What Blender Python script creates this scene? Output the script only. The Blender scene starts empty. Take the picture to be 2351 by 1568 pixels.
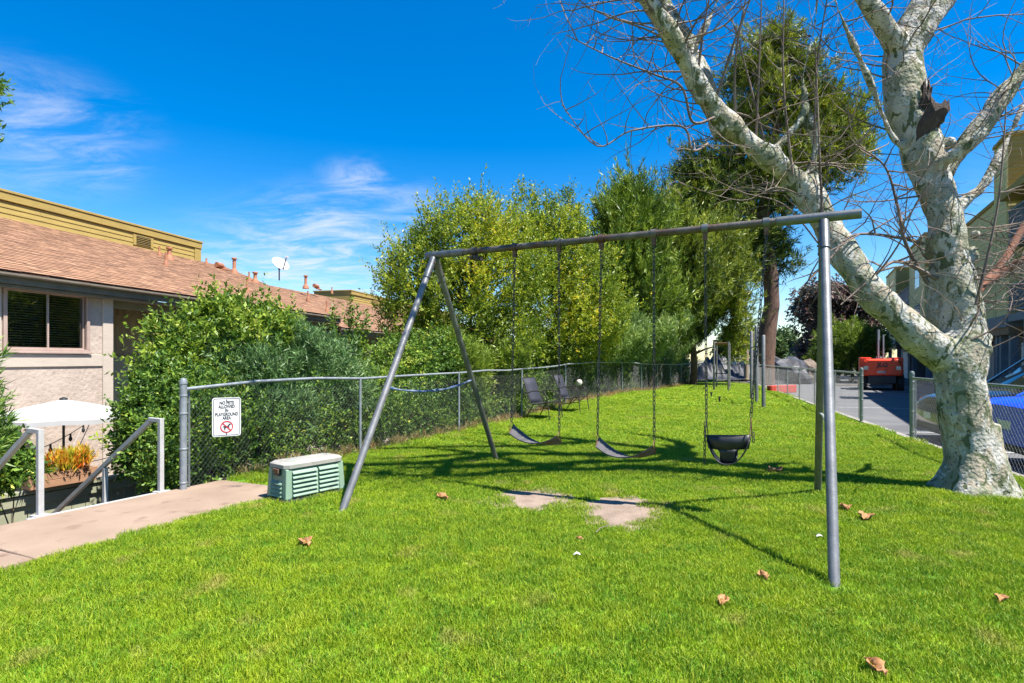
import bpy, bmesh, math, random
import numpy as np
from mathutils import Vector, Matrix, Euler

# ------------------------------------------------------------------ camera, sky, sun
scn = bpy.context.scene
R = math.radians
CAM_Z, FPX, UC, VH = 1.5, 1354.0, 1175.5, 824.0     # survey scale: picture 2351 px wide

cam_d = bpy.data.cameras.new('camera')
cam_d.lens = 36.0 * FPX / 2351.0
cam_d.sensor_width = 36.0
cam_d.shift_y = (VH - 784.0) / 2351.0
cam_d.clip_start, cam_d.clip_end = 0.05, 3000
cam = bpy.data.objects.new('camera', cam_d)
scn.collection.objects.link(cam)
cam.location = (0, 0, CAM_Z)
cam.rotation_euler = (R(90), 0, 0)
scn.camera = cam

SUN_EL = R(62.0)
SUN_AZ = math.atan2(1.246, -0.74)
to_sun = Vector((math.sin(SUN_AZ) * math.cos(SUN_EL), math.cos(SUN_AZ) * math.cos(SUN_EL), math.sin(SUN_EL)))
sun_d = bpy.data.lights.new('sun', 'SUN')
sun_d.energy, sun_d.angle, sun_d.color = 5.0, R(0.5), (1.0, 0.955, 0.88)
sun = bpy.data.objects.new('sun', sun_d)
scn.collection.objects.link(sun)
sun.rotation_euler = to_sun.to_track_quat('Z', 'Y').to_euler()
sun.location = (8, -5, 20)

world = bpy.data.worlds.new('World')
scn.world = world
world.use_nodes = True
wn, wl = world.node_tree.nodes, world.node_tree.links
wn.clear()

def N(nt, kind, **kw):
    n = nt.nodes.new(kind)
    for k, v in kw.items():
        if k in n.inputs.keys() if isinstance(k, str) else False:
            n.inputs[k].default_value = v
        else:
            setattr(n, k, v)
    return n

wo = wn.new('ShaderNodeOutputWorld')
bg = wn.new('ShaderNodeBackground'); bg.inputs['Strength'].default_value = 0.056
sky = wn.new('ShaderNodeTexSky'); sky.sky_type = 'NISHITA'; sky.sun_disc = False
sky.sun_elevation, sky.sun_rotation = SUN_EL, SUN_AZ
sky.altitude, sky.air_density, sky.dust_density, sky.ozone_density = 100, 1.0, 0.25, 2.2
hsv = wn.new('ShaderNodeHueSaturation'); hsv.inputs['Saturation'].default_value = 1.55
hsv.inputs['Hue'].default_value = 0.505; hsv.inputs['Value'].default_value = 1.55
wl.new(sky.outputs[0], hsv.inputs['Color'])
# thin cirrus: stretched noise on the sky direction, gathered in a few banks
tc = wn.new('ShaderNodeTexCoord')
def wmath(op, a=None, b=None, clamp=False):
    n = wn.new('ShaderNodeMath'); n.operation = op; n.use_clamp = clamp
    for i, x in enumerate((a, b)):
        if x is None: continue
        if isinstance(x, (int, float)): n.inputs[i].default_value = x
        else: wl.new(x, n.inputs[i])
    return n.outputs[0]
sep = wn.new('ShaderNodeSeparateXYZ'); wl.new(tc.outputs['Generated'], sep.inputs[0])
dz = wmath('ADD', wmath('MAXIMUM', sep.outputs['Z'], 0.0), 0.12)
px, py = wmath('DIVIDE', sep.outputs['X'], dz), wmath('DIVIDE', sep.outputs['Y'], dz)
cmb = wn.new('ShaderNodeCombineXYZ'); wl.new(px, cmb.inputs[0]); wl.new(py, cmb.inputs[1])
mp = wn.new('ShaderNodeMapping'); mp.inputs['Rotation'].default_value = (0, 0, R(28)); mp.inputs['Scale'].default_value = (0.8, 1.5, 1)
wl.new(cmb.outputs[0], mp.inputs['Vector'])
nz = wn.new('ShaderNodeTexNoise'); nz.inputs['Scale'].default_value = 2.3; nz.inputs['Detail'].default_value = 9
nz.inputs['Roughness'].default_value = 0.68; nz.inputs['Distortion'].default_value = 0.6
wl.new(mp.outputs[0], nz.inputs['Vector']); nz.inputs['Scale'].default_value = 3.0
bank = None
for (u, v, rad, wgt) in ((90, 300, 0.17, 0.6), (215, 365, 0.09, 0.55), (760, 570, 0.20, 1.15), (680, 640, 0.24, 1.1), (830, 425, 0.09, 0.7), (930, 490, 0.11, 0.6),
                         (420, 640, 0.16, 0.35), (1790, 800, 0.16, 0.6), (2600, 500, 0.25, 0.6), (-500, 480, 0.3, 0.7)):
    d = Vector(((u - UC) / FPX, 1, (VH - v) / FPX)).normalized()
    sub = wn.new('ShaderNodeVectorMath'); sub.operation = 'SUBTRACT'
    wl.new(tc.outputs['Generated'], sub.inputs[0]); sub.inputs[1].default_value = d
    sc3 = wn.new('ShaderNodeVectorMath'); sc3.operation = 'MULTIPLY'; wl.new(sub.outputs[0], sc3.inputs[0]); sc3.inputs[1].default_value = (1, 1, 1.6)
    ln = wn.new('ShaderNodeVectorMath'); ln.operation = 'LENGTH'; wl.new(sc3.outputs[0], ln.inputs[0])
    m = wn.new('ShaderNodeMapRange'); m.interpolation_type = 'SMOOTHSTEP'
    m.inputs['From Min'].default_value = rad; m.inputs['From Max'].default_value = 0.0
    m.inputs['To Min'].default_value = 0.0; m.inputs['To Max'].default_value = wgt
    wl.new(ln.outputs['Value'], m.inputs['Value'])
    bank = m.outputs[0] if bank is None else wmath('MAXIMUM', bank, m.outputs[0])
thr = wn.new('ShaderNodeMapRange'); thr.interpolation_type = 'SMOOTHSTEP'
thr.inputs['From Min'].default_value = 0.36; thr.inputs['From Max'].default_value = 0.74
wl.new(nz.outputs['Fac'], thr.inputs['Value'])
cl = wmath('MULTIPLY', wmath('MULTIPLY', thr.outputs[0], bank), 1.0, clamp=True)
mixc = wn.new('ShaderNodeMix'); mixc.data_type = 'RGBA'
wl.new(cl, mixc.inputs['Factor']); wl.new(hsv.outputs[0], mixc.inputs['A']); mixc.inputs['B'].default_value = (6.6, 7.0, 7.9, 1)
wl.new(mixc.outputs['Result'], bg.inputs['Color'])
wl.new(bg.outputs[0], wo.inputs['Surface'])

scn.view_settings.view_transform = 'Standard'
scn.view_settings.look = 'None'
scn.view_settings.exposure = 1.3
scn.view_settings.gamma = 1.0
scn.cycles.max_bounces = 7
scn.cycles.diffuse_bounces = 3
scn.cycles.glossy_bounces = 3
scn.cycles.transmission_bounces = 4
scn.cycles.transparent_max_bounces = 10
scn.cycles.use_denoising = True
scn.cycles.caustics_reflective = False
scn.cycles.caustics_refractive = False

# ------------------------------------------------------------------ helpers
rng = np.random.default_rng(7)
random.seed(11)
COL = scn.collection

def P(u, v, Y):
    return Vector(((u - UC) / FPX * Y, Y, CAM_Z - (v - VH) / FPX * Y))

def G(u, v, z=0.0):
    """point at height z seen at survey pixel u, v (below the horizon)"""
    Y = (CAM_Z - z) * FPX / (v - VH)
    return Vector(((u - UC) / FPX * Y, Y, z))

def tag(o, label=None, cat=None, group=None, kind=None):
    if label: o['label'] = label
    if cat: o['category'] = cat
    if group: o['group'] = group
    if kind: o['kind'] = kind
    return o

def empty(name, loc, label=None, cat=None, group=None, parent=None, rz=0.0):
    o = bpy.data.objects.new(name, None)
    o.empty_display_size = 0.2
    COL.objects.link(o)
    if parent is not None:
        o.parent = parent
        o.location = Vector(loc) - wloc(parent)
    else:
        o.location = loc
    o.rotation_euler = (0, 0, rz)
    return tag(o, label, cat, group)

def wloc(o):
    v = Vector((0, 0, 0))
    while o is not None:
        v = v + Vector(o.location)
        o = o.parent
    return v

def link_mesh(name, me, mat, parent=None):
    o = bpy.data.objects.new(name, me)
    if mat is not None:
        if isinstance(mat, (list, tuple)):
            if not me.materials:
                for m in mat: me.materials.append(m)
        elif not me.materials:
            me.materials.append(mat)
    COL.objects.link(o)
    if parent is not None: o.parent = parent
    return o

class MB:
    """collects simple shapes, builds ONE mesh object"""
    def __init__(s): s.v, s.f, s.m = [], [], []
    def add(s, vs, fs, mi=0):
        b = len(s.v)
        s.v += [tuple(x) for x in vs]
        s.f += [tuple(b + i for i in f) for f in fs]
        s.m += [mi] * len(fs)
        return s
    def box(s, c, size, ax=None, mi=0):
        c = Vector(c); hx, hy, hz = size[0] / 2, size[1] / 2, size[2] / 2
        if ax is None: ax = (Vector((1, 0, 0)), Vector((0, 1, 0)), Vector((0, 0, 1)))
        X, Y, Z = (Vector(a) for a in ax)
        vs = [c + X * (hx * i) + Y * (hy * j) + Z * (hz * k) for k in (-1, 1) for j in (-1, 1) for i in (-1, 1)]
        return s.add(vs, [(0, 2, 3, 1), (4, 5, 7, 6), (0, 1, 5, 4), (2, 6, 7, 3), (0, 4, 6, 2), (1, 3, 7, 5)], mi)
    def bar(s, a, b, w, h, up=(0, 0, 1), mi=0):
        a, b = Vector(a), Vector(b); d = (b - a); L = d.length; d.normalize()
        up = Vector(up); side = d.cross(up)
        if side.length < 1e-5: side = d.cross(Vector((1, 0, 0)))
        side.normalize(); u2 = side.cross(d)
        return s.box((a + b) / 2, (L, w, h), (d, side, u2), mi)
    def tube(s, pts, rad, n=8, cap=True, mi=0):
        pts = [Vector(p) for p in pts]
        if isinstance(rad, (int, float)): rad = [rad] * len(pts)
        vs = []; prev = None
        for i, p in enumerate(pts):
            d = (pts[min(i + 1, len(pts) - 1)] - pts[max(i - 1, 0)])
            if d.length < 1e-9: d = Vector((0, 0, 1))
            d.normalize()
            if prev is None:
                a = d.cross(Vector((0, 0, 1)))
                if a.length < 1e-3: a = d.cross(Vector((1, 0, 0)))
            else:
                a = prev - d * prev.dot(d)
                if a.length < 1e-6: a = d.cross(Vector((1, 0, 0)))
            a.normalize(); prev = a; b = d.cross(a)
            for k in range(n):
                t = 2 * math.pi * k / n
                vs.append(p + (a * math.cos(t) + b * math.sin(t)) * rad[i])
        fs = []
        for i in range(len(pts) - 1):
            for k in range(n):
                fs.append((i * n + k, i * n + (k + 1) % n, (i + 1) * n + (k + 1) % n, (i + 1) * n + k))
        if cap:
            fs.append(tuple(range(n - 1, -1, -1))); m = (len(pts) - 1) * n
            fs.append(tuple(m + k for k in range(n)))
        return s.add(vs, fs, mi)
    def prism(s, poly, vec, mi=0):
        n = len(poly); vec = Vector(vec)
        vs = [Vector(p) for p in poly] + [Vector(p) + vec for p in poly]
        fs = [tuple(range(n - 1, -1, -1)), tuple(range(n, 2 * n))] + [(i, (i + 1) % n, n + (i + 1) % n, n + i) for i in range(n)]
        return s.add(vs, fs, mi)
    def loft(s, secs, cap=True, closed=True, mi=0):
        n = len(secs[0]); vs = [p for sec in secs for p in sec]; fs = []
        for i in range(len(secs) - 1):
            for k in range(n if closed else n - 1):
                fs.append((i * n + k, i * n + (k + 1) % n, (i + 1) * n + (k + 1) % n, (i + 1) * n + k))
        if cap and closed:
            fs.append(tuple(range(n - 1, -1, -1))); m = (len(secs) - 1) * n
            fs.append(tuple(m + k for k in range(n)))
        return s.add(vs, fs, mi)
    def lathe(s, c, prof, n=16, mi=0):
        c = Vector(c); vs = []
        for (r, z) in prof:
            for k in range(n):
                t = 2 * math.pi * k / n
                vs.append(c + Vector((r * math.cos(t), r * math.sin(t), z)))
        fs = []
        for i in range(len(prof) - 1):
            for k in range(n):
                fs.append((i * n + k, i * n + (k + 1) % n, (i + 1) * n + (k + 1) % n, (i + 1) * n + k))
        fs.append(tuple(range(n - 1, -1, -1))); m = (len(prof) - 1) * n
        fs.append(tuple(m + k for k in range(n)))
        return s.add(vs, fs, mi)
    def mesh(s, name, off=Vector((0, 0, 0)), smooth=False):
        me = bpy.data.meshes.new(name)
        me.from_pydata([tuple(Vector(v) - off) for v in s.v], [], s.f)
        me.update()
        bm = bmesh.new(); bm.from_mesh(me)
        bmesh.ops.recalc_face_normals(bm, faces=bm.faces)
        bm.to_mesh(me); bm.free()
        if any(s.m): me.polygons.foreach_set('material_index', s.m)
        if smooth:
            me.polygons.foreach_set('use_smooth', [True] * len(me.polygons))
            try: me.set_sharp_from_angle(angle=R(40))
            except Exception: pass
        return me
    def build(s, name, mat, parent=None, smooth=False, bevel=0.0, off=None):
        if off is None: off = wloc(parent) if parent is not None else Vector((0, 0, 0))
        o = link_mesh(name, s.mesh(name, off, smooth), mat, parent)
        if bevel:
            b = o.modifiers.new('bevel', 'BEVEL'); b.width = bevel; b.segments = 2; b.limit_method = 'ANGLE'
        return o

def one(name, label, cat, mb, mat, base, group=None, smooth=False, bevel=0.0):
    """a thing that is a single mesh with its origin at base"""
    o = link_mesh(name, mb.mesh(name, Vector(base), smooth), mat)
    o.location = base
    if bevel:
        b = o.modifiers.new('bevel', 'BEVEL'); b.width = bevel; b.segments = 2; b.limit_method = 'ANGLE'
    return tag(o, label, cat, group)

def copy_tree(o, parent=None):
    c = o.copy(); COL.objects.link(c)
    if parent is not None: c.parent = parent
    for ch in o.children: copy_tree(ch, c)
    return c

def to_mesh(t):
    """lettering curve -> plain mesh object"""
    bpy.context.view_layer.update()
    dg = bpy.context.evaluated_depsgraph_get()
    me = bpy.data.meshes.new_from_object(t.evaluated_get(dg)); me.name = 'lettering'
    o = bpy.data.objects.new('lettering', me); COL.objects.link(o); o.parent = t.parent
    cu = t.data; bpy.data.objects.remove(t); bpy.data.curves.remove(cu)
    o.name = 'lettering'; bpy.context.view_layer.update()
    return o

# ------------------------------------------------------------------ materials
def mat(name, c1, c2=None, rough=0.7, metal=0.0, scale=4.0, detail=5.0, bump=0.0, bscale=None, spec=0.5, lo=0.35, hi=0.65,
        c3=None, s3=1.0, f3=(0.55, 0.7), coord='Object', stretch=None, coat=0.0, alb=1.0):
    m = bpy.data.materials.new(name); m.use_nodes = True
    nt = m.node_tree; nodes, links = nt.nodes, nt.links
    b = nodes['Principled BSDF']
    b.inputs['Roughness'].default_value = rough; b.inputs['Metallic'].default_value = metal
    b.inputs['Specular IOR Level'].default_value = spec
    if coat: b.inputs['Coat Weight'].default_value = coat; b.inputs['Coat Roughness'].default_value = 0.05
    k_ = 0.80 * alb
    c1, c2, c3 = (tuple(x * k_ for x in c) if c is not None else None for c in (c1, c2, c3))
    c1 = (*c1, 1)
    b.inputs['Base Color'].default_value = c1
    t = nodes.new('ShaderNodeTexCoord'); vec = t.outputs[coord]
    if stretch:
        mp = nodes.new('ShaderNodeMapping'); mp.inputs['Scale'].default_value = stretch
        links.new(vec, mp.inputs['Vector']); vec = mp.outputs[0]
    out = None
    if c2 is not None:
        n = nodes.new('ShaderNodeTexNoise'); n.inputs['Scale'].default_value = scale; n.inputs['Detail'].default_value = detail
        links.new(vec, n.inputs['Vector'])
        r = nodes.new('ShaderNodeMapRange'); r.inputs['From Min'].default_value = lo; r.inputs['From Max'].default_value = hi
        links.new(n.outputs['Fac'], r.inputs['Value'])
        mx = nodes.new('ShaderNodeMix'); mx.data_type = 'RGBA'
        mx.inputs['A'].default_value = c1; mx.inputs['B'].default_value = (*c2, 1)
        links.new(r.outputs[0], mx.inputs['Factor']); out = mx.outputs['Result']
        if c3 is not None:
            n3 = nodes.new('ShaderNodeTexNoise'); n3.inputs['Scale'].default_value = s3; n3.inputs['Detail'].default_value = 6
            links.new(vec, n3.inputs['Vector'])
            r3 = nodes.new('ShaderNodeMapRange'); r3.inputs['From Min'].default_value = f3[0]; r3.inputs['From Max'].default_value = f3[1]
            links.new(n3.outputs['Fac'], r3.inputs['Value'])
            m3 = nodes.new('ShaderNodeMix'); m3.data_type = 'RGBA'
            links.new(r3.outputs[0], m3.inputs['Factor']); links.new(out, m3.inputs['A']); m3.inputs['B'].default_value = (*c3, 1)
            out = m3.outputs['Result']
        links.new(out, b.inputs['Base Color'])
    if bump:
        n = nodes.new('ShaderNodeTexNoise'); n.inputs['Scale'].default_value = bscale or scale * 6; n.inputs['Detail'].default_value = 6
        links.new(vec, n.inputs['Vector'])
        bp = nodes.new('ShaderNodeBump'); bp.inputs['Strength'].default_value = bump; bp.inputs['Distance'].default_value = 0.02
        links.new(n.outputs['Fac'], bp.inputs['Height']); links.new(bp.outputs[0], b.inputs['Normal'])
    return m

def leaf_mat(name, ca, cb, cc=None, trans=0.35, rough=0.45, big=0.7, spec=0.35):
    """leaf colours vary leaf by leaf (tint attribute) and in soft patches"""
    m = bpy.data.materials.new(name); m.use_nodes = True
    nt = m.node_tree; nodes, links = nt.nodes, nt.links
    b = nodes['Principled BSDF']; out = nodes['Material Output']
    a = nodes.new('ShaderNodeAttribute'); a.attribute_name = 'tint'
    g = nodes.new('ShaderNodeNewGeometry')
    n = nodes.new('ShaderNodeTexNoise'); n.inputs['Scale'].default_value = big; n.inputs['Detail'].default_value = 3
    links.new(g.outputs['Position'], n.inputs['Vector'])
    ad = nodes.new('ShaderNodeMath'); ad.operation = 'MULTIPLY_ADD'; links.new(n.outputs['Fac'], ad.inputs[0])
    ad.inputs[1].default_value = 1.5; ad.inputs[2].default_value = -0.75
    s = nodes.new('ShaderNodeMath'); s.operation = 'ADD'; s.use_clamp = True
    links.new(ad.outputs[0], s.inputs[0]); links.new(a.outputs['Fac'], s.inputs[1])
    cr = nodes.new('ShaderNodeValToRGB'); e = cr.color_ramp.elements
    e[0].color = (*ca, 1); e[1].color = (*cb, 1); e[0].position = 0.1; e[1].position = 0.85
    if cc is not None:
        e2 = e.new(0.97); e2.color = (*cc, 1)
    links.new(s.outputs[0], cr.inputs[0]); links.new(cr.outputs[0], b.inputs['Base Color'])
    b.inputs['Roughness'].default_value = rough; b.inputs['Specular IOR Level'].default_value = spec
    tr = nodes.new('ShaderNodeBsdfTranslucent'); links.new(cr.outputs[0], tr.inputs['Color'])
    mx = nodes.new('ShaderNodeMixShader'); mx.inputs[0].default_value = trans
    links.new(b.outputs[0], mx.inputs[1]); links.new(tr.outputs[0], mx.inputs[2]); links.new(mx.outputs[0], out.inputs['Surface'])
    return m

def glass_mat(name, tint=(0.9, 0.95, 0.95), refl=0.12):
    m = bpy.data.materials.new(name); m.use_nodes = True
    nodes, links = m.node_tree.nodes, m.node_tree.links
    nodes.remove(nodes['Principled BSDF']); out = nodes['Material Output']
    t = nodes.new('ShaderNodeBsdfTransparent'); t.inputs[0].default_value = (*tint, 1)
    g = nodes.new('ShaderNodeBsdfGlossy'); g.inputs['Roughness'].default_value = 0.02
    f = nodes.new('ShaderNodeFresnel'); f.inputs[0].default_value = 1.5
    a = nodes.new('ShaderNodeMath'); a.operation = 'ADD'; a.use_clamp = True; links.new(f.outputs[0], a.inputs[0]); a.inputs[1].default_value = refl
    mx = nodes.new('ShaderNodeMixShader'); links.new(a.outputs[0], mx.inputs[0]); links.new(t.outputs[0], mx.inputs[1]); links.new(g.outputs[0], mx.inputs[2])
    links.new(mx.outputs[0], out.inputs['Surface'])
    return m

M = dict(
    galv=mat('galvanised_steel', (0.29, 0.29, 0.29), (0.21, 0.21, 0.215), rough=0.5, metal=0.45, scale=9, c3=(0.22, 0.16, 0.11), s3=5, f3=(0.66, 0.8), bump=0.08),
    beam=mat('weathered_pipe', (0.10, 0.085, 0.072), (0.16, 0.145, 0.135), rough=0.55, metal=0.45, scale=7, c3=(0.10, 0.042, 0.026), s3=3.2, f3=(0.5, 0.7), bump=0.15),
    collar=mat('pipe_collar', (0.19, 0.205, 0.215), (0.14, 0.15, 0.16), rough=0.45, metal=0.6, scale=12, bump=0.06),
    backleg=mat('dull_pipe', (0.20, 0.205, 0.17), (0.15, 0.15, 0.12), rough=0.55, metal=0.4, scale=8, c3=(0.2, 0.12, 0.06), s3=6, f3=(0.62, 0.8)),
    chain=mat('chain_steel', (0.06, 0.06, 0.06), (0.14, 0.13, 0.125), rough=0.5, metal=0.7, scale=30),
    rust=mat('rusty_steel', (0.16, 0.07, 0.035), (0.24, 0.14, 0.09), rough=0.7, metal=0.3, scale=30),
    rubber=mat('swing_rubber', (0.14, 0.135, 0.135), (0.085, 0.08, 0.085), rough=0.8, spec=0.15, scale=9, c3=(0.12, 0.07, 0.06), s3=9, f3=(0.6, 0.75)),
    black_rubber=mat('black_rubber', (0.018, 0.019, 0.022), (0.035, 0.036, 0.04), rough=0.5, scale=12),
    fence=mat('fence_steel', (0.36, 0.39, 0.42), (0.25, 0.28, 0.31), rough=0.5, metal=0.35, scale=14, bump=0.06),
    fence_green=mat('fence_steel_aged', (0.20, 0.25, 0.22), (0.28, 0.31, 0.30), rough=0.5, metal=0.35, scale=11, bump=0.06),
    wire=mat('fence_wire', (0.24, 0.25, 0.26), (0.13, 0.135, 0.14), rough=0.5, metal=0.4, scale=20),
    white=mat('white_paint', (0.52, 0.52, 0.52), (0.44, 0.43, 0.41), rough=0.5, scale=14, c3=(0.42, 0.36, 0.3), s3=16, f3=(0.68, 0.78), bump=0.05),
    sign=mat('sign_white', (0.8, 0.8, 0.8), (0.74, 0.74, 0.74), rough=0.35, scale=6),
    ink=mat('sign_ink', (0.02, 0.02, 0.025), rough=0.5), red=mat('sign_red', (0.62, 0.02, 0.03), rough=0.45),
    concrete=mat('tan_concrete', (0.36, 0.258, 0.185), (0.285, 0.20, 0.14), rough=0.85, scale=1.6, detail=9, bump=0.25, bscale=60, c3=(0.19, 0.115, 0.08), s3=4.5, f3=(0.58, 0.76), coord='Object'),
    kerb=mat('kerb_concrete', (0.34, 0.31, 0.28), (0.26, 0.24, 0.22), rough=0.9, scale=5, detail=8, bump=0.3, bscale=40),
    asphalt=mat('asphalt', (0.125, 0.127, 0.134), (0.16, 0.16, 0.165), rough=0.9, scale=0.8, detail=10, bump=0.3, bscale=120, c3=(0.09, 0.09, 0.096), s3=0.35, f3=(0.55, 0.7)),
    line=mat('road_paint', (0.62, 0.62, 0.60), (0.45, 0.45, 0.44), rough=0.8, scale=7),
    redkerb=mat('red_kerb_paint', (0.62, 0.045, 0.03), (0.5, 0.07, 0.04), rough=0.75, scale=6),
    dirt=mat('bare_dirt', (0.33, 0.25, 0.19), (0.24, 0.175, 0.13), rough=0.95, scale=5, detail=10, bump=0.5, bscale=45, c3=(0.20, 0.15, 0.10), s3=14, f3=(0.6, 0.75)),
    earth=mat('garden_earth', (0.15, 0.11, 0.07), (0.24, 0.17, 0.10), rough=0.95, scale=2, detail=9, bump=0.6, bscale=25),
    ground=mat('far_ground', (0.20, 0.17, 0.11), (0.13, 0.14, 0.07), rough=0.95, scale=0.15, detail=9),
    patio=mat('patio_slab', (0.30, 0.25, 0.21), (0.24, 0.2, 0.17), rough=0.9, scale=2, detail=8, bump=0.2),
    stucco=mat('stucco', (0.56, 0.455, 0.375), (0.49, 0.395, 0.325), rough=0.9, scale=2.2, detail=9, bump=0.9, bscale=11, c3=(0.38, 0.305, 0.25), s3=9, f3=(0.6, 0.72)),
    trim=mat('cream_trim', (0.60, 0.51, 0.42), (0.54, 0.46, 0.38), rough=0.7, scale=5, stretch=(1, 1, 6)),
    frame=mat('window_frame', (0.50, 0.37, 0.31), (0.43, 0.31, 0.26), rough=0.6, scale=5),
    olive=mat("olive_paint", (0.24, 0.225, 0.135), (0.19, 0.178, 0.105), rough=0.75, scale=3, detail=7, bump=0.1),
    olive_pale=mat('sage_paint', (0.38, 0.385, 0.26), (0.31, 0.315, 0.21), rough=0.75, scale=2.5, detail=7, bump=0.1),
    eave=mat('eave_paint', (0.20, 0.18, 0.125), (0.15, 0.135, 0.095), rough=0.75, scale=3),
    gutter=mat('gutter_metal', (0.26, 0.215, 0.16), (0.20, 0.165, 0.12), rough=0.5, scale=4),
    drip=mat('drip_edge', (0.10, 0.045, 0.03), rough=0.6),
    yellow=mat('mustard_siding', (0.43, 0.31, 0.08), (0.36, 0.26, 0.07), rough=0.8, scale=2.0, detail=8, c3=(0.17, 0.13, 0.06), s3=7, f3=(0.64, 0.78), bump=0.15, stretch=(1, 1, 7)),
    wshingle=mat("wall_shingle", (0.40, 0.33, 0.19), (0.28, 0.23, 0.135), rough=0.9, scale=3, stretch=(1, 1, 0.3), bump=0.3),
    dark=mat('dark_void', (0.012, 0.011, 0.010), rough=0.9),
    blind=mat('blind_slat', (0.75, 0.74, 0.72), rough=0.6),
    glass=glass_mat('window_glass', (0.82, 0.86, 0.86), 0.04),
    vent=mat('roof_vent', (0.46, 0.20, 0.10), (0.38, 0.16, 0.08), rough=0.7, scale=10),
    dish=mat('dish_white', (0.72, 0.72, 0.74), (0.62, 0.62, 0.64), rough=0.4, scale=4),
    darkmetal=mat('dark_metal', (0.03, 0.032, 0.036), (0.05, 0.05, 0.055), rough=0.5, metal=0.3, scale=10),
    bronze=mat('chair_frame', (0.055, 0.045, 0.04), (0.08, 0.07, 0.06), rough=0.45, metal=0.4, scale=12),
    sling=mat('chair_sling', (0.030, 0.034, 0.055), (0.024, 0.027, 0.042), rough=0.75, scale=60),
    box_green=mat('pale_green_plastic', (0.26, 0.385, 0.275), (0.22, 0.33, 0.235), rough=0.55, scale=3, c3=(0.16, 0.20, 0.14), s3=7, f3=(0.58, 0.76), bump=0.05),
    box_lid=mat('weathered_lid', (0.40, 0.37, 0.33), (0.30, 0.31, 0.27), rough=0.75, scale=5, detail=9, c3=(0.25, 0.20, 0.16), s3=9, f3=(0.6, 0.72)),
    canvas=mat('white_canvas', (0.56, 0.555, 0.55), (0.52, 0.51, 0.50), rough=0.85, scale=2),
    plank=mat('planter_wood', (0.46, 0.25, 0.14), (0.36, 0.19, 0.105), rough=0.8, scale=4, stretch=(1, 1, 6)),
    bark_pine=mat('pine_bark', (0.20, 0.115, 0.08), (0.10, 0.06, 0.045), rough=0.95, scale=9, detail=8, bump=1.0, bscale=22, stretch=(1, 1, 0.35), coord='Object'),
    stem=mat('shrub_stem', (0.14, 0.10, 0.065), (0.09, 0.065, 0.04), rough=0.9, scale=8),
    twig=mat('sycamore_twig', (0.25, 0.185, 0.15), (0.12, 0.085, 0.07), rough=0.8, scale=2.5),
    tarp=mat('dark_tarp', (0.018, 0.021, 0.033), (0.045, 0.05, 0.068), rough=0.55, scale=2.0, stretch=(1, 1, 0.3)),
    rock=mat('rock', (0.22, 0.17, 0.135), (0.12, 0.10, 0.085), rough=0.95, scale=2, detail=9, bump=0.8, bscale=8),
    orange=mat('lift_orange', (0.95, 0.07, 0.015), (0.88, 0.065, 0.015), rough=0.35, scale=2),
    tyre=mat('tyre', (0.02, 0.02, 0.02), (0.03, 0.03, 0.03), rough=0.8, scale=20),
    rim=mat('wheel_rim', (0.45, 0.45, 0.47), rough=0.3, metal=0.8),
    lamp_glass=mat('headlight', (0.65, 0.68, 0.7), rough=0.1),
    carblue=mat('blue_paint', (0.01, 0.10, 0.95), (0.01, 0.09, 0.9), rough=0.35, scale=1, coat=0.35, spec=0.2),
    carblack=mat('black_paint', (0.010, 0.011, 0.014), (0.013, 0.014, 0.017), rough=0.15, scale=1, coat=0.6),
    cartan=mat('tan_paint', (0.35, 0.25, 0.17), (0.31, 0.22, 0.15), rough=0.35, scale=1, coat=0.5),
    carglass=mat('car_glass', (0.012, 0.018, 0.022), rough=0.04, spec=0.9),
    siding=mat('olive_siding', (0.85, 0.74, 0.36), (0.75, 0.65, 0.32), rough=0.8, scale=3, detail=7, stretch=(1, 1, 5)),
    slate=mat('slate_trim', (0.22, 0.265, 0.32), (0.18, 0.22, 0.265), rough=0.7, scale=3),
    garage=mat('garage_door', (0.85, 0.82, 0.78), (0.78, 0.75, 0.71), rough=0.6, scale=3),
    wglass=mat('apartment_glass', (0.25, 0.28, 0.42), rough=0.08, spec=0.9),
    brownbeam=mat('brown_beam', (0.36, 0.23, 0.14), (0.29, 0.18, 0.11), rough=0.8, scale=3),
    greyroof=mat('grey_roof', (0.16, 0.165, 0.18), (0.12, 0.125, 0.135), rough=0.85, scale=3),
    greywall=mat('grey_wall', (0.28, 0.29, 0.30), (0.24, 0.25, 0.26), rough=0.85, scale=2),
    bluerope=mat('blue_strap', (0.03, 0.10, 0.30), (0.28, 0.32, 0.36), rough=0.6, scale=18),
    dryleaf=mat('dry_leaf', (0.42, 0.205, 0.075), (0.30, 0.13, 0.05), rough=0.8, scale=18, c3=(0.5, 0.3, 0.14), s3=30, f3=(0.55, 0.7)),
    paper=mat('paper_scrap', (0.7, 0.68, 0.64), rough=0.8),
    globe=mat('white_globe', (0.78, 0.70, 0.62), rough=0.4),
    deadwood=mat('dead_branch', (0.28, 0.12, 0.07), (0.20, 0.085, 0.05), rough=0.9, scale=6),
    cutwood=mat('cut_wood', (0.10, 0.07, 0.055), (0.05, 0.035, 0.03), rough=0.95, scale=9, bump=0.6),
)
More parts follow.
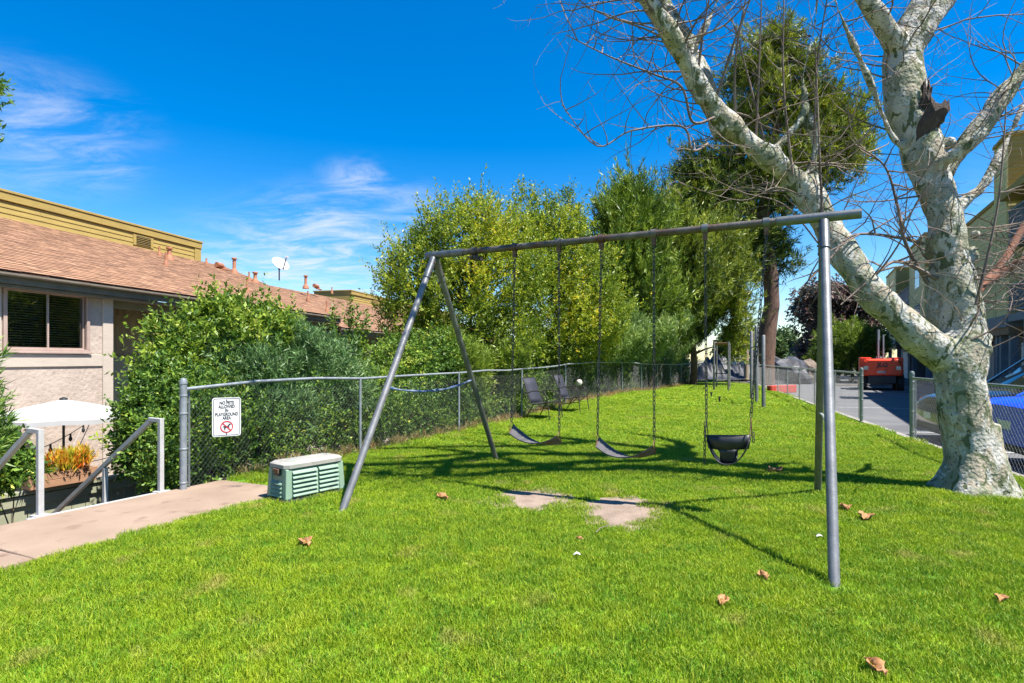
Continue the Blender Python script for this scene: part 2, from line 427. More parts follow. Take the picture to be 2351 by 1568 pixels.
# ------------------------------------------------------------------ ground and paving
D2, N2, P0 = Vector((0.447, 0.894)), Vector((-0.894, 0.447)), Vector((-3.61, 4.16))
def DN(d, n, z=0.0):
    q = P0 + D2 * d + N2 * n
    return Vector((q.x, q.y, z))
def dn(x, y):
    w = Vector((x, y)) - P0
    return w.dot(D2), w.dot(N2)
def sstep(a, b, x):
    t = min(1.0, max(0.0, (x - a) / (b - a)))
    return t * t * (3 - 2 * t)
def kerb_x(y): return 4.15 + 0.294 * y
def fence_x(y): return -7.02 + 0.5 * y
def dip(x, y):
    d, n = dn(x, y)
    return -1.85 * sstep(1.45, 3.7, n)
def lawn_h(x, y):
    t = x - fence_x(y)
    h = 0.20 * math.exp(-((y - 20.5) / 5.5) ** 2) * (1 - sstep(0.0, 5.0, t))
    h += 0.025 * math.sin(x * 0.9 + 1.3) * math.sin(y * 0.7) + 0.012 * math.sin(x * 2.3 + y * 1.7)
    e = (x - 5.35) ** 2 + (y - 6.45) ** 2
    h += 0.05 * math.exp(-e / 0.9)
    d, n = dn(x, y)
    if n > 0.02 and d < 2.74: h -= 0.07
    return h + 0.02
def ground_h(x, y):
    n = dn(x, y)[1]
    if n > 1.2: 
        return dip(x, y) + 0.10 * math.sin(x * 3.1) * math.sin(y * 2.7) * sstep(1.6, 2.4, n) * 0.4 + lawn_h(x, y) * (1 - sstep(1.2, 2.0, n)) - 0.01
    return -0.10
def grid_mesh(xs, ys, hf):
    nx, ny = len(xs), len(ys)
    vs = [(x, y, hf(x, y)) for y in ys for x in xs]
    fs = [(j * nx + i, j * nx + i + 1, (j + 1) * nx + i + 1, (j + 1) * nx + i) for j in range(ny - 1) for i in range(nx - 1)]
    return vs, fs
xs = [-600, -300, -150, -80, -45, -28] + list(np.arange(-20, 20.1, 0.4)) + [26, 40, 70, 150, 300, 600]
ys = [-120, -40, -12] + list(np.arange(-4, 46, 0.4)) + [52, 65, 90, 150, 300, 700, 1400]
g = MB(); v, f = grid_mesh([float(a) for a in xs], [float(a) for a in ys], ground_h); g.add(v, f)
tag(g.build('ground', M['ground'], smooth=True), 'bare earth ground sloping down behind the fence', kind='structure')

# lawn sheet and grass
def lawn_edges(y):
    xl = fence_x(y) - 0.15
    xr = kerb_x(y) - 0.02
    if y > 34: xr = min(xr, 14.15 - 0.1 * (y - 34))
    return xl, xr
lv, lf = [], []
lys = [float(a) for a in np.arange(-7, 41.01, 0.3)]
NXL = 34
for y in lys:
    xl, xr = lawn_edges(y)
    for i in range(NXL):
        x = xl + (xr - xl) * i / (NXL - 1)
        lv.append((x, y, lawn_h(x, y)))
for j in range(len(lys) - 1):
    for i in range(NXL - 1):
        lf.append((j * NXL + i, j * NXL + i + 1, (j + 1) * NXL + i + 1, (j + 1) * NXL + i))
def grass_mat(name, soil):
    m = bpy.data.materials.new(name); m.use_nodes = True
    nodes, links = m.node_tree.nodes, m.node_tree.links
    b = nodes['Principled BSDF']; out = nodes['Material Output']
    g = nodes.new('ShaderNodeNewGeometry')
    def noise(s, d, lo, hi):
        n = nodes.new('ShaderNodeTexNoise'); n.inputs['Scale'].default_value = s; n.inputs['Detail'].default_value = d
        links.new(g.outputs['Position'], n.inputs['Vector'])
        r = nodes.new('ShaderNodeMapRange'); r.inputs['From Min'].default_value = lo; r.inputs['From Max'].default_value = hi
        links.new(n.outputs['Fac'], r.inputs['Value']); return r.outputs[0]
    def mixc(fac, a, b_):
        mx = nodes.new('ShaderNodeMix'); mx.data_type = 'RGBA'; links.new(fac, mx.inputs['Factor'])
        for k, c in (('A', a), ('B', b_)):
            if isinstance(c, tuple): mx.inputs[k].default_value = (*c, 1)
            else: links.new(c, mx.inputs[k])
        return mx.outputs['Result']
    c = mixc(noise(0.9, 5, 0.3, 0.7), (0.125, 0.275, 0.010), (0.255, 0.36, 0.010))
    c = mixc(noise(4.0, 4, 0.40, 0.65), c, (0.085, 0.225, 0.012))
    c = mixc(noise(14.0, 3, 0.52, 0.70), c, (0.06, 0.17, 0.012))
    c = mixc(noise(7.0, 4, 0.60, 0.75), c, (0.32, 0.38, 0.03))
    if not soil:
        a = nodes.new('ShaderNodeAttribute'); a.attribute_name = 'tint'
        c = mixc(a.outputs['Fac'], c, (0.44, 0.48, 0.035))
    c = mixc(noise(2.2, 7, 0.60, 0.78), c, (0.42, 0.36, 0.10))
    if soil: c = mixc(noise(30, 6, 0.45, 0.8), c, (0.10, 0.09, 0.03))
    links.new(c, b.inputs['Base Color']); b.inputs['Roughness'].default_value = 0.55; b.inputs['Specular IOR Level'].default_value = 0.25
    if not soil:
        tr = nodes.new('ShaderNodeBsdfTranslucent'); links.new(c, tr.inputs['Color'])
        mx = nodes.new('ShaderNodeMixShader'); mx.inputs[0].default_value = 0.28
        links.new(b.outputs[0], mx.inputs[1]); links.new(tr.outputs[0], mx.inputs[2]); links.new(mx.outputs[0], out.inputs['Surface'])
    return m
M['lawn'], M['blade'] = grass_mat('lawn_turf', True), grass_mat('grass_blade', False)
lw = MB(); lw.add(lv, lf)
tag(lw.build('lawn', M['lawn'], smooth=True), 'long green lawn between the two chain-link fences', kind='structure')

# bare dirt patches worn under the two belt swings
def patch(cx, cy, rx, ry, seed, label):
    r = random.Random(seed); n = 40; ph = [r.uniform(0, 6.28) for _ in range(6)]
    vs = [(cx, cy, lawn_h(cx, cy) + 0.012)]
    for ring in (0.5, 1.08):
        for k in range(n):
            t = 2 * math.pi * k / n
            q = ring * (1 + 0.13 * math.sin(2 * t + ph[0]) + 0.10 * math.sin(3 * t + ph[1]) + 0.09 * math.sin(5 * t + ph[2]) + 0.08 * math.sin(9 * t + ph[3]) + 0.05 * math.sin(14 * t + ph[4]))
            x, y = cx + rx * q * math.cos(t), cy + ry * q * math.sin(t)
            vs.append((x, y, lawn_h(x, y) + (0.008 if ring < 1 else 0.006)))
    fs = [(0, 1 + k, 1 + (k + 1) % n) for k in range(n)] + [(1 + k, 1 + n + k, 1 + n + (k + 1) % n, 1 + (k + 1) % n) for k in range(n)]
    mb = MB(); mb.add(vs, fs)
    tag(mb.build('dirt_patch', M['dirt'], smooth=True), label, kind='structure')
pa, pb = G(1220, 1142), G(1424, 1174)
DIRT = [(pa.x, pa.y - .03, 0.33, 0.42), (pb.x, pb.y - .03, 0.32, 0.50)]
patch(DIRT[0][0], DIRT[0][1], DIRT[0][2] * 1.3, DIRT[0][3] * 1.35, 3, 'bare dirt worn under the belt swing beside the tall shrubs')
patch(DIRT[1][0], DIRT[1][1], DIRT[1][2] * 1.3, DIRT[1][3] * 1.3, 8, 'bare dirt worn under the middle belt swing')

# dry fringe along the fence foot and thin dust at the far end
BOXC = DN(3.25, 0.22)
def in_lawn(x, y, mrg):
    xl, xr = lawn_edges(y)
    if not (xl + mrg < x < xr - mrg): return False
    d, n = dn(x, y)
    if d < 2.80 + mrg and n > -mrg: return False
    for (cx, cy, rx, ry) in DIRT:
        q = math.hypot((x - cx) / rx, (y - cy) / ry)
        if q < 0.86 + 0.16 * math.sin(3 * math.atan2(y - cy, x - cx) + cx * 9) or (q < 1.35 and random.random() < (1.35 - q) * 1.7): return False
    for f_ in ((2.094, 3.825), (3.383, 6.53), (-1.6875, 5.705), (-0.194, 8.606)):
        if (x - f_[0]) ** 2 + (y - f_[1]) ** 2 < 0.085 ** 2: return False
    if (x - 5.28) ** 2 + (y - 6.45) ** 2 < 0.47 ** 2: return False
    return True
def blade_patch(seed, rad, nb, hmin, hmax, w):
    r = np.random.default_rng(seed)
    a = r.uniform(0, 2 * np.pi, nb); q = rad * np.sqrt(r.uniform(0, 1, nb))
    bx, by = q * np.cos(a), q * np.sin(a)
    h = r.uniform(hmin, hmax, nb); t = r.uniform(0, 2 * np.pi, nb); ln = r.uniform(0.15, 0.95, nb) * h
    az = r.uniform(0, 2 * np.pi, nb); ww = w * r.uniform(0.7, 1.3, nb)
    sx, sy = np.cos(az) * ww / 2, np.sin(az) * ww / 2
    mx, my = bx + np.cos(t) * ln * 0.3, by + np.sin(t) * ln * 0.3
    ex, ey = bx + np.cos(t) * ln, by + np.sin(t) * ln
    z0 = np.full(nb, -0.005)
    V = np.stack([np.stack([bx - sx, by - sy, z0], 1), np.stack([bx + sx, by + sy, z0], 1),
                  np.stack([mx + sx * .8, my + sy * .8, h * 0.6], 1), np.stack([mx - sx * .8, my - sy * .8, h * 0.6], 1),
                  np.stack([ex, ey, h * 0.97], 1)], 1).reshape(-1, 3)
    me = bpy.data.meshes.new('grass_tuft')
    fs = []
    for i in range(nb):
        b = i * 5; fs += [(b, b + 1, b + 2, b + 3), (b + 3, b + 2, b + 4)]
    me.from_pydata(V.tolist(), [], fs)
    at = me.attributes.new('tint', 'FLOAT', 'POINT')
    at.data.foreach_set('value', np.repeat(np.clip(r.normal(0.25, 0.3, nb), 0, 1), 5).astype(np.float32))
    me.materials.append(M['blade'])
    return me
tufts = bpy.data.collections.new('grass_tufts')           # source meshes, not in the scene
for k in range(6):
    tufts.objects.link(bpy.data.objects.new('grass_tuft', blade_patch(50 + k, 0.085, 165, 0.012, 0.044, 0.0038)))
pts, rots, scl = [], [], []
def sow(y0, y1, step, s, zs, mrg):
    y = y0
    while y < y1:
        xl, xr = lawn_edges(y)
        lim = 0.90 * y + 1.0
        x = max(xl, -lim)
        while x < min(xr, lim):
            qx, qy = x + random.uniform(-.5, .5) * step, y + random.uniform(-.5, .5) * step
            if in_lawn(qx, qy, mrg):
                pts.append((qx, qy, lawn_h(qx, qy))); rots.append(random.uniform(0, 6.283))
                w = s * random.uniform(0.85, 1.2); scl.append((w, w, zs * random.uniform(0.75, 1.35)))
            x += step
        y += step
sow(2.0, 5.6, 0.085, 1.0, 1.0, 0.045)
sow(5.6, 10.0, 0.105, 1.3, 1.05, 0.05)
sow(10.0, 18.0, 0.2, 2.5, 1.2, 0.1)
sow(18.0, 40.5, 0.42, 5.0, 1.3, 0.2)
gm = bpy.data.meshes.new('grass'); gm.from_pydata(pts, [], [])
a = gm.attributes.new('turn', 'FLOAT_VECTOR', 'POINT'); a.data.foreach_set('vector', np.array([(0, 0, r) for r in rots], np.float32).ravel())
a = gm.attributes.new('size', 'FLOAT_VECTOR', 'POINT'); a.data.foreach_set('vector', np.array(scl, np.float32).ravel())
a = gm.attributes.new('pick', 'INT', 'POINT'); a.data.foreach_set('value', np.random.default_rng(1).integers(0, 6, len(pts)).astype(np.int32))
go = link_mesh('grass', gm, M['blade'])
tag(go, 'short mown green grass blades covering the lawn', 'grass', kind='stuff')
nt = bpy.data.node_groups.new('grass_scatter', 'GeometryNodeTree')
nt.interface.new_socket('Geometry', in_out='INPUT', socket_type='NodeSocketGeometry')
nt.interface.new_socket('Geometry', in_out='OUTPUT', socket_type='NodeSocketGeometry')
gi, gout = nt.nodes.new('NodeGroupInput'), nt.nodes.new('NodeGroupOutput')
ci = nt.nodes.new('GeometryNodeCollectionInfo'); ci.inputs['Collection'].default_value = tufts
ci.inputs['Separate Children'].default_value = True; ci.inputs['Reset Children'].default_value = True
ip = nt.nodes.new('GeometryNodeInstanceOnPoints'); ip.inputs['Pick Instance'].default_value = True
def nattr(nm, ty):
    n = nt.nodes.new('GeometryNodeInputNamedAttribute'); n.data_type = ty; n.inputs['Name'].default_value = nm
    return n.outputs['Attribute']
nt.links.new(gi.outputs[0], ip.inputs['Points']); nt.links.new(ci.outputs[0], ip.inputs['Instance'])
nt.links.new(nattr('pick', 'INT'), ip.inputs['Instance Index'])
e2r = nt.nodes.new('FunctionNodeEulerToRotation'); nt.links.new(nattr('turn', 'FLOAT_VECTOR'), e2r.inputs[0]); nt.links.new(e2r.outputs[0], ip.inputs['Rotation'])
nt.links.new(nattr('size', 'FLOAT_VECTOR'), ip.inputs['Scale']); nt.links.new(ip.outputs[0], gout.inputs[0])
gmod = go.modifiers.new('scatter', 'NODES'); gmod.node_group = nt

# pavement, stair down to the patio
def slab(name, quad, z0, z1, material, label, kind='structure', bevel=0.01):
    mb = MB(); mb.prism([(p.x, p.y, z0) for p in quad], (0, 0, z1 - z0))
    return tag(mb.build(name, material, bevel=bevel), label, kind=kind)
pv = empty('pavement', DN(0, 0.6), 'tan concrete pavement slabs along the lawn edge'); pv['kind'] = 'structure'
for (d0, d1) in ((-7.0, -5.2), (-5.19, -3.4), (-3.39, -1.6), (-1.59, 0.2), (0.204, 2.77)):
    mb = MB(); mb.prism([(p.x, p.y, -0.12) for p in (DN(d0, 0), DN(d1, 0.0), DN(d1 - 0.05, 1.27), DN(d0, 1.27))], (0, 0, 0.155))
    mb.build('slab', M['concrete'], pv, bevel=0.012)
ke = MB(); ke.box(DN(1.42, 1.305, -0.03), (1.36, 0.065, 0.125), (D2.to_3d(), N2.to_3d(), Vector((0, 0, 1))))
tag(ke.build('stair_edge', M['white'], bevel=0.01), 'white painted concrete edge at the head of the stair', kind='structure')
st = empty('stair', DN(1.42, 1.4), 'concrete stair going down from the pavement to the patio'); st['kind'] = 'structure'
for k in range(9):
    mb = MB(); mb.box(DN(1.42, 1.52 + 0.29 * k, -0.19 * (k + 1) - 0.15), (1.12, 0.30, 0.34), (D2.to_3d(), N2.to_3d(), Vector((0, 0, 1))))
    mb.build('step', M['concrete'], st, bevel=0.01)
for dd in (0.80, 2.04):
    mb = MB(); mb.prism([DN(dd - .05, 1.38, -2.2), DN(dd - .05, 1.38, 0.0), DN(dd - .05, 4.2, -1.72), DN(dd - .05, 4.2, -2.2)], D2.to_3d() * 0.1)
    mb.build('side_wall', M['concrete'], st)
tag(MB().prism([DN(-9, 4.05, -1.95), DN(18, 4.05, -1.95), DN(18, 16, -1.95), DN(-9, 16, -1.95)], (0, 0, 0.12)).build('patio', M['patio']), 'sunken concrete patio behind the house fence', kind='structure')

# parking area with kerb and painted lines
ka = [(kerb_x(y), y) for y in np.arange(-14, 35, 1.0)]
mb = MB(); Ld = Vector((0.2821, 0.9594)); Ln = Vector((0.9594, -0.2821))
def KX(s, o, z=0.0):
    """along the right fence: s from Y=0, o outwards to the parking"""
    q = Vector((4.15, 0)) + Ld * s + Ln * o
    return Vector((q.x, q.y, z))
ks = empty('kerb', KX(8, 0.05), 'low concrete kerb under the parking fence'); ks['kind'] = 'structure'
for k in range(17):
    s0 = -12 + 3.0 * k
    mb = MB(); mb.box(KX(s0 + 1.495, 0.05, -0.06), (2.98, 0.15, 0.19), (Ld.to_3d(), Ln.to_3d(), Vector((0, 0, 1))))
    mb.build('kerb_stone', M['kerb'], ks, bevel=0.012)
mb = MB(); mb.add([KX(-20, 0.12, -0.06), KX(62, 0.12, -0.06), KX(62, 60, -0.06), KX(-20, 60, -0.06)], [(0, 1, 2, 3)])
tag(mb.build('parking_lot', M['asphalt']), 'grey asphalt parking area beside the apartments', kind='structure')
for s0 in (2.4, 5.1, 7.8, 10.5, 13.2, 20.0):
    mb = MB(); mb.add([KX(s0, 0.6, -0.052), KX(s0 + 0.1, 0.6, -0.052), KX(s0 + 0.1, 5.6, -0.052), KX(s0, 5.6, -0.052)], [(0, 1, 2, 3)])
    tag(mb.build('parking_line', M['line']), 'white painted parking stall line on the asphalt', kind='structure')
mb = MB(); q0, q1 = G(1900, 884), G(2120, 884)
mb.box((q0 + q1) / 2 + Vector((0, 0.1, 0.0)), ((q1 - q0).length, 0.18, 0.12)); 
tag(mb.build('road_edge', M['kerb'], bevel=0.01), 'pale concrete edge across the drive by the orange lift', kind='structure')

# ------------------------------------------------------------------ chain-link fences
def chain_fence(name, label, group, A, B, hfun, spacing, height, matp, matr, endpost=(True, True), pitch=0.062, wr=0.0015, mesh_lift=0.03, ends_h=0.09):
    A, B = Vector(A), Vector(B); L = (B - A).length; dv = (B - A) / L
    nv = Vector((-dv.y, dv.x))
    def pt(t, z, o=0.0):
        q = A + dv * t + nv * o
        return Vector((q.x, q.y, hfun(q.x, q.y) + z))
    root = empty(name, pt(0, 0), label, 'fence', group)
    n = max(1, round(L / spacing))
    for k in range(n + 1):
        t = L * k / n; e = (k == 0 and endpost[0]) or (k == n and endpost[1])
        r = 0.038 if e else 0.023; h = height + (ends_h if e else -0.02)
        mb = MB(); p = pt(t, 0)
        if e: mb.lathe(p, [(r, -0.3), (r, h - 0.03), (r * 1.12, h - 0.03), (r * 1.12, h), (r * 0.8, h + 0.03), (0.004, h + 0.04)], 14)
        else: mb.lathe(p, [(r, -0.3), (r, h), (r * 0.6, h + 0.01)], 10)
        po = mb.build('post', matp, root, smooth=True)
        if e:
            for zz in (0.12, 0.5, 0.9, height - 0.08):
                MB().lathe(p + Vector((0, 0, zz)), [(r + 0.002, 0), (r + 0.005, 0.003), (r + 0.005, 0.017), (r + 0.002, 0.02)], 14).build('band', matp, po, smooth=True)
    seg = max(2, int(L / 1.0))
    MB().tube([pt(L * k / seg, height, 0.0) for k in range(seg + 1)], 0.021, 10).build('top_rail', matr, root, smooth=True)
    for tt in (0.09, L - 0.09):
        MB().bar(pt(tt, 0.05, 0.03), pt(tt, height - 0.02, 0.03), 0.006, 0.02).build('tension_bar', matr, root)
    V, F = [], []
    def wire(t0, z0, t1, z1, o):
        ns = 3; b = len(V)
        for k in range(ns + 1):
            q = k / ns; c = pt(t0 + (t1 - t0) * q, z0 + (z1 - z0) * q, o)
            s = (t1 - t0) / abs(t1 - t0)
            for (aa, bb, cc) in ((wr, 0, wr * s * -0.5), (-wr, 0, wr * -0.5), (0, wr, 0)):
                V.append((c.x + nv.x * aa + dv.x * cc, c.y + nv.y * aa + dv.y * cc, c.z + bb))
        for k in range(ns):
            for j in range(3):
                F.append((b + k * 3 + j, b + k * 3 + (j + 1) % 3, b + k * 3 + 3 + (j + 1) % 3, b + k * 3 + 3 + j))
    z0, z1 = mesh_lift, height + 0.02; H = z1 - z0; sl = 0.92
    t = -H * sl
    while t < L:
        for sg in (1, -1):
            ta, tb = (t, t + H * sl) if sg == 1 else (t + H * sl, t)
            za, zb = z0, z1
            lo, hi = 0.08, L - 0.08
            def clip(tv): return min(hi, max(lo, tv))
            ca, cb = clip(ta), clip(tb)
            if abs(ca - cb) < 0.02: continue
            fa, fb = (ca - ta) / (tb - ta), (cb - ta) / (tb - ta)
            wire(ca, za + (zb - za) * fa, cb, za + (zb - za) * fb, 0.034 + 0.002 * sg)
        t += pitch
    me = bpy.data.meshes.new('wire_mesh'); off = wloc(root)
    me.from_pydata([(a - off.x, b - off.y, c - off.z) for a, b, c in V], [], F); me.update()
    tag(link_mesh('wire_mesh', me, M['wire'], root), kind='stuff')
    return root
fA, fB = Vector((fence_x(6.64) , 6.64)), Vector((fence_x(40.8), 40.8))
chain_fence('chain_link_fence', 'long galvanised chain-link fence in front of the hedge, carrying the sign', 'chain-link fences round the lawn', fA, fB, lawn_h, 2.9, 1.18, M['fence'], M['fence'], wr=0.0015)
g1, g2 = Vector((kerb_x(13.9), 13.9)), Vector((kerb_x(34.0), 34.0))
chain_fence('chain_link_fence', 'chain-link fence beyond the gateway along the drive, running to the tall pine', 'chain-link fences round the lawn', g1, g2, lambda x, y: 0.03, 2.6, 1.14, M['fence_green'], M['fence_green'], pitch=0.085, wr=0.0010)
h1, h2 = Vector((kerb_x(10.8), 10.8)), Vector((kerb_x(4.0), 4.0))
chain_fence('chain_link_fence', 'chain-link fence behind the bare tree, in front of the parked cars', 'chain-link fences round the lawn', h1, h2, lambda x, y: 0.03, 2.55, 1.12, M['fence_green'], M['fence_green'], pitch=0.085, wr=0.0014)
chain_fence('chain_link_fence', 'chain-link fence across the far end of the lawn, before the tarpaulin', 'chain-link fences round the lawn', Vector((13.5, 40.9)), Vector((14.3, 34.2)), lambda x, y: 0.02, 2.2, 1.16, M['fence'], M['fence'], pitch=0.09)
# ------------------------------------------------------------------ swing frame
RF, RB = Vector((2.094, 3.825, 0)), Vector((3.383, 6.53, 0))
LF, LB = Vector((-1.6875, 5.705, 0)), Vector((-0.194, 8.606, 0))
AR, AL = Vector((2.739, 5.178, 2.745)), Vector((-0.94, 7.155, 2.76))
bd = (AR - AL).normalized()
def on_beam(t): return AL + bd * t
LB_ = (AR - AL).length
sw = empty('swing_frame', (0.8, 6.2, 0.02), 'tall steel pipe swing frame with splayed legs and rusty top beam', 'swing frame')
MB().tube([on_beam(-0.05 + (LB_ + 0.1) * k / 8) for k in range(9)], 0.036, 16).build('top_beam', M['beam'], sw, smooth=True)
for t0, t1 in ((-0.118, 0.42), (LB_ - 0.38, LB_ + 0.285)):
    MB().tube([on_beam(t0), on_beam(t1)], 0.043, 18).build('beam_sleeve', M['collar'], sw, smooth=True)
for foot, apex, m_, r_ in ((RF, AR, 'galv', 0.036), (RB, AR, 'backleg', 0.036), (LF, AL, 'galv', 0.037), (LB, AL, 'backleg', 0.036)):
    f0 = foot.copy(); f0.z = lawn_h(foot.x, foot.y) - 0.12
    d = (apex - f0).normalized(); a1 = apex - d * 0.045
    lg = MB().tube([f0, f0.lerp(a1, 0.5), a1], r_, 16).build('leg', M[m_], sw, smooth=True)
    MB().tube([apex - d * 0.33, apex - d * 0.05], r_ + 0.006, 16).build('leg_socket', M['collar' if m_ == 'galv' else 'backleg'], lg, smooth=True)
    for q_ in (0.12, 0.26):
        sx_ = d.cross(Vector((0, 0, 1))).normalized()
        MB().tube([apex - d * q_ - sx_ * (r_ + 0.016), apex - d * q_ + sx_ * (r_ + 0.016)], 0.009, 6).build('bolt', M['rust'], lg)
    MB().tube([apex - d * 0.345, apex - d * 0.33], r_ + 0.009, 16).build('ring', M['collar'], lg, smooth=True)
HANG = [1.103, 1.642, 2.126, 2.674, 3.169, 3.712]
side = bd.cross(Vector((0, 0, 1))).normalized()
def hanger(t):
    c = on_beam(t); 
    h = MB().tube([c - bd * 0.028, c + bd * 0.028], 0.047, 16).build('hanger', M['collar' if t > 3 else 'beam'], sw, smooth=True)
    mb = MB()
    for s_ in (-1, 1): mb.box(c + Vector((0, 0, -0.075)) + side * 0.017 * s_, (0.04, 0.007, 0.075), (bd, side, Vector((0, 0, 1))))
    mb.tube([c + Vector((0, 0, -0.09)) - side * 0.03, c + Vector((0, 0, -0.09)) + side * 0.03], 0.008, 8)
    mb.build('clevis', M['rust'], h)
for t in HANG: hanger(t)
c = on_beam(0.565)
mb = MB(); mb.tube([c - bd * 0.03, c + bd * 0.03], 0.047, 16)
mb.bar(c + Vector((0, 0, -0.04)) - side * 0.05, c + Vector((0, 0, -0.085)) + side * 0.10, 0.05, 0.02).box(c + Vector((0, 0, -0.085)) - side * 0.02 + bd * 0.02, (0.09, 0.16, 0.035), (bd, side, Vector((0, 0, 1))))
mb.build('empty_bracket', M['beam'], sw)

# chain link mesh shared by every link
def link_mesh_data():
    mb = MB(); n, k = 12, 5; pts = []
    for i in range(n):
        a = 2 * math.pi * i / n
        x, z = 0.0115 * math.cos(a), 0.0105 * math.sin(a)
        z += 0.0155 if math.sin(a) > 0 else -0.0155
        pts.append(Vector((x, 0, z)))
    vs = []
    for i in range(n):
        tn = (pts[(i + 1) % n] - pts[i - 1]).normalized(); a = Vector((0, 1, 0)); b = tn.cross(a)
        for j in range(k):
            q = 2 * math.pi * j / k
            vs.append(pts[i] + (a * math.cos(q) + b * math.sin(q)) * 0.0044)
    fs = [(i * k + j, ((i + 1) % n) * k + j, ((i + 1) % n) * k + (j + 1) % k, i * k + (j + 1) % k) for i in range(n) for j in range(k)]
    mb.add(vs, fs); me = mb.mesh('chain_link', smooth=True); me.materials.append(M['chain'])
    return me
LINK = link_mesh_data()
def chain(parent, a, b):
    a, b = Vector(a), Vector(b)
    ch = empty('chain', a, parent=parent)
    L = (b - a).length; d = (b - a).normalized(); n = max(2, int(L / 0.043))
    q = Vector((0, 0, -1)).rotation_difference(d)
    for k in range(n):
        o = bpy.data.objects.new('link', LINK); COL.objects.link(o); o.parent = ch
        o.location = d * (L * (k + 0.5) / n)
        o.rotation_mode = 'QUATERNION'
        o.rotation_quaternion = q @ Euler((0, 0, R(90 * (k % 2) + 25 + random.uniform(-14, 14)))).to_quaternion()
    return ch
def top_of(t): return on_beam(t) + Vector((0, 0, -0.10))

def belt_swing(label, ta, tb, za, zb, zlow, shade):
    A, B = top_of(ta), top_of(tb); m_ = (A + B) / 2
    a = A.copy(); a.z = za; b = B.copy(); b.z = zb
    a += (a - m_).xy.to_3d() * 0.16; b += (b - m_).xy.to_3d() * 0.02
    root = empty('belt_swing', ((a.x + b.x) / 2, (a.y + b.y) / 2, zlow), label, 'swing', 'swings hanging from the frame')
    dirv = (b - a).xy.to_3d().normalized(); sd = Vector((-dirv.y, dirv.x, 0))
    n = 14; V, F = [], []
    for k in range(n + 1):
        q = k / n; p = a.lerp(b, q); sag = 4 * q * (1 - q)
        p.z = (za - 0.09) * (1 - q) + (zb - 0.09) * q - ((za + zb) / 2 - 0.09 - zlow) * sag
        tilt = 0.045 * (1 - 2 * q)
        w = 0.07 if 0.1 < q < 0.9 else 0.055
        for (o_, dz_) in ((-w, -0.006), (w, -0.006), (w, 0.006), (-w, 0.006)):
            V.append(p + sd * o_ + Vector((0, 0, dz_ + (tilt if o_ > 0 else -tilt) * 1.0)))
    for k in range(n):
        for j in range(4): F.append((k * 4 + j, k * 4 + (j + 1) % 4, k * 4 + 4 + (j + 1) % 4, k * 4 + 4 + j))
    F += [(0, 1, 2, 3), (n * 4 + 3, n * 4 + 2, n * 4 + 1, n * 4)]
    mb = MB(); mb.add(V, F); mb.build('seat', M['rubber'], root, smooth=True)
    for (tp, e, T) in ((A, a, 1), (B, b, -1)):
        chain(root, tp, e)
        mb = MB(); q = e + Vector((0, 0, -0.09)); tl = Vector((0, 0, 0.045 * T))
        mb.tube([e, q + sd * 0.05 + tl], 0.005, 6).tube([e, q - sd * 0.05 - tl], 0.005, 6).tube([q + sd * 0.055 + tl, q - sd * 0.055 - tl], 0.006, 6)
        mb.build('seat_hanger', M['rust'], root, smooth=True)
belt_swing('grey belt swing hanging next to the splayed legs by the hedge', HANG[0], HANG[1], 0.80, 0.72, 0.575, 0)
belt_swing('grey belt swing with a rusty patch, between the other two swings', HANG[2], HANG[3], 0.72, 0.69, 0.50, 1)

# bucket swing
A, B = top_of(HANG[4]), top_of(HANG[5])
a, b = P(1622, 998, 5.63), P(1724, 998, 5.42)
root = empty('bucket_swing', ((a.x + b.x) / 2, (a.y + b.y) / 2, 0.52), 'black rubber half-bucket toddler swing with leg openings', 'swing', 'swings hanging from the frame')
dv = (b - a).xy.to_3d().normalized(); fv = Vector((dv.y, -dv.x, 0)); w = (b - a).xy.length
cen = (a + b) / 2; zt = a.z
def arcp(q, depth, z, s=1.0):    # q 0..1 from a to b bulging to fv
    return a.lerp(b, 0.5 + (q - 0.5) * s) + fv * depth * math.sin(math.pi * q) + Vector((0, 0, z - zt))
def sheet(name, rows, th=0.008):
    V, F = [], []; nr, nc = len(rows), len(rows[0])
    for r_ in rows: V += r_
    for i in range(nr - 1):
        for j in range(nc - 1): F.append((i * nc + j, i * nc + j + 1, (i + 1) * nc + j + 1, (i + 1) * nc + j))
    mb = MB(); mb.add(V, F); o = mb.build(name, M['black_rubber'], root, smooth=True)
    s_ = o.modifiers.new('thickness', 'SOLIDIFY'); s_.thickness = th; s_.offset = 0
    return o
nq = 13; qs = [k / (nq - 1) for k in range(nq)]
zb_ = zt - 0.255
for nm, dep in (('front_band', 0.05), ('back_band', -0.12)):
    sheet(nm, [[arcp(q, dep, zt - 0.015 * math.sin(math.pi * q)) for q in qs], [arcp(q, dep, zt - 0.055 - 0.01 * math.sin(math.pi * q), 0.97) for q in qs],
               [arcp(q, dep * 0.95, zt - 0.13 - 0.008 * math.sin(math.pi * q), 0.90) for q in qs]])
tq = [0.33, 0.4, 0.5, 0.6, 0.67]
for nm, dep in (('front_strap', 0.05), ('back_strap', -0.12)):
    sheet(nm, [[arcp(q, dep * 0.95, zt - 0.13 - 0.004) for q in [0.28, 0.38, 0.5, 0.62, 0.72]], [arcp(q, dep * 0.9, zt - 0.16) for q in tq],
               [arcp(q, dep * 0.7, zb_ + 0.03) for q in tq], [arcp(q, dep * 0.3, zb_) for q in tq], [arcp(q, 0, zb_ - 0.004) for q in tq]])
rows = []
for s_ in (-0.5, -0.25, 0, 0.25, 0.5):
    rows.append([a.lerp(b, q) + fv * 0.15 * s_ * (0.35 + 0.65 * math.sin(math.pi * q)) + Vector((0, 0, -0.25 * (1 - abs(2 * q - 1) ** 2.6) - 0.02)) for q in [0.02, .06, .12, .2, .3, .4, .5, .6, .7, .8, .88, .94, .98]])
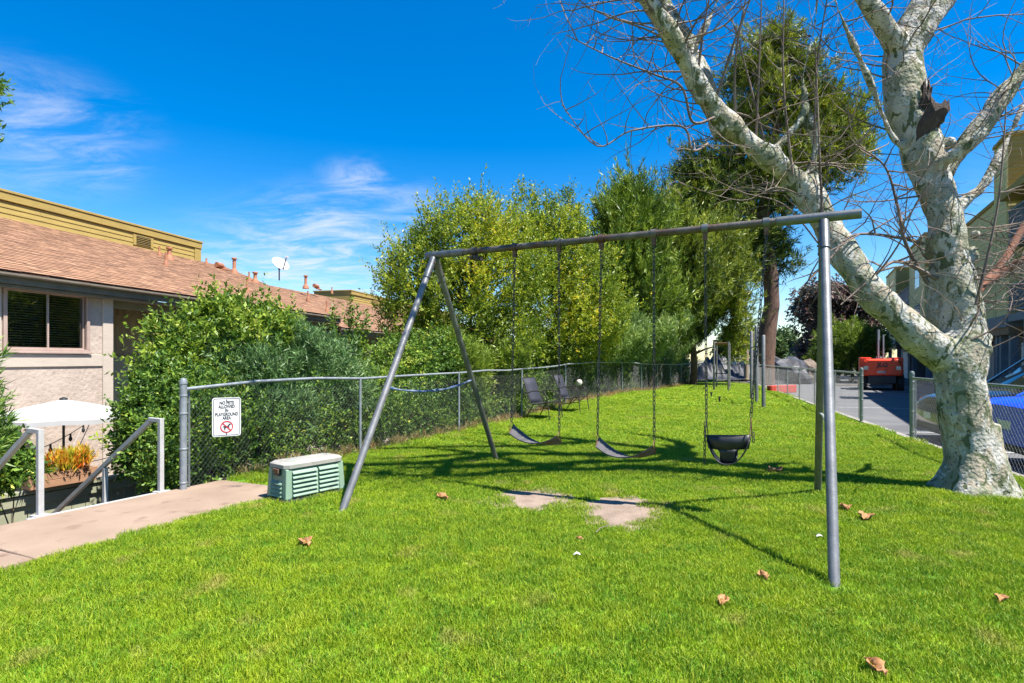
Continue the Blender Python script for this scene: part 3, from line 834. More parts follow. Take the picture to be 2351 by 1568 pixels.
sheet('sling', rows)
for tp, e in ((A, a), (B, b)):
    chain(root, tp, e + Vector((0, 0, 0.16)))
    mb = MB(); mb.tube([e + Vector((0, 0, 0.16)), e + fv * 0.05 + Vector((0, 0, -0.02))], 0.005, 6).tube([e + Vector((0, 0, 0.16)), e - fv * 0.06 + Vector((0, 0, -0.02))], 0.005, 6)
    mb.build('seat_hanger', M['rust' if e is b else 'chain'], root, smooth=True)
chain(root, a + Vector((-0.012, 0, 0.12)), a + Vector((-0.02, 0, -0.28)))
chain(root, b + Vector((0.02, 0, 0.02)), b + Vector((0.025, 0, -0.07)))

# straps tied to the legs
def on_leg(f, ap, z): 
    k = z / ap.z; return f + (ap - f) * k
p0, p1 = on_leg(LF, AL, 1.19), on_leg(LB, AL, 1.19)
pts_ = []
for k in range(17):
    q = k / 16; p = p0.lerp(p1, q); p.z = 1.2 - 0.10 * 4 * q * (1 - q) + 0.03 * q; pts_.append(p)
one('strap', 'sagging blue and white strap tied between the two splayed legs', 'strap', MB().tube(pts_, [0.013 + 0.006 * math.sin(k * 1.7) for k in range(17)], 7), M['bluerope'], p0, smooth=True)
p0 = on_leg(RB, AR, 0.93) + Vector((-0.02, -0.05, 0)); p1 = p0 + Vector((0.06, -0.05, -0.13))
one('strap', 'short white strap knotted to the dull back leg', 'strap', MB().tube([p0 + Vector((-0.03, 0, 0.04)), p0 + Vector((0.01, -0.03, 0.0)), p1], [0.008, 0.014, 0.010], 7), M['white'], p0, smooth=True)

# ------------------------------------------------------------------ sign on the fence
sp = DN(2.19 + 0.50, 1.19 - 0.055, 0)
sc_ = P(477, 957, sp.y); su = Vector((0.447, 0.894, 0)); sn = -N2.to_3d()
cz = Vector((sp.x, sp.y, sc_.z))
su = (su * 0.55 + Vector((1, 0, 0)) * 0.45).normalized(); sn = Vector((su.y, -su.x, 0)); su_up = Vector((0.02, 0, 1)).normalized()
SW_, SH_ = 0.315, 0.465
def rrect(w, h, r, o, n=5):
    pts = []
    for (sx, sy, a0) in ((1, 1, 0), (-1, 1, 90), (-1, -1, 180), (1, -1, 270)):
        for k in range(n + 1):
            t = R(a0 + 90 * k / n); pts.append(cz + su * (sx * (w / 2 - r) + r * math.cos(t)) + Vector((0, 0, 1)) * (sy * (h / 2 - r) + r * math.sin(t)) + sn * o)
    return pts
sg = empty('warning_sign', cz - Vector((0, 0, SH_ / 2)), 'white no pets allowed sign wired to the chain-link fence', 'sign')
MB().prism(rrect(SW_, SH_, 0.03, 0), sn * 0.004).build('plate', M['sign'], sg)
o_, i_ = rrect(SW_ - 0.022, SH_ - 0.022, 0.022, 0.0052), rrect(SW_ - 0.034, SH_ - 0.034, 0.017, 0.0052)
mb = MB(); n = len(o_); mb.add(o_ + i_, [(k, (k + 1) % n, n + (k + 1) % n, n + k) for k in range(n)]); mb.build('border', M['ink'], sg)
Rm = Matrix((su, Vector((0, 0, 1)), sn)).transposed()
for txt, yy, ss in (('NO PETS', 0.168, 0.92), ('ALLOWED', 0.122, 0.98), ('IN', 0.076, 1.0), ('PLAYGROUND', 0.030, 0.92), ('AREA', -0.014, 1.0)):
    cu = bpy.data.curves.new('lettering', 'FONT'); cu.body = txt; cu.size = 0.055; cu.align_x = 'CENTER'; cu.align_y = 'CENTER'; cu.offset = 0.0014
    cu.extrude = 0.0003; cu.materials.append(M['ink'])
    t_ = bpy.data.objects.new('lettering', cu); COL.objects.link(t_); t_.parent = sg
    w_ = {'NO PETS': 0.155, 'ALLOWED': 0.18, 'IN': 0.034, 'PLAYGROUND': 0.25, 'AREA': 0.095}[txt]
    t_ = to_mesh(t_); t_.scale = (w_ / max(t_.dimensions.x, 1e-3), 0.95, 1)
    t_.location = Vector((0, 0, SH_ / 2)) + Vector((0, 0, 1)) * yy + sn * 0.006
    t_.rotation_euler = Rm.to_euler()
def sgp(x, y, o): return cz + su * x + Vector((0, 0, 1)) * y + sn * o
ring, cy_, rr = [], -0.118, 0.071
mb = MB(); n = 28
vs = [sgp(q * math.cos(2 * math.pi * k / n), cy_ + q * math.sin(2 * math.pi * k / n), 0.0075) for q in (rr, rr - 0.012) for k in range(n)]
mb.add(vs, [(k, (k + 1) % n, n + (k + 1) % n, n + k) for k in range(n)]); 
q = (rr - 0.006) * 0.7071
mb.add([sgp(-q - .004, cy_ + q - .004, 0.0078), sgp(-q + .004, cy_ + q + .004, 0.0078), sgp(q + .004, cy_ - q + .004, 0.0078), sgp(q - .004, cy_ - q - .004, 0.0078)], [(0, 1, 2, 3)])
mb.build('red_circle', M['red'], sg)
dog = [(-.040, .012), (-.030, .004), (-.022, .010), (.010, .010), (.022, .030), (.032, .034), (.044, .022), (.030, .016), (.024, -.004), (.034, -.034), (.027, -.036), (.012, -.010), (-.010, -.008), (-.016, -.036), (-.024, -.036), (-.026, -.006), (-.038, .002)]
mb = MB(); mb.prism([sgp(x * 1.05, cy_ + y * 1.05, 0.0062) for x, y in dog], sn * 0.0006); mb.build('dog_emblem', M['ink'], sg)
for yy in (0.2, -0.2): MB().lathe(sgp(0, yy, 0.006) - Vector((0, 0, 0.006)), [(0.006, 0), (0.006, 0.012)], 8).build('bolt', M['darkmetal'], sg)

# ------------------------------------------------------------------ green utility box
bx0 = G(1010 / 1.276 * 1.0, 1160)
fl = G(652, 1163); fr = G(789, 1133); 
ux = (fr - fl).xy.to_3d().normalized(); uy = Vector((-ux.y, ux.x, 0)); uz = Vector((0, 0, 1))
BW, BD, BH = (fr - fl).length * 1.0, 0.36, 0.385
o0 = fl + ux * 0.02; AX = (ux, uy, uz)
def BX(x, y, z): return Vector((o0.x, o0.y, lawn_h(o0.x, o0.y))) + ux * x + uy * y + uz * z
ub = empty('utility_box', BX(BW / 2, BD / 2, 0), 'pale green louvred utility box with weathered lid beside the pavement', 'utility box')
def frus(x0, x1, y0, y1, z0, z1, ins):
    lo = [BX(x0, y0, z0), BX(x1, y0, z0), BX(x1, y1, z0), BX(x0, y1, z0)]
    hi = [BX(x0 + ins, y0 + ins, z1), BX(x1 - ins, y0 + ins, z1), BX(x1 - ins, y1 - ins, z1), BX(x0 + ins, y1 - ins, z1)]
    return [lo, hi]
MB().loft(frus(-0.03, BW + 0.03, -0.03, BD + 0.03, -0.06, 0.03, 0)).build('base_plinth', M['darkmetal'], ub, bevel=0.01)
MB().loft(frus(0.012, BW - 0.012, 0.012, BD - 0.012, 0.03, BH - 0.04, 0.018)).build('body', M['box_green'], ub, bevel=0.02)
for (x, y) in ((0, 0), (BW, 0), (BW, BD), (0, BD)):
    ix, iy = (1 if x == 0 else -1), (1 if y == 0 else -1)
    mb = MB(); mb.loft([[BX(x + ix * aa, y + iy * bb, 0.03) for aa, bb in ((0, 0), (.07, 0), (.07, .02), (.02, .07), (0, .07))],
                        [BX(x + ix * (aa + .016), y + iy * (bb + .016), BH - 0.045) for aa, bb in ((0, 0), (.07, 0), (.07, .02), (.02, .07), (0, .07))]])
    mb.build('corner_post', M['box_green'], ub, bevel=0.012)
lid = [BX(0.0, 0.0, BH - 0.045), BX(BW, 0, BH - 0.045), BX(BW, BD, BH - 0.045), BX(0, BD, BH - 0.045)]
def rr_ring(ins, z):
    ch = 0.045; x0, x1, y0, y1 = ins, BW - ins, ins, BD - ins
    return [BX(x0 + ch, y0, z), BX(x1 - ch, y0, z), BX(x1, y0 + ch, z), BX(x1, y1 - ch, z), BX(x1 - ch, y1, z), BX(x0 + ch, y1, z), BX(x0, y1 - ch, z), BX(x0, y0 + ch, z)]
MB().loft([rr_ring(0.006, BH - 0.04), rr_ring(0.006, BH - 0.002), rr_ring(0.03, BH + 0.018), rr_ring(0.09, BH + 0.024)]).build('lid', M['box_lid'], ub, smooth=True)
def louvre(x0, x1, z, side_):
    h = 0.030
    if side_ == 0: prof = [(0.006, z), (-0.016, z + 0.006), (-0.010, z + h), (0.010, z + h + 0.008)]
    prof = [(0.020, z), (-0.014, z + 0.002), (-0.010, z + 0.010), (0.022, z + h + 0.012)]
    mb = MB(); mb.prism([BX(x0, p + 0.012 * z / BH, q) if side_ == 0 else BX(p + 0.012 * z / BH, x0, q) for p, q in prof], (ux if side_ == 0 else uy) * (x1 - x0))
    mb.build('louvre', M['box_green'], ub)
for k in range(6):
    z = 0.055 + 0.046 * k
    louvre(0.085, BW * 0.53 - 0.012, z, 0); louvre(BW * 0.53 + 0.012, BW - 0.085, z, 0)
for k in range(4): louvre(0.08, BD - 0.08, 0.05 + 0.042 * k, 1)
MB().box(BX(0.012, BD * 0.5, 0.30), (0.02, 0.12, 0.075), AX).build('recess_plate', M['darkmetal'], ub, bevel=0.01)
MB().box(BX(0.0, BD * 0.5, 0.315), (0.02, 0.10, 0.045), AX).build('label_plate', M['rust'], ub, bevel=0.005)

# ------------------------------------------------------------------ white stair handrails
def handrail(label, base, full):
    z0 = 0.0; hp = base + Vector((0, 0, 0.80)); nd = N2.to_3d(); s_ = 0.048
    root = empty('handrail', base, label, 'handrail', 'handrails of the stair')
    MB().bar(base + Vector((0, 0, z0)), hp, s_, s_, up=N2.to_3d()).build('post', M['white'], root, bevel=0.004)
    MB().box(base + Vector((0, 0, 0.012)), (0.12, 0.12, 0.02), (D2.to_3d(), nd, Vector((0, 0, 1)))).build('foot_plate', M['white'], root, bevel=0.004)
    k1 = base + nd * 0.20 + Vector((0, 0, 0.80 - s_ / 2))
    MB().bar(base - nd * (s_ / 2) + Vector((0, 0, 0.80 + s_ / 2 - 0.025)), k1 + Vector((0, 0, 0.028)), s_ * 0.98, 0.042).build('top_rail', M['white'], root, bevel=0.004)
    k2 = base + nd * 2.75 + Vector((0, 0, 0.80 - 2.55 * 0.655))
    MB().bar(k1 - nd * 0.02 + Vector((0, 0, 0.012)), k2, s_ * 0.96, 0.048).build('sloping_rail', M['white'], root, bevel=0.004)
    for q in (1.05, 2.5):
        t_ = base + nd * q + Vector((0, 0, 0.78 - (q - 0.2) * 0.655 - 0.03))
        b_ = Vector((t_.x, t_.y, -0.655 * q - 0.30))
        MB().bar(b_, t_, 0.046, 0.046, up=N2.to_3d()).build('post', M['white'], root, bevel=0.004)
handrail('white square handrail of the stair, next to the fence end post', DN(1.99, 1.30, 0.02), True)
handrail('white square handrail of the stair, beside the flower planter', DN(0.86, 1.34, 0.02), True)

# ------------------------------------------------------------------ patio chairs by the fence
def make_chair(label, loc, rz):
    root = empty('patio_chair', (0, 0, 0), label, 'chair', 'sling chairs by the fence')
    n = 10
    def sh(name, path, w, m_):
        V, F = [], []
        for (x, z) in path:
            for yy in (-w / 2, w / 2): V.append((x, yy, z))
        for k in range(len(path) - 1): F.append((2 * k, 2 * k + 1, 2 * k + 3, 2 * k + 2))
        mb = MB(); mb.add(V, F); o = mb.build(name, M[m_], root, smooth=True); s = o.modifiers.new('t', 'SOLIDIFY'); s.thickness = 0.008
    sh('seat', [(-0.22, 0.36), (-0.15, 0.345), (0.0, 0.36), (0.18, 0.40), (0.27, 0.42), (0.30, 0.40)], 0.48, 'sling')
    sh('backrest', [(-0.23, 0.37), (-0.27, 0.47), (-0.33, 0.62), (-0.40, 0.80), (-0.46, 0.95)], 0.48, 'sling')
    for s in (-1, 1):
        y = s * 0.255
        MB().tube([(-0.46, y, 0.96), (-0.33, y, 0.62), (-0.24, y, 0.37), (-0.15, y, 0.335), (0.1, y, 0.37), (0.29, y, 0.41)], 0.012, 8).build('side_rail', M['bronze'], root, smooth=True)
        y2 = s * 0.29
        MB().tube([(-0.30, y2, 0.60), (-0.16, y2, 0.655), (0.05, y2, 0.66), (0.20, y2, 0.62), (0.26, y2, 0.52), (0.30, y2, 0.25), (0.33, y2, 0.0)], 0.012, 8).build('arm', M['bronze'], root, smooth=True)
        MB().tube([(-0.10, y2, 0.36), (-0.22, y2, 0.2), (-0.33, y2, 0.0)], 0.012, 8).build('leg', M['bronze'], root, smooth=True)
        MB().tube([(0.26, y, 0.41), (0.05, y, 0.22), (-0.22, y, 0.2)], 0.009, 6).build('brace', M['bronze'], root, smooth=True)
    MB().tube([(-0.46, -0.255, 0.96), (-0.46, 0.255, 0.96)], 0.011, 8).build('top_bar', M['bronze'], root, smooth=True)
    MB().tube([(0.29, -0.29, 0.41), (0.29, 0.29, 0.41)], 0.011, 8).build('front_bar', M['bronze'], root, smooth=True)
    root.location = loc; root.rotation_euler = (0, 0, rz)
    return root
for (u, Yc, rz, lab) in ((1250, 14.2, R(-36), 'dark sling patio chair by the fence, beside the swing legs'), (1316, 15.8, R(-30), 'dark sling patio chair by the fence, beside the white globe')):
    g_ = P(u, 950, Yc); g_.z = lawn_h(g_.x, g_.y) + 0.01
    make_chair(lab, g_, rz)
gp = P(1330, 878, 17.2); gz = lawn_h(gp.x, gp.y)
gl = empty('garden_globe', (gp.x, gp.y, gz), 'white globe on a thin stake in front of the fence', 'globe')
MB().tube([(gp.x, gp.y, gz - 0.1), (gp.x, gp.y, gp.z)], 0.008, 6).build('stake', M['darkmetal'], gl)
MB().lathe((gp.x, gp.y, gp.z), [(0.02, -0.08), (0.06, -0.075), (0.085, -0.03), (0.085, 0.03), (0.06, 0.07), (0.02, 0.085)], 16).build('ball', M['globe'], gl, smooth=True)

# ------------------------------------------------------------------ climbing frame, bars, stakes on the far lawn
cf = empty('climbing_frame', (10.3, 28.8, 0.0), 'steel overhead ladder on four posts near the end of the lawn', 'climbing frame')
c4 = [Vector((9.45, 27.6, 0)), Vector((9.98, 27.2, 0)), Vector((10.72, 30.9, 0)), Vector((11.22, 30.4, 0))]
HZ = 2.24
for p in c4: MB().tube([p + Vector((0, 0, -0.2)), p + Vector((0, 0, HZ + 0.06))], 0.045, 10).build('post', M['galv'], cf, smooth=True)
for a_, b_ in ((0, 2), (1, 3)): MB().tube([c4[a_] + Vector((0, 0, HZ)), c4[b_] + Vector((0, 0, HZ))], 0.035, 8).build('side_rail', M['galv'], cf, smooth=True)
for k in range(10):
    q = (k + 0.5) / 10; a_, b_ = c4[0].lerp(c4[2], q), c4[1].lerp(c4[3], q)
    MB().tube([a_ + Vector((0, 0, HZ)), b_ + Vector((0, 0, HZ))], 0.03, 8).build('rung', M['rust'], cf, smooth=True)
for zz in (0.22, 0.36, 0.95): MB().tube([c4[2] + Vector((0, 0, zz)), c4[3] + Vector((0, 0, zz))], 0.022, 8).build('rung', M['galv'], cf, smooth=True)
for (i, j) in ((0, 1),):
    for zz in (0.82,): MB().tube([c4[i] + Vector((0, 0, zz)), c4[j] + Vector((0, 0, zz))], 0.02, 8).build('rung', M['darkmetal'], cf, smooth=True)
cb = empty('chin_up_bars', (8.17, 19.7, 0.0), 'three grey posts with chin-up bars of stepped height', 'chin-up bars')
tp = [(Vector((8.77, 21.6, 0)), 2.50), (Vector((8.17, 19.7, 0)), 2.58), (Vector((7.59, 17.8, 0)), 2.20)]
for p, h in tp: MB().lathe(p, [(0.055, -0.2), (0.055, h), (0.04, h + 0.02)], 12).build('post', M['galv'], cb, smooth=True)
MB().tube([tp[0][0] + Vector((0, 0, 1.92)), tp[1][0] + Vector((0, 0, 1.92))], 0.02, 8).build('bar', M['galv'], cb, smooth=True)
MB().tube([tp[1][0] + Vector((0, 0, 1.63)), tp[2][0] + Vector((0, 0, 1.63))], 0.02, 8).build('bar', M['galv'], cb, smooth=True)
for (u, v) in ((1633, 917), (1652, 928)):
    p = G(u, v); p.z = lawn_h(p.x, p.y)
    mb = MB(); mb.lathe(p, [(0.03, -0.05), (0.03, 0.17), (0.05, 0.175), (0.05, 0.2), (0.01, 0.215)], 8)
    one('sprinkler_stake', {1633: 'short dark sprinkler stake in the lawn closest to the climbing frame', 1652: 'short dark sprinkler stake in the lawn, farther from the climbing frame'}[u], 'sprinkler', mb, M['darkmetal'], p, 'sprinkler stakes in the lawn')

# ------------------------------------------------------------------ fallen leaves
def dry_leaf(label, u, v, size, rz, seed, z=0.03):
    r = random.Random(seed); c = G(u, v); c.z = lawn_h(c.x, c.y) + z
    V, F = [], []; n, k = 9, 5
    for i in range(n):
        q = i / (n - 1); w = size * 0.5 * (math.sin(math.pi * (q * 0.92 + 0.05)) ** 0.7) * (1 + 0.35 * math.sin(q * 15 + seed))
        for j in range(k):
            s = j / (k - 1) * 2 - 1
            curl = 0.22 * size * (abs(s) ** 1.6) + 0.10 * size * math.sin(q * 7 + s * 3 + seed)
            x, y = (q - 0.5) * size * 1.25, s * w * 0.62
            V.append(Vector((x * math.cos(rz) - y * math.sin(rz), x * math.sin(rz) + y * math.cos(rz), curl + r.uniform(-.006, .006))) + c)
    for i in range(n - 1):
        for j in range(k - 1): F.append((i * k + j, i * k + j + 1, (i + 1) * k + j + 1, (i + 1) * k + j))
    mb = MB(); mb.add(V, F)
    o = one('dry_leaf', label, 'leaf', mb, M['dryleaf'], c, 'curled dry leaves on the lawn', smooth=True)
    s = o.modifiers.new('t', 'SOLIDIFY'); s.thickness = 0.0015
for i, (u, v, s, lab) in enumerate((
    (1015, 1152, 0.135, 'curled tan dry leaf on the grass between the box and the dirt patches'),
    (701, 1258, 0.125, 'pointed brown dry leaf on the grass in front of the utility box'),
    (1990, 1203, 0.16, 'long curled tan dry leaf on the grass near the tree roots'),
    (1940, 1180, 0.13, 'tan dry leaf lying just behind the front swing leg'),
    (1780, 1096, 0.16, 'flat brown dry leaf in the shade behind the bucket swing'),
    (1752, 1338, 0.085, 'small crumpled brown leaf on the grass left of the front swing leg'),
    (1660, 1408, 0.085, 'small split brown leaf on the open foreground grass'),
    (2010, 1566, 0.10, 'brown dry leaf at the near edge of the lawn'),
    (1330, 1250, 0.05, 'tiny pale scrap of leaf on the open grass'),
    (2300, 1392, 0.085, 'small faded leaf on the grass under the tree'))):
    dry_leaf(lab, u, v, s * 1.1, random.uniform(0, 3.1), 31 + i)
for (u, v, lab) in ((1324, 1296, 'small white paper scrap on the open grass'), (1881, 1252, 'small white paper scrap near the front swing leg')):
    c = G(u, v); c.z = lawn_h(c.x, c.y) + 0.04
    mb = MB(); mb.add([c + Vector(q) for q in ((-.025, -.01, 0), (.0, -.015, .012), (.028, -.008, 0), (.024, .016, .006), (0, .012, .018), (-.02, .014, .003))], [(0, 1, 4, 5), (1, 2, 3, 4)])
    one('paper_scrap', lab, 'paper', mb, M['paper'], c, 'paper scraps on the lawn')
c = G(1475 / 1.0, 1240); 
pts_ = [G(1368, 1236) + Vector((0, 0, .05)), G(1378, 1228) + Vector((0, 0, .06)), G(1392, 1222) + Vector((0, 0, .055)), G(1408, 1218) + Vector((0, 0, .05))]
one('fallen_twig', 'short pale twig lying on the grass', 'twig', MB().tube(pts_, [0.004, 0.004, 0.003, 0.002], 5), M['twig'], pts_[0])
# ------------------------------------------------------------------ houses on the sunken side
HO, HD, HN = Vector((-12.8, 0, 0)), Vector((0.2195, 0.9756, 0)), Vector((0.9756, -0.2195, 0))
UZ = Vector((0, 0, 1)); HAX = (HD, HN, UZ)
def HP(s, o, z): return HO + HD * s + HN * o + UZ * z
def hbox(s0, s1, o0, o1, z0, z1): return MB().box(HP((s0 + s1) / 2, (o0 + o1) / 2, (z0 + z1) / 2), (s1 - s0, o1 - o0, z1 - z0), HAX)
def shingle_mat():
    m = bpy.data.materials.new('roof_shingle'); m.use_nodes = True
    nodes, links = m.node_tree.nodes, m.node_tree.links; b = nodes['Principled BSDF']
    a = nodes.new('ShaderNodeAttribute'); a.attribute_name = 'tint'
    cr = nodes.new('ShaderNodeValToRGB'); e = cr.color_ramp.elements
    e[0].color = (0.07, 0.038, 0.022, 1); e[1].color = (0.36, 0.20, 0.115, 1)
    e3 = e.new(0.2); e3.color = (0.175, 0.092, 0.052, 1)
    e2 = e.new(0.5); e2.color = (0.265, 0.138, 0.076, 1)
    links.new(a.outputs['Fac'], cr.inputs[0])
    g_ = nodes.new('ShaderNodeNewGeometry'); n = nodes.new('ShaderNodeTexNoise'); n.inputs['Scale'].default_value = 40; n.inputs['Detail'].default_value = 4
    links.new(g_.outputs['Position'], n.inputs['Vector'])
    mx = nodes.new('ShaderNodeMix'); mx.data_type = 'RGBA'; mx.blend_type = 'MULTIPLY'; mx.inputs['Factor'].default_value = 0.5
    links.new(cr.outputs[0], mx.inputs['A']); links.new(n.outputs['Color'], mx.inputs['B'])
    r = nodes.new('ShaderNodeMapRange'); r.inputs['To Min'].default_value = 0.6; r.inputs['To Max'].default_value = 1.4; links.new(n.outputs['Fac'], r.inputs['Value'])
    c = nodes.new('ShaderNodeCombineColor')
    for k in range(3): links.new(r.outputs[0], c.inputs[k])
    links.new(c.outputs[0], mx.inputs['B']); links.new(mx.outputs['Result'], b.inputs['Base Color'])
    b.inputs['Roughness'].default_value = 0.95
    return m
M['shingle'] = shingle_mat()
RO0, RO1, RZ0, RZ1 = 0.86, -4.49, 3.16, 5.33
def shingle_part(root, s0, s1, dz, roofpart):
    r = np.random.default_rng(int(s0 * 10)); V, F, T = [], [], []
    L = math.hypot(RO0 - RO1, RZ1 - RZ0); nc = 41
    up = (HN * (RO1 - RO0) + UZ * (RZ1 - RZ0)).normalized(); nrm = HD.cross(up).normalized()
    if nrm.z < 0: nrm = -nrm
    base = HP(0, RO0, RZ0 + dz)
    for k in range(nc):
        a0, a1 = L * k / nc, min(L, L * (k + 1.6) / nc)
        s = s0 - r.uniform(0, 0.3)
        while s < s1:
            w = r.uniform(0.18, 0.34); e = min(s + w - 0.006, s1); b_ = max(s, s0)
            if e - b_ > 0.03:
                lift = 0.013 + r.uniform(0, 0.008); j = r.uniform(-0.012, 0.012)
                i = len(V)
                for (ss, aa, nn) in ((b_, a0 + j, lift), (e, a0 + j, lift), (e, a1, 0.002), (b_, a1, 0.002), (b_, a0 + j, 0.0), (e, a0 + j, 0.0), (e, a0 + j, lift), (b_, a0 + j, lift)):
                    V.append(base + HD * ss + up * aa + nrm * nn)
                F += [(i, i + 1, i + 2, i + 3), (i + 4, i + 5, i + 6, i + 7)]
                T += [float(np.clip(r.normal(0.55, 0.2), 0.25, 1))] * 4 + [0.0] * 4  # dark butt edges, coloured to draw the shadow lines between courses
            s += w
    me = bpy.data.meshes.new('shingles'); off = wloc(root)
    me.from_pydata([tuple(q - off) for q in V], [], F); me.update()
    at = me.attributes.new('tint', 'FLOAT', 'POINT'); at.data.foreach_set('value', np.array(T, np.float32))
    o = link_mesh('shingles', me, M['shingle'], roofpart); o['kind'] = 'stuff'
    return o
def gable_roof(root, s0, s1, dz, beam0=None):
    z0, z1 = RZ0 + dz, RZ1 + dz; b = -9.9
    sec = [(RO0 - 0.02, z0 - 0.10), (RO0 - 0.02, z0 - 0.012), (RO1, z1 - 0.012), (b, z0 - 0.012), (b, z0 - 0.1), (RO1, z1 - 0.12)]
    ro = MB().prism([HP(s0, o, z) for o, z in sec], HD * (s1 - s0)).build('roof', M['drip'], root)
    shingle_part(root, s0, s1, dz, ro)
    hbox(s0, s1, RO0 - 0.07, RO0 - 0.03, z0 - 0.24, z0 - 0.05).build('fascia', M['eave'], ro)
    g = MB()
    prof = [(RO0 - 0.02, z0 - 0.045), (RO0 - 0.02, z0 - 0.10), (RO0 + 0.045, z0 - 0.105), (RO0 + 0.065, z0 - 0.08), (RO0 + 0.065, z0 - 0.045), (RO0 + 0.055, z0 - 0.045), (RO0 + 0.052, z0 - 0.075), (RO0 + 0.0, z0 - 0.09), (RO0 - 0.012, z0 - 0.045)]
    g.prism([HP(s0, o, z) for o, z in prof], HD * (s1 - s0)).build('gutter', M['gutter'], ro)
    hbox(s0 + 0.02, s1 - 0.02, -0.88, RO0 - 0.08, z0 - 0.30, z0 - 0.25).build('soffit', M['eave'], ro)
    hbox(beam0 or s0 + 0.02, s1 - 0.02, 0.30, 0.42, z0 - 0.47, z0 - 0.302).build('eave_beam', M['olive'], ro)
    for ss in (s0 + 0.1, s1 - 0.1):
        MB().prism([HP(ss - .06, 0.0, z0 - 0.3), HP(ss - .06, 0.0, z0 - 0.13), HP(ss - .06, RO1, z1 - 0.2), HP(ss - .06, -9.0, z0 - 0.2), HP(ss - .06, -9.0, z0 - 0.3)], HD * 0.12).build('gable', M['olive'], root)
    return ro
def parapet(root, s0, s1, dz, vents):
    z = RZ1 + dz; o = RO1
    pr = hbox(s0, s1 - 0.02, o - 2.4, o - 0.03, z - 0.5, z + 0.70).build('upper_wall', M['yellow'], root)
    for k in range(3):
        zz = z - 0.02 + 0.155 * k; s = s0
        r = random.Random(k + int(s0))
        while s < s1 - 0.35:
            e = min(s + r.uniform(3.2, 5.0), s1 - 0.34)
            pts_ = [HP(s, o - 0.028, zz), HP(s, o + 0.022, zz), HP(s, o + 0.004, zz + 0.16), HP(s, o - 0.028, zz + 0.16)]
            MB().prism(pts_, HD * (e - s - 0.006)).build('board', M['yellow'], pr); s = e
    hbox(s1 - 0.33, s1, o - 0.03, o + 0.035, z - 0.06, z + 0.47).build('corner_board', M['yellow'], pr, bevel=0.006)
    s = s0; r = random.Random(5)
    while s < s1 - 0.1:
        e = min(s + r.uniform(4.0, 6.0), s1 + 0.03)
        hbox(s, e - 0.006, o - 0.03, o + 0.06, z + 0.475, z + 0.69).build('fascia_board', M['yellow'], pr, bevel=0.006); s = e
    hbox(s0, s1 + 0.06, o - 2.45, o + 0.085, z + 0.70, z + 0.765).build('cap', M['yellow'], pr, bevel=0.006)
    hbox(s1 - 0.02, s1 + 0.03, o - 2.42, o - 0.03, z - 0.8, z + 0.695).build('end_board', M['yellow'], pr)
    for ss in vents:
        v_ = hbox(ss - 0.42, ss + 0.42, o - 0.02, o + 0.04, z + 0.06, z + 0.42).build('vent', M['yellow'], pr)
        hbox(ss - 0.30, ss + 0.30, o + 0.01, o + 0.046, z + 0.10, z + 0.39).build('vent_recess', M['dark'], v_)
        for q in range(5): hbox(ss - 0.30, ss + 0.30, o + 0.03, o + 0.062, z + 0.108 + 0.058 * q, z + 0.122 + 0.058 * q).build('slat', M['yellow'], v_)

def wall_with_gap(root, s0, s1, o1, z0, z1, w, material):
    a, b, c, d = w     # opening s, s, z, z
    hbox(s0, a, o1 - 0.2, o1, z0, z1).build('wall', material, root); hbox(b, s1, o1 - 0.2, o1, z0, z1).build('wall', material, root)
    hbox(a, b, o1 - 0.2, o1, z0, c).build('wall', material, root); hbox(a, b, o1 - 0.2, o1, d, z1).build('wall', material, root)

H1 = empty('house', HP(14, -3, -1.85), 'beige stucco house with brown shingle roof and mustard clerestory', 'house', 'houses below the lawn')
WO = 0.5                                        # front wall stands out to near the eave
wa, wb, wc, wd = 11.74, 13.40, 1.70, 2.86
def fbox(s0, s1, o0, o1, z0, z1): return hbox(s0, s1, o0 + WO, o1 + WO, z0, z1)
wall_with_gap(H1, 3.0, 14.04, WO, -1.9, 3.02, (wa, wb, wc, wd), M['stucco'])
fbox(13.80, 14.06, 0.0, 0.035, -1.9, 2.92).build('corner_board', M['trim'], H1, bevel=0.006)
fbox(11.2, 13.798, 0.0, 0.03, 1.34, 1.60).build('band_board', M['trim'], H1, bevel=0.006)
fbox(11.2, 14.06, 0.0, 0.032, 2.95, 3.01).build('head_board', M['trim'], H1, bevel=0.006)
fbox(11.0, wa - 0.10, 0.0, 0.03, 1.605, 2.94).build('casing_board', M['trim'], H1, bevel=0.006)
W = empty('window', HP((wa + wb) / 2, WO, wc), parent=H1)
for (s0, s1, z0, z1) in ((wa - 0.07, wb + 0.07, wd, wd + 0.065), (wa - 0.07, wb + 0.07, wc - 0.065, wc), (wa - 0.07, wa, wc, wd), (wb, wb + 0.07, wc, wd)):
    fbox(s0, s1, -0.10, 0.045, z0, z1).build('frame', M['frame'], W, bevel=0.006)
fbox(wa - 0.10, wb + 0.10, 0.046, 0.075, wc - 0.09, wc - 0.05).build('sill', M['frame'], W, bevel=0.006)
ms = wa + (wb - wa) * 0.51
for s0, s1, oo in ((wa, ms, -0.02), (ms - 0.01, wb, -0.055)):
    for (p, q, z0, z1) in ((s0, s0 + 0.035, wc, wd), (s1 - 0.035, s1, wc, wd), (s0 + 0.035, s1 - 0.035, wc, wc + 0.035), (s0 + 0.035, s1 - 0.035, wd - 0.035, wd)):
        fbox(p, q, oo - 0.016, oo + 0.016, z0, z1).build('sash', M['frame'], W)
    fbox(s0 + 0.035, s1 - 0.035, oo - 0.003, oo + 0.003, wc + 0.035, wd - 0.035).build('pane', M['glass'], W)
zz = wc + 0.06
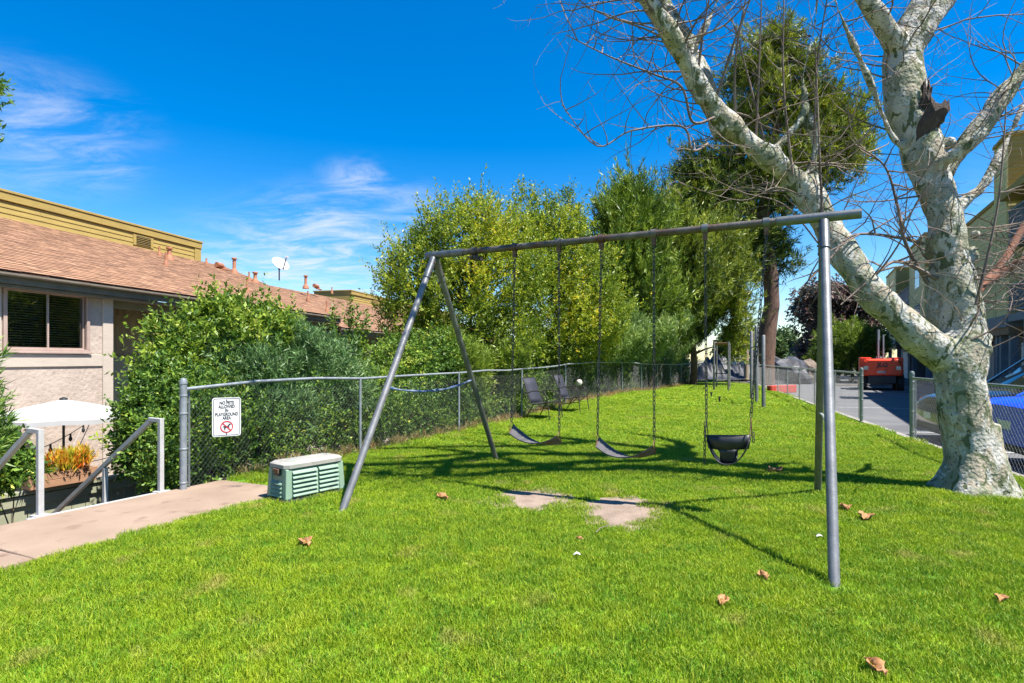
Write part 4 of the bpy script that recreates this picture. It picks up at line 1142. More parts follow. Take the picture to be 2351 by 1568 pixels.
while zz < wd - 0.05:
    for s0, s1 in ((wa + 0.03, ms - 0.02), (ms + 0.02, wb - 0.03)):
        c_ = HP((s0 + s1) / 2, WO - 0.12, zz)
        ax = (HD, (HN * 0.9 + UZ * 0.42).normalized(), (UZ * 0.9 - HN * 0.42).normalized())
        MB().box(c_, (s1 - s0, 0.03, 0.003), ax).build('blind_slat', M['blind'], W)
    zz += 0.05
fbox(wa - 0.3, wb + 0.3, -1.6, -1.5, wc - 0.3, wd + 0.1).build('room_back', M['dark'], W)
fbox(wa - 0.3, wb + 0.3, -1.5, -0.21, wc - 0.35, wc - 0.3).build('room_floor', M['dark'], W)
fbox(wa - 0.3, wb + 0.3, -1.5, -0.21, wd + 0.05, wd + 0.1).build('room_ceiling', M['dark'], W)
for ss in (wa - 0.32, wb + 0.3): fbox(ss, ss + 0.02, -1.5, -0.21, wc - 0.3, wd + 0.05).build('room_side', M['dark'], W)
# recessed shingled wall beyond the corner
hbox(13.85, 14.05, -0.9, 0.299, -1.9, 3.0).build('return_wall', M['stucco'], H1)
RW = hbox(14.06, 23.6, -1.1, -0.9, -1.9, 3.0).build('recessed_wall', M['olive'], H1)
shm = None
for k in range(5):
    z = 1.62 + 0.25 * k; s = 14.10 + (0.1 if k % 2 else 0.0); r = random.Random(k)
    while s < 16.55:
        w_ = r.uniform(0.15, 0.27); zj = r.uniform(-0.025, 0.025)
        mb = MB(); pr = [(-0.9, z + zj), (-0.868, z + zj), (-0.885, z + 0.28), (-0.9, z + 0.28)]
        mb.prism([HP(s, o, q) for o, q in pr], HD * (w_ - 0.01)).build('shingle', M['wshingle'], RW); s += w_
for k in range(7):
    z = -0.2 + 0.25 * k
    MB().prism([HP(14.07, o, q) for o, q in ((-0.9, z), (-0.868, z), (-0.885, z + 0.26), (-0.9, z + 0.26))], HD * 3.2).build('lap_board', M['olive_pale'], RW)
dr = hbox(16.62, 17.9, -0.9, -0.86, 0.9, 2.78).build('door', M['dark'], H1)
hbox(16.56, 16.62, -0.9, -0.83, 0.9, 2.84).build('door_jamb', M['olive'], dr); hbox(16.56, 17.96, -0.9, -0.83, 2.785, 2.86).build('door_head', M['olive'], dr)
for ss in (19.3, 22.0): hbox(ss, ss + 0.16, 0.28, 0.44, -1.9, 2.69).build('post', M['olive'], H1)
for ss in (18.6, 20.8):
    w2 = hbox(ss, ss + 1.3, -0.9, -0.86, 1.2, 2.5).build('window', M['wglass'], H1)
    hbox(ss - 0.07, ss + 1.37, -0.9, -0.85, 2.505, 2.58).build('frame', M['olive'], w2)
roof1 = gable_roof(H1, 3.0, 23.95, 0.0, 14.08)
parapet(H1, 2.0, 22.67, 0.0, [19.95])
H2 = empty('house', HP(36, -3, -2.2), 'brown roofed house beyond the dish, half hidden behind the yellow-green trees', 'house', 'houses below the lawn')
gable_roof(H2, 23.98, 56.0, -0.42)
hbox(24.2, 55, -1.1, -0.9, -2.3, 2.58).build('wall', M['olive'], H2)
for ss in (24.3, 28.0, 32.0, 36.0): hbox(ss, ss + 0.16, 0.28, 0.44, -2.3, 2.27).build('post', M['olive'], H2)
for ss in (25.5, 29.2, 33.4):
    w2 = hbox(ss, ss + 1.5, -0.9, -0.86, 0.6, 2.1).build('window', M['wglass'], H2)
    hbox(ss - 0.07, ss + 1.57, -0.9, -0.85, 2.105, 2.18).build('frame', M['olive'], w2)
# yellow clerestory of the far house starts at s=34.7
z = RZ1 - 0.42
pr = hbox(34.75, 54.9, RO1 - 2.4, RO1 - 0.03, z - 0.5, z + 0.62).build('upper_wall', M['yellow'], H2)
for k in range(3):
    zz = z - 0.02 + 0.135 * k
    MB().prism([HP(34.9, o, q) for o, q in ((RO1 - .028, zz), (RO1 + .022, zz), (RO1 + .004, zz + .14), (RO1 - .028, zz + .14))], HD * 19.9).build('board', M['yellow'], pr)
hbox(34.74, 54.9, RO1 - 0.03, RO1 + 0.07, z + 0.42, z + 0.61).build('fascia_board', M['yellow'], pr)
hbox(34.70, 54.95, RO1 - 2.45, RO1 + 0.09, z + 0.62, z + 0.68).build('cap', M['yellow'], pr)
v_ = hbox(37.6, 38.3, RO1 - 0.02, RO1 + 0.05, z + 0.05, z + 0.40).build('vent', M['dark'], pr)
for q in range(4): hbox(37.6, 38.3, RO1 + 0.04, RO1 + 0.07, z + 0.07 + 0.08 * q, z + 0.11 + 0.08 * q).build('slat', M['yellow'], v_)

# roof furniture: pipes, flues, dish
up_r = (HN * (RO1 - RO0) + UZ * (RZ1 - RZ0)).normalized(); nr_ = HD.cross(up_r).normalized()
if nr_.z < 0: nr_ = -nr_
def roof_pt(u, v, dz=0.0):
    d = Vector(((u - UC) / FPX, 1, (VH - v) / FPX)); c0 = Vector((0, 0, CAM_Z)); p0 = HP(0, RO0, RZ0 + dz)
    return c0 + d * ((p0 - c0).dot(nr_) / d.dot(nr_))
def vent_pipe(label, u, v, h, r, cap, dz=0.0):
    p = roof_pt(u, v, dz); r *= 0.78; h *= 0.85
    prof = [(r * 2.4, -0.06), (r * 2.2, 0.03), (r * 1.05, 0.16), (r, 0.17), (r, h)]
    if cap: prof += [(r * 1.55, h + 0.005), (r * 1.6, h + 0.05), (r * 1.3, h + 0.07), (0.005, h + 0.08)]
    one('vent_pipe', label, 'vent pipe', MB().lathe(p, prof, 12), M['vent'], p, 'vent pipes on the shingle roof', smooth=True)
L1 = 'thin rust-brown vent pipe on the shingle roof'
for (u, v, h, lab) in ((366, 588, 0.40, 'thin vent pipe before the mustard clerestory louvre'), (381, 610, 0.5, 'thin vent pipe lowest of three by the clerestory end'), (474, 607, 0.28, 'short thin vent pipe just past the clerestory end'),
                       (572, 645, 0.42, 'thin vent pipe behind the leaning one on mid roof'), (568, 669, 0.62, 'tall thin vent pipe casting a shadow on mid roof'), (707, 689, 0.45, 'thin vent pipe below the tall capped flue near the far eave'), (750, 716, 0.5, 'thin vent pipe nearest the far gutter end'), (762, 672, 0.35, 'pale thin vent pipe at the far ridge end')):
    vent_pipe(lab, u, v, h, 0.04, False)
for (u, v, h, lab) in ((389, 596, 0.42, 'stout vent flue beside the mustard clerestory end'), (538, 626, 0.62, 'tall capped vent flue on the ridge before the satellite dish'), (586, 649, 0.42, 'short capped vent flue below the ridge on mid roof'), (702, 660, 0.62, 'tall capped vent flue on the ridge past the satellite dish')):
    vent_pipe(lab, u, v, h, 0.085, True)
for (u, v, lab) in ((512, 619, 'rust-brown roof exhaust elbow between clerestory and capped flue'), (730, 664, 'rust-brown roof exhaust elbow near the far ridge end')):
    p = roof_pt(u, v); mb = MB(); q = -HD
    mb.box(p + UZ * 0.03, (0.28, 0.28, 0.06), (HD, up_r, nr_)).tube([p + UZ * 0.0, p + UZ * 0.10, p + UZ * 0.15 + q * 0.06, p + UZ * 0.15 + q * 0.36], [0.09, 0.09, 0.095, 0.10], 12)
    one('roof_exhaust', lab, 'roof vent', mb, [M['vent']], p, 'exhaust elbows on the roof', smooth=True)
p = roof_pt(641, 639); ds = empty('satellite_dish', p, 'white oval satellite dish on a short mast at the roof ridge', 'satellite dish')
top = p + UZ * 0.42
MB().tube([p - UZ * 0.1, top], 0.03, 10).build('mast', M['darkmetal'], ds, smooth=True)
fd = (Vector((0.78, -0.38, 0.50))).normalized(); sx = fd.cross(UZ).normalized(); sy = sx.cross(fd)
V, F = [], []; c_ = top + UZ * 0.22 + fd * 0.02; nr2, na = 5, 24
for i in range(nr2 + 1):
    q = i / nr2
    for k in range(na):
        t = 2 * math.pi * k / na
        V.append(c_ + sx * (0.50 * q * math.cos(t)) + sy * (0.36 * q * math.sin(t)) + fd * (0.10 * q * q))
for i in range(nr2):
    for k in range(na): F.append((i * na + k, i * na + (k + 1) % na, (i + 1) * na + (k + 1) % na, (i + 1) * na + k))
mb = MB(); mb.add(V, F); rf = mb.build('reflector', M['dish'], ds, smooth=True); s_ = rf.modifiers.new('t', 'SOLIDIFY'); s_.thickness = 0.015
MB().bar(c_ - sy * 0.34 + fd * 0.08, c_ + fd * 0.55 + sy * 0.05, 0.03, 0.04).build('arm', M['darkmetal'], ds)
MB().box(c_ + fd * 0.57 + sy * 0.05, (0.16, 0.10, 0.09)).build('receiver', M['dish'], ds, bevel=0.01)
MB().bar(top - UZ * 0.02, c_, 0.06, 0.06).build('bracket', M['darkmetal'], ds)

# ------------------------------------------------------------------ patio: fence, umbrella, planter, string lights
of = empty('wood_fence', DN(2.9, 4.9, -1.83), 'low sage green board fence with cap rail below the stair', 'fence')
dd = 1.2
r = random.Random(3)
while dd < 6.4:
    w_ = 0.19
    MB().box(DN(dd + w_ / 2, 4.9, -1.13), (w_ - 0.008, 0.025, 1.38), (D2.to_3d(), N2.to_3d(), UZ)).build('board', M['olive_pale'], of); dd += w_
MB().box(DN(3.8, 4.88, -0.40), (5.3, 0.14, 0.06), (D2.to_3d(), N2.to_3d(), UZ)).build('cap_rail', M['olive_pale'], of, bevel=0.008)
MB().box(DN(3.8, 4.87, -0.52), (5.3, 0.05, 0.14), (D2.to_3d(), N2.to_3d(), UZ)).build('top_rail', M['olive_pale'], of, bevel=0.006)
for q in (1.3, 2.55, 4.2, 6.3): MB().box(DN(q, 4.95, -1.13), (0.09, 0.07, 1.38), (D2.to_3d(), N2.to_3d(), UZ)).build('post', M['olive_pale'], of)
uc = P(146, 1000, 11.0); UM = empty('patio_umbrella', (uc.x, uc.y, -1.83), 'white canvas patio umbrella with dark pole on the sunken patio', 'umbrella')
MB().tube([(uc.x, uc.y, -1.8), (uc.x, uc.y, 0.72)], 0.022, 10).build('pole', M['darkmetal'], UM, smooth=True)
MB().lathe((uc.x, uc.y, -1.83), [(0.25, 0), (0.25, 0.04), (0.05, 0.08), (0.035, 0.35)], 16).build('base', M['darkmetal'], UM, smooth=True)
n, rad = 8, 1.20; V, F = [(uc.x, uc.y, 0.75)], []
rot = R(13)
for ring, zz in ((0.5, 0.605), (1.0, 0.43)):
    for k in range(2 * n):
        t = rot + math.pi * k / n; q = rad * ring * (1.0 if k % 2 == 0 else 0.945); dz_ = 0 if k % 2 == 0 else 0.015
        V.append((uc.x + q * math.cos(t), uc.y + q * math.sin(t), zz + dz_))
for k in range(2 * n):
    t = rot + math.pi * k / n; q = rad * (1.0 if k % 2 == 0 else 0.945)
    V.append((uc.x + q * math.cos(t), uc.y + q * math.sin(t), 0.345 if k % 2 == 0 else 0.365))
m2 = 2 * n
for k in range(m2):
    F += [(0, 1 + k, 1 + (k + 1) % m2), (1 + k, 1 + m2 + k, 1 + m2 + (k + 1) % m2, 1 + (k + 1) % m2), (1 + m2 + k, 1 + 2 * m2 + k, 1 + 2 * m2 + (k + 1) % m2, 1 + m2 + (k + 1) % m2)]
mb = MB(); mb.add(V, F); mb.build('canopy', M['canvas'], UM)
MB().lathe((uc.x, uc.y, 0.74), [(0.07, 0), (0.06, 0.03), (0.01, 0.05)], 12).build('finial', M['darkmetal'], UM, smooth=True)
for k in range(n):
    t = rot + 2 * math.pi * k / n
    MB().tube([(uc.x, uc.y, 0.70), (uc.x + rad * .97 * math.cos(t), uc.y + rad * .97 * math.sin(t), 0.405)], 0.008, 6).build('rib', M['darkmetal'], UM)
pc = DN(2.72, 4.83, -0.36)
PL = empty('planter_box', pc, 'brown plank planter box resting on the sage board fence', 'planter')
ax = (D2.to_3d(), N2.to_3d(), UZ)
for sgn in (-1, 1):
    for k in range(2):
        MB().box(pc + N2.to_3d() * 0.13 * sgn + UZ * (0.055 + 0.105 * k), (0.86 + 0.04 * k, 0.02, 0.10), ax).build('plank', M['plank'], PL, bevel=0.004)
    MB().box(pc + D2.to_3d() * 0.42 * sgn + UZ * 0.105, (0.02, 0.24, 0.20), ax).build('end_plank', M['plank'], PL, bevel=0.004)
MB().box(pc + UZ * 0.16, (0.82, 0.24, 0.02), ax).build('soil', M['earth'], PL)
MB().box(pc + UZ * 0.0, (0.84, 0.25, 0.012), ax).build('bottom', M['plank'], PL)
def string_lights(label, a, b, sag, nb):
    a, b = Vector(a), Vector(b); pts_ = []
    for k in range(17):
        q = k / 16; p = a.lerp(b, q); p.z -= sag * 4 * q * (1 - q); pts_.append(p)
    root = empty('string_light', a, label, 'string lights', 'string lights over the patio')
    MB().tube(pts_, 0.008, 5).build('cable', M['darkmetal'], root)
    for k in range(nb):
        p = pts_[int((k + 0.5) * 16 / nb)]
        MB().lathe(p - UZ * 0.16, [(0.005, 0), (0.03, 0.03), (0.032, 0.07), (0.018, 0.10), (0.018, 0.16)], 10).build('bulb', M['darkmetal'], root, smooth=True)
string_lights('dark string lights running from the umbrella to the stucco wall', P(60, 1042, 9.7), HP(14.2, 0.05, 0.28), 0.10, 5)
string_lights('dark string lights hung low across the patio behind the planter', P(70, 1052, 9.2), P(300, 1030, 11.5), 0.16, 3)
# small hanging bell
p = P(158, 1042, 9.9)
bl = empty('hanging_lantern', p - UZ * 0.2, 'small white hanging lantern over the planter', 'lantern')
MB().lathe(p - UZ * 0.2, [(0.03, 0), (0.035, 0.02), (0.025, 0.1), (0.03, 0.12), (0.012, 0.16), (0.006, 0.2)], 10).build('body', M['white'], bl, smooth=True)
MB().tube([p, p + UZ * 0.4 + Vector((0, 0.3, 0))], 0.003, 4).build('cord', M['white'], bl)
# ------------------------------------------------------------------ apartment row beyond the parking
AO, AD, AN = Vector((7.03, 0, 0)), Vector((0.447, 0.894, 0)), Vector((-0.894, 0.447, 0)); AAX = (AD, AN, UZ)
def AP(s, o, z): return AO + AD * s + AN * o + UZ * z
def abox(s0, s1, o0, o1, z0, z1): return MB().box(AP((s0 + s1) / 2, (o0 + o1) / 2, (z0 + z1) / 2), (s1 - s0, o1 - o0, z1 - z0), AAX)
def lap(root, name, p0, dv, L, nv, z0, z1, m_, step=0.2):
    mb = MB(); z = z0
    while z < z1 - 0.02:
        e = min(z + step, z1)
        a = [p0 + UZ * z, p0 + nv * 0.03 + UZ * z, p0 + nv * 0.012 + UZ * e, p0 + UZ * e]
        mb.prism(a, dv * L); z = e
    o = mb.build(name, m_, root); o['kind'] = 'stuff'; return o
def railing(root, s0, s1, o, z):
    r_ = abox(s0, s1, o - 0.04, o + 0.04, z + 0.92, z + 0.99).build('railing', M['slate'], root)
    abox(s0, s1, o - 0.03, o + 0.03, z + 0.08, z + 0.14).build('bottom_rail', M['slate'], r_)
    s = s0 + 0.06; me = None
    while s < s1 - 0.04:
        abox(s - 0.02, s + 0.02, o - 0.02, o + 0.02, z + 0.14, z + 0.92).build('baluster', M['slate'], r_); s += 0.16
def apt(label, s0, s1, o, h, recess, roofstyle, groupname='apartment blocks beyond the parking'):
    root = empty('apartment_building', AP((s0 + s1) / 2, o - 2, -0.06), label, 'building', groupname)
    abox(s0 + 0.02, s1 - 0.02, o - 7.0, o - 0.005, 2.42, h).build('wall', M['siding'], root)
    abox(s0 + 0.02, s1 - 0.02, o - 7.0, o - 0.9, -0.1, 2.415).build('ground_wall', M['slate'], root)
    lap(root, 'siding', AP(s0, o - 0.004, 0), AD, s1 - s0, AN, 3.05, h - 0.02, M['siding'])
    lap(root, 'siding', AP(s0 + 0.016, o, 0), -AN, 3.4, -AD, 3.05, h - 2.0, M['siding'])
    lap(root, 'siding', AP(s0 + 0.016, o, 0), -AN, 3.4, -AD, h - 1.98, h - 0.02, M['yellow'])
    abox(s0 - 0.03, s1 + 0.03, o - 3.5, o + 0.06, 2.62, 3.04).build('band', M['slate'], root)
    abox(s0 - 0.02, s1 + 0.02, o - 3.4, o + 0.0, 2.36, 2.615).build('soffit_beam', M['brownbeam'], root)
    abox(s0 - 0.08, s1 + 0.08, o - 7.1, o + 0.07, h, h + 0.12).build('parapet_cap', M['yellow'], root)
    for ss in (s0 + 0.02, s1 - 0.18): abox(ss, ss + 0.16, o - 0.02, o + 0.045, 3.045, h - 0.03).build('corner_board', M['siding'], root)
    for ss in (s0 + 0.15, s1 - 0.3): abox(ss, ss + 0.22, o - 0.35, o - 0.1, -0.1, 2.35).build('post', M['slate'], root)
    s = s0 + 0.5
    while s + 2.4 < s1 - 0.2 or s == s0 + 0.5:
        e = min(s + 2.5, s1 - 0.35)
        gd = abox(s, e, o - 0.89, o - 0.84, -0.05, 2.05).build('garage_door', M['garage'], root)
        nc = max(2, int((e - s) / 0.6))
        for i in range(nc):
            for k in range(4):
                a = s + (e - s) * i / nc + 0.05
                abox(a, a + (e - s) / nc - 0.1, o - 0.845, o - 0.825, 0.05 + 0.5 * k, 0.43 + 0.5 * k).build('door_panel', M['garage'], gd, bevel=0.008)
        s = e + 0.5
    return root
b1 = apt('tall olive sided apartment block end with mustard parapet, behind the bare tree', 23.04, 24.62, 0.0, 9.3, 0, 0)
for (z0, z1) in ((3.9, 5.1), (6.2, 7.2)):
    w_ = MB().box(AP(23.04, -0.95, (z0 + z1) / 2) - AD * 0.03, (0.05, 0.85, z1 - z0), AAX).build('window', M['wglass'], b1)
    for oo in (-0.48, -1.42): MB().box(AP(23.04, oo, (z0 + z1) / 2) - AD * 0.05, (0.09, 0.09, z1 - z0 + 0.18), AAX).build('frame', M['slate'], w_)
b0 = apt('olive apartment block with slate balconies and garages, at the picture margin', 8.0, 22.9, -2.4, 9.0, 1, 0)
for z in (3.05, 5.65):
    abox(16.0, 23.0, -2.39, 0.02, z - 0.26, z).build('balcony_floor', M['slate'], b0)
    railing(b0, 16.0, 23.0, -0.02, z)
abox(12.0, 23.0, -2.39, 0.25, 7.0, 7.25).build('balcony_roof', M['yellow'], b0)
for ss in (17.8, 21.0): abox(ss, ss + 0.2, -0.15, 0.05, -0.1, 2.79).build('post', M['slate'], b0)
gd = abox(19.6, 22.8, -0.35, -0.30, -0.05, 2.05).build('garage_door', M['garage'], b0)
for i in range(5):
    for k in range(4): abox(19.68 + 0.63 * i, 20.22 + 0.63 * i, -0.305, -0.285, 0.05 + 0.5 * k, 0.43 + 0.5 * k).build('door_panel', M['garage'], gd, bevel=0.008)
b6 = apt('lower olive apartment block joined to the tall block end', 24.66, 28.8, 0.0, 7.3, 0, 0)
b2 = apt('recessed apartment block with dark balconies and sloping mustard roof edge', 28.85, 39.1, -1.6, 8.6, 1, 1)
for z in (3.05, 5.65):
    abox(28.9, 39.0, -1.59, -0.15, z - 0.26, z).build('balcony_floor', M['slate'], b2); railing(b2, 28.95, 38.9, -0.2, z)
    for ss in (30, 34, 37.4):
        w_ = abox(ss, ss + 1.5, -1.6, -1.54, z + 0.1, z + 2.1).build('window', M['wglass'], b2)
        abox(ss - 0.08, ss + 1.58, -1.6, -1.53, z + 2.1, z + 2.2).build('frame', M['slate'], w_)
MB().prism([AP(28.9, -1.7, 7.9), AP(28.9, -1.1, 7.5), AP(28.9, -1.1, 7.65), AP(28.9, -1.7, 8.55)], AD * 10.1).build('sloping_roof_edge', M['yellow'], b2)
for ss in (29.5, 33, 38): abox(ss, ss + 0.15, -0.35, -0.2, -0.1, 5.6).build('post', M['slate'], b2)
b3 = apt('forward stepping apartment block with lit mustard end wall and stair', 39.2, 45.0, 0.0, 8.9, 0, 0)
for z in (3.6, 6.0): 
    w_ = abox(41, 42.6, -0.0, 0.04, z, z + 1.2).build('window', M['wglass'], b3); abox(40.9, 42.7, 0.0, 0.06, z + 1.2, z + 1.3).build('frame', M['slate'], w_)
b4 = apt('farthest forward stepping apartment block with mustard end wall', 52.0, 58.0, 0.0, 8.6, 0, 0)
b5 = apt('recessed apartment block between the two far forward blocks', 45.05, 51.95, -1.8, 8.2, 1, 0)
for z in (3.05, 5.65):
    abox(45.1, 51.9, -1.79, -0.15, z - 0.26, z).build('balcony_floor', M['slate'], b5); railing(b5, 45.2, 51.8, -0.2, z)

# ------------------------------------------------------------------ vehicles
def make_car(label, loc, rz, paint, suv=False, group='cars parked behind the fence'):
    """nose towards -x, x back along the length, built at the origin"""
    root = empty('parked_car', (0, 0, 0), label, 'car', group)
    hb = 0.12 if suv else 0.0
    def sec(x, w, zb, zt, crown):
        r = [(w * 0.80, zb), (w * 0.97, zb + 0.10), (w, zb + (zt - zb) * 0.45), (w * 0.985, zt - 0.12), (w * 0.93, zt - 0.03), (w * 0.80, zt), (w * 0.4, zt + crown)]
        return [Vector((x, -a, z)) for a, z in r] + [Vector((x, a, z)) for a, z in reversed(r)]
    st = [(0.0, 0.55, 0.36, 0.56, 0.01), (0.04, 0.70, 0.26, 0.64, 0.02), (0.14, 0.82, 0.20, 0.70, 0.03), (0.40, 0.89, 0.18, 0.76, 0.035), (0.8, 0.91, 0.18, 0.84, 0.03), (1.25, 0.915, 0.18, 0.90, 0.03),
          (2.2, 0.92, 0.18, 0.93, 0.02), (3.4, 0.92, 0.18, 0.96, 0.02), (4.1, 0.905, 0.20, 0.99, 0.02), (4.45, 0.86, 0.25, 0.97, 0.02), (4.6, 0.74, 0.36, 0.88, 0.01)]
    st = [(x, w, zb, zt + hb * (1 if x > 0.1 else .6), c) for x, w, zb, zt, c in st]
    MB().loft([sec(*s) for s in st]).build('body', paint, root, smooth=True)
    def gsec(x, w0, z0, w1, z1):
        r = [(w0, z0), (w0 * 0.6 + w1 * 0.4, z0 * 0.5 + z1 * 0.5), (w1, z1 - 0.04), (w1 * 0.86, z1)]
        return [Vector((x, -a, z)) for a, z in r] + [Vector((x, a, z)) for a, z in reversed(r)]
    zt = 1.43 + hb * 2.2
    x_r = 4.3 if suv else 3.9
    gs = [gsec(1.22, 0.80, 0.90 + hb, 0.72, 0.93 + hb), gsec(1.62, 0.82, 0.92 + hb, 0.66, 1.18 + hb), gsec(2.02, 0.83, 0.93 + hb, 0.62, zt - 0.02), gsec(2.6, 0.83, 0.94 + hb, 0.62, zt), gsec(3.3, 0.82, 0.95 + hb, 0.60, zt - 0.04), gsec(x_r, 0.78, 0.97 + hb, 0.62, (1.22 if not suv else zt - 0.12)), gsec(x_r + 0.25, 0.74, 0.96 + hb, 0.66, 1.0 + hb)]
    MB().loft(gs).build('glasshouse', M['carglass'], root, smooth=True)
    def rsec(x, w, z): return [Vector((x, -w, z - 0.045)), Vector((x, -w * 0.9, z + 0.006)), Vector((x, 0, z + 0.03)), Vector((x, w * 0.9, z + 0.006)), Vector((x, w, z - 0.045)), Vector((x, 0, z - 0.05))]
    MB().loft([rsec(1.92, 0.645, zt - 0.06), rsec(2.06, 0.65, zt), rsec(2.7, 0.65, zt + 0.012), rsec(3.3, 0.635, zt - 0.02), rsec(x_r - 0.1 if suv else 3.55, 0.63, zt - 0.08)]).build('roof', paint, root, smooth=True)
    for s in (-1, 1):
        MB().bar((1.24, s * 0.79, 0.92 + hb), (1.98, s * 0.655, zt - 0.04), 0.06, 0.05).build('pillar', paint, root)
        MB().bar((2.75, s * 0.835, 0.93 + hb), (2.75, s * 0.66, zt - 0.05), 0.08, 0.05, up=(1, 0, 0)).build('pillar', paint, root)
        MB().bar((x_r + .2, s * 0.75, 0.97 + hb), (3.45, s * 0.63, zt - 0.06), 0.16, 0.06).build('pillar', paint, root)
        hl = MB(); hl.loft([[Vector((0.03 + dx, s * y, z)) for y, z in ((0.52, 0.56 + hb * .7), (0.66, 0.55 + hb * .7), (0.66, 0.62 + hb * .7), (0.52, 0.63 + hb * .7))] for dx in (0, 0.1)]); hl.build('headlight', M['lamp_glass'], root, bevel=0.02)
        MB().box((1.55, s * 0.97, 0.98 + hb), (0.14, 0.16, 0.11)).build('mirror', paint, root, bevel=0.03)
        for x in (0.85, 3.55):
            wh = MB(); wh.tube([(x, s * 0.76, 0.31), (x, s * 0.935, 0.31)], 0.32, 24); wo_ = wh.build('wheel', M['tyre'], root, smooth=True, bevel=0.02)
            MB().tube([(x, s * 0.90, 0.31), (x, s * 0.945, 0.31)], 0.205, 20).build('rim', M['rim'], wo_, smooth=True)
    for s in (-1, 1): MB().box((4.53, s * 0.66, 0.80 + hb), (0.12, 0.34, 0.12)).build('tail_light', M['redkerb'], root, bevel=0.02)
    MB().box((4.60, 0, 0.62 + hb), (0.03, 0.36, 0.13)).build('number_plate', M['sign'], root, bevel=0.004)
    MB().box((4.52, 0, 0.30), (0.14, 1.5, 0.12)).build('bumper', M['darkmetal'], root, bevel=0.03)
    MB().box((0.05, 0, 0.30), (0.12, 1.1, 0.10)).build('grille', M['darkmetal'], root, bevel=0.02)
    MB().box((0.012, 0, 0.43 + hb * .5), (0.03, 0.34, 0.12)).build('number_plate', M['sign'], root, bevel=0.004)
    MB().box((0.10, 0, 0.22), (0.25, 1.55, 0.05)).build('lip', M['darkmetal'], root, bevel=0.015)
    root.location = loc; root.rotation_euler = (0, 0, rz)
    return root
car_rz = math.atan2(Ln.y, Ln.x)
make_car('bright blue sedan parked tail to the fence by the tree trunk', KX(8.45 / 0.9594 + 0.15, 0.42 + 4.6, -0.06), car_rz + math.pi, M['carblue'])
make_car('black car parked nose-in beside the blue sedan, at the gateway post', KX(11.3 / 0.9594 + 0.1, 0.45, -0.06), car_rz, M['carblack'], suv=True)
make_car('dark car parked under the apartments behind the blue sedan', KX(14.0, 13.2, -0.06), car_rz + R(8), M['carblack'])
make_car('tan off-roader parked behind the tarpaulin heap at the lawn end', Vector((16.4, 47.5, -0.1)), R(8), M['cartan'], suv=True)

# boom lift
lp = Vector((18.2, 29.0, -0.06)); JL = empty('boom_lift', lp, 'orange boom lift seen from behind with big dark wheels on the drive', 'boom lift')
fwd = Vector((0.53, 0.85, 0)).normalized(); fwd = Vector((0.48, 0.877, 0)).normalized(); rt = Vector((fwd.y, -fwd.x, 0)); JX = (rt, fwd, UZ)
JS = 0.87
def JP(x, y, z): return lp + (rt * x + fwd * y + UZ * z) * JS
sec = lambda y, k, z0, z1, wt: [JP(x * k, y, z) for x, z in ((-0.98, z0), (0.98, z0), (1.04, z0 + 0.25), (wt, z1 - 0.12), (wt - 0.12, z1), (-wt + 0.12, z1), (-wt, z1 - 0.12), (-1.04, z0 + 0.25))]
MB().loft([sec(0.0, 0.95, 0.88, 1.72, 0.84), sec(0.12, 1.0, 0.82, 1.80, 0.88), sec(1.3, 1.0, 0.82, 1.80, 0.88)]).build('counterweight', M['orange'], JL, smooth=False, bevel=0.03)
MB().box(JP(0, 2.0, 0.62), (1.2, 3.4, 0.4), JX).build('chassis', M['darkmetal'], JL, bevel=0.03)
MB().box(JP(0, 0.55, 0.55), (0.9, 0.3, 0.36), JX).build('axle', M['slate'], JL, bevel=0.03)
for sx_ in (-1, 1):
    for y in (0.75, 3.1):
        w_ = MB().tube([JP(sx_ * 0.72, y, 0.45), JP(sx_ * 1.08, y, 0.45)], 0.46, 22).build('wheel', M['tyre'], JL, smooth=True, bevel=0.04)
        MB().tube([JP(sx_ * 0.9, y, 0.45), JP(sx_ * 1.095, y, 0.45)], 0.24, 16).build('rim', M['orange'], w_, smooth=True)
    MB().box(JP(sx_ * 0.78, -0.012, 1.28), (0.20, 0.03, 0.18), JX).build('vent_grille', M['rim'], JL)
    MB().box(JP(sx_ * 0.78, 1.7, 1.45), (0.5, 1.9, 0.75), JX).build('side_cover', M['orange'], JL, bevel=0.04)
MB().bar(JP(0.1, 0.9, 1.45), JP(0.1, 4.6, 1.5), 0.26, 0.30).build('lower_boom', M['white'], JL, bevel=0.02)
MB().bar(JP(0.1, 1.6, 1.78), JP(0.1, 5.4, 1.80), 0.22, 0.22).build('upper_boom', M['white'], JL, bevel=0.02)
MB().bar(JP(-0.12, 1.0, 1.6), JP(-0.12, 1.0, 3.5), 0.09, 0.09, up=(0, 1, 0)).build('mast_cylinder', M['slate'], JL)
MB().bar(JP(0.12, 1.0, 1.6), JP(0.12, 1.0, 3.2), 0.06, 0.06, up=(0, 1, 0)).build('mast_cylinder', M['slate'], JL)
for body, z, size, m_, dx in (('JLG', 1.44, 0.29, 'ink', 0.0), ('450AJ', 1.05, 0.15, 'white', -0.05)):
    cu = bpy.data.curves.new('lettering', 'FONT'); cu.body = body; cu.size = size; cu.align_x = 'CENTER'; cu.align_y = 'CENTER'; cu.extrude = 0.002; cu.offset = 0.012; cu.shear = 0.15; cu.materials.append(M[m_])
    t_ = bpy.data.objects.new('lettering', cu); COL.objects.link(t_); t_.parent = JL
    t_ = to_mesh(t_); t_.location = JP(dx, -0.02 + 0.0 * z, z) - lp; t_.rotation_euler = Matrix((rt, UZ, -fwd)).transposed().to_euler()

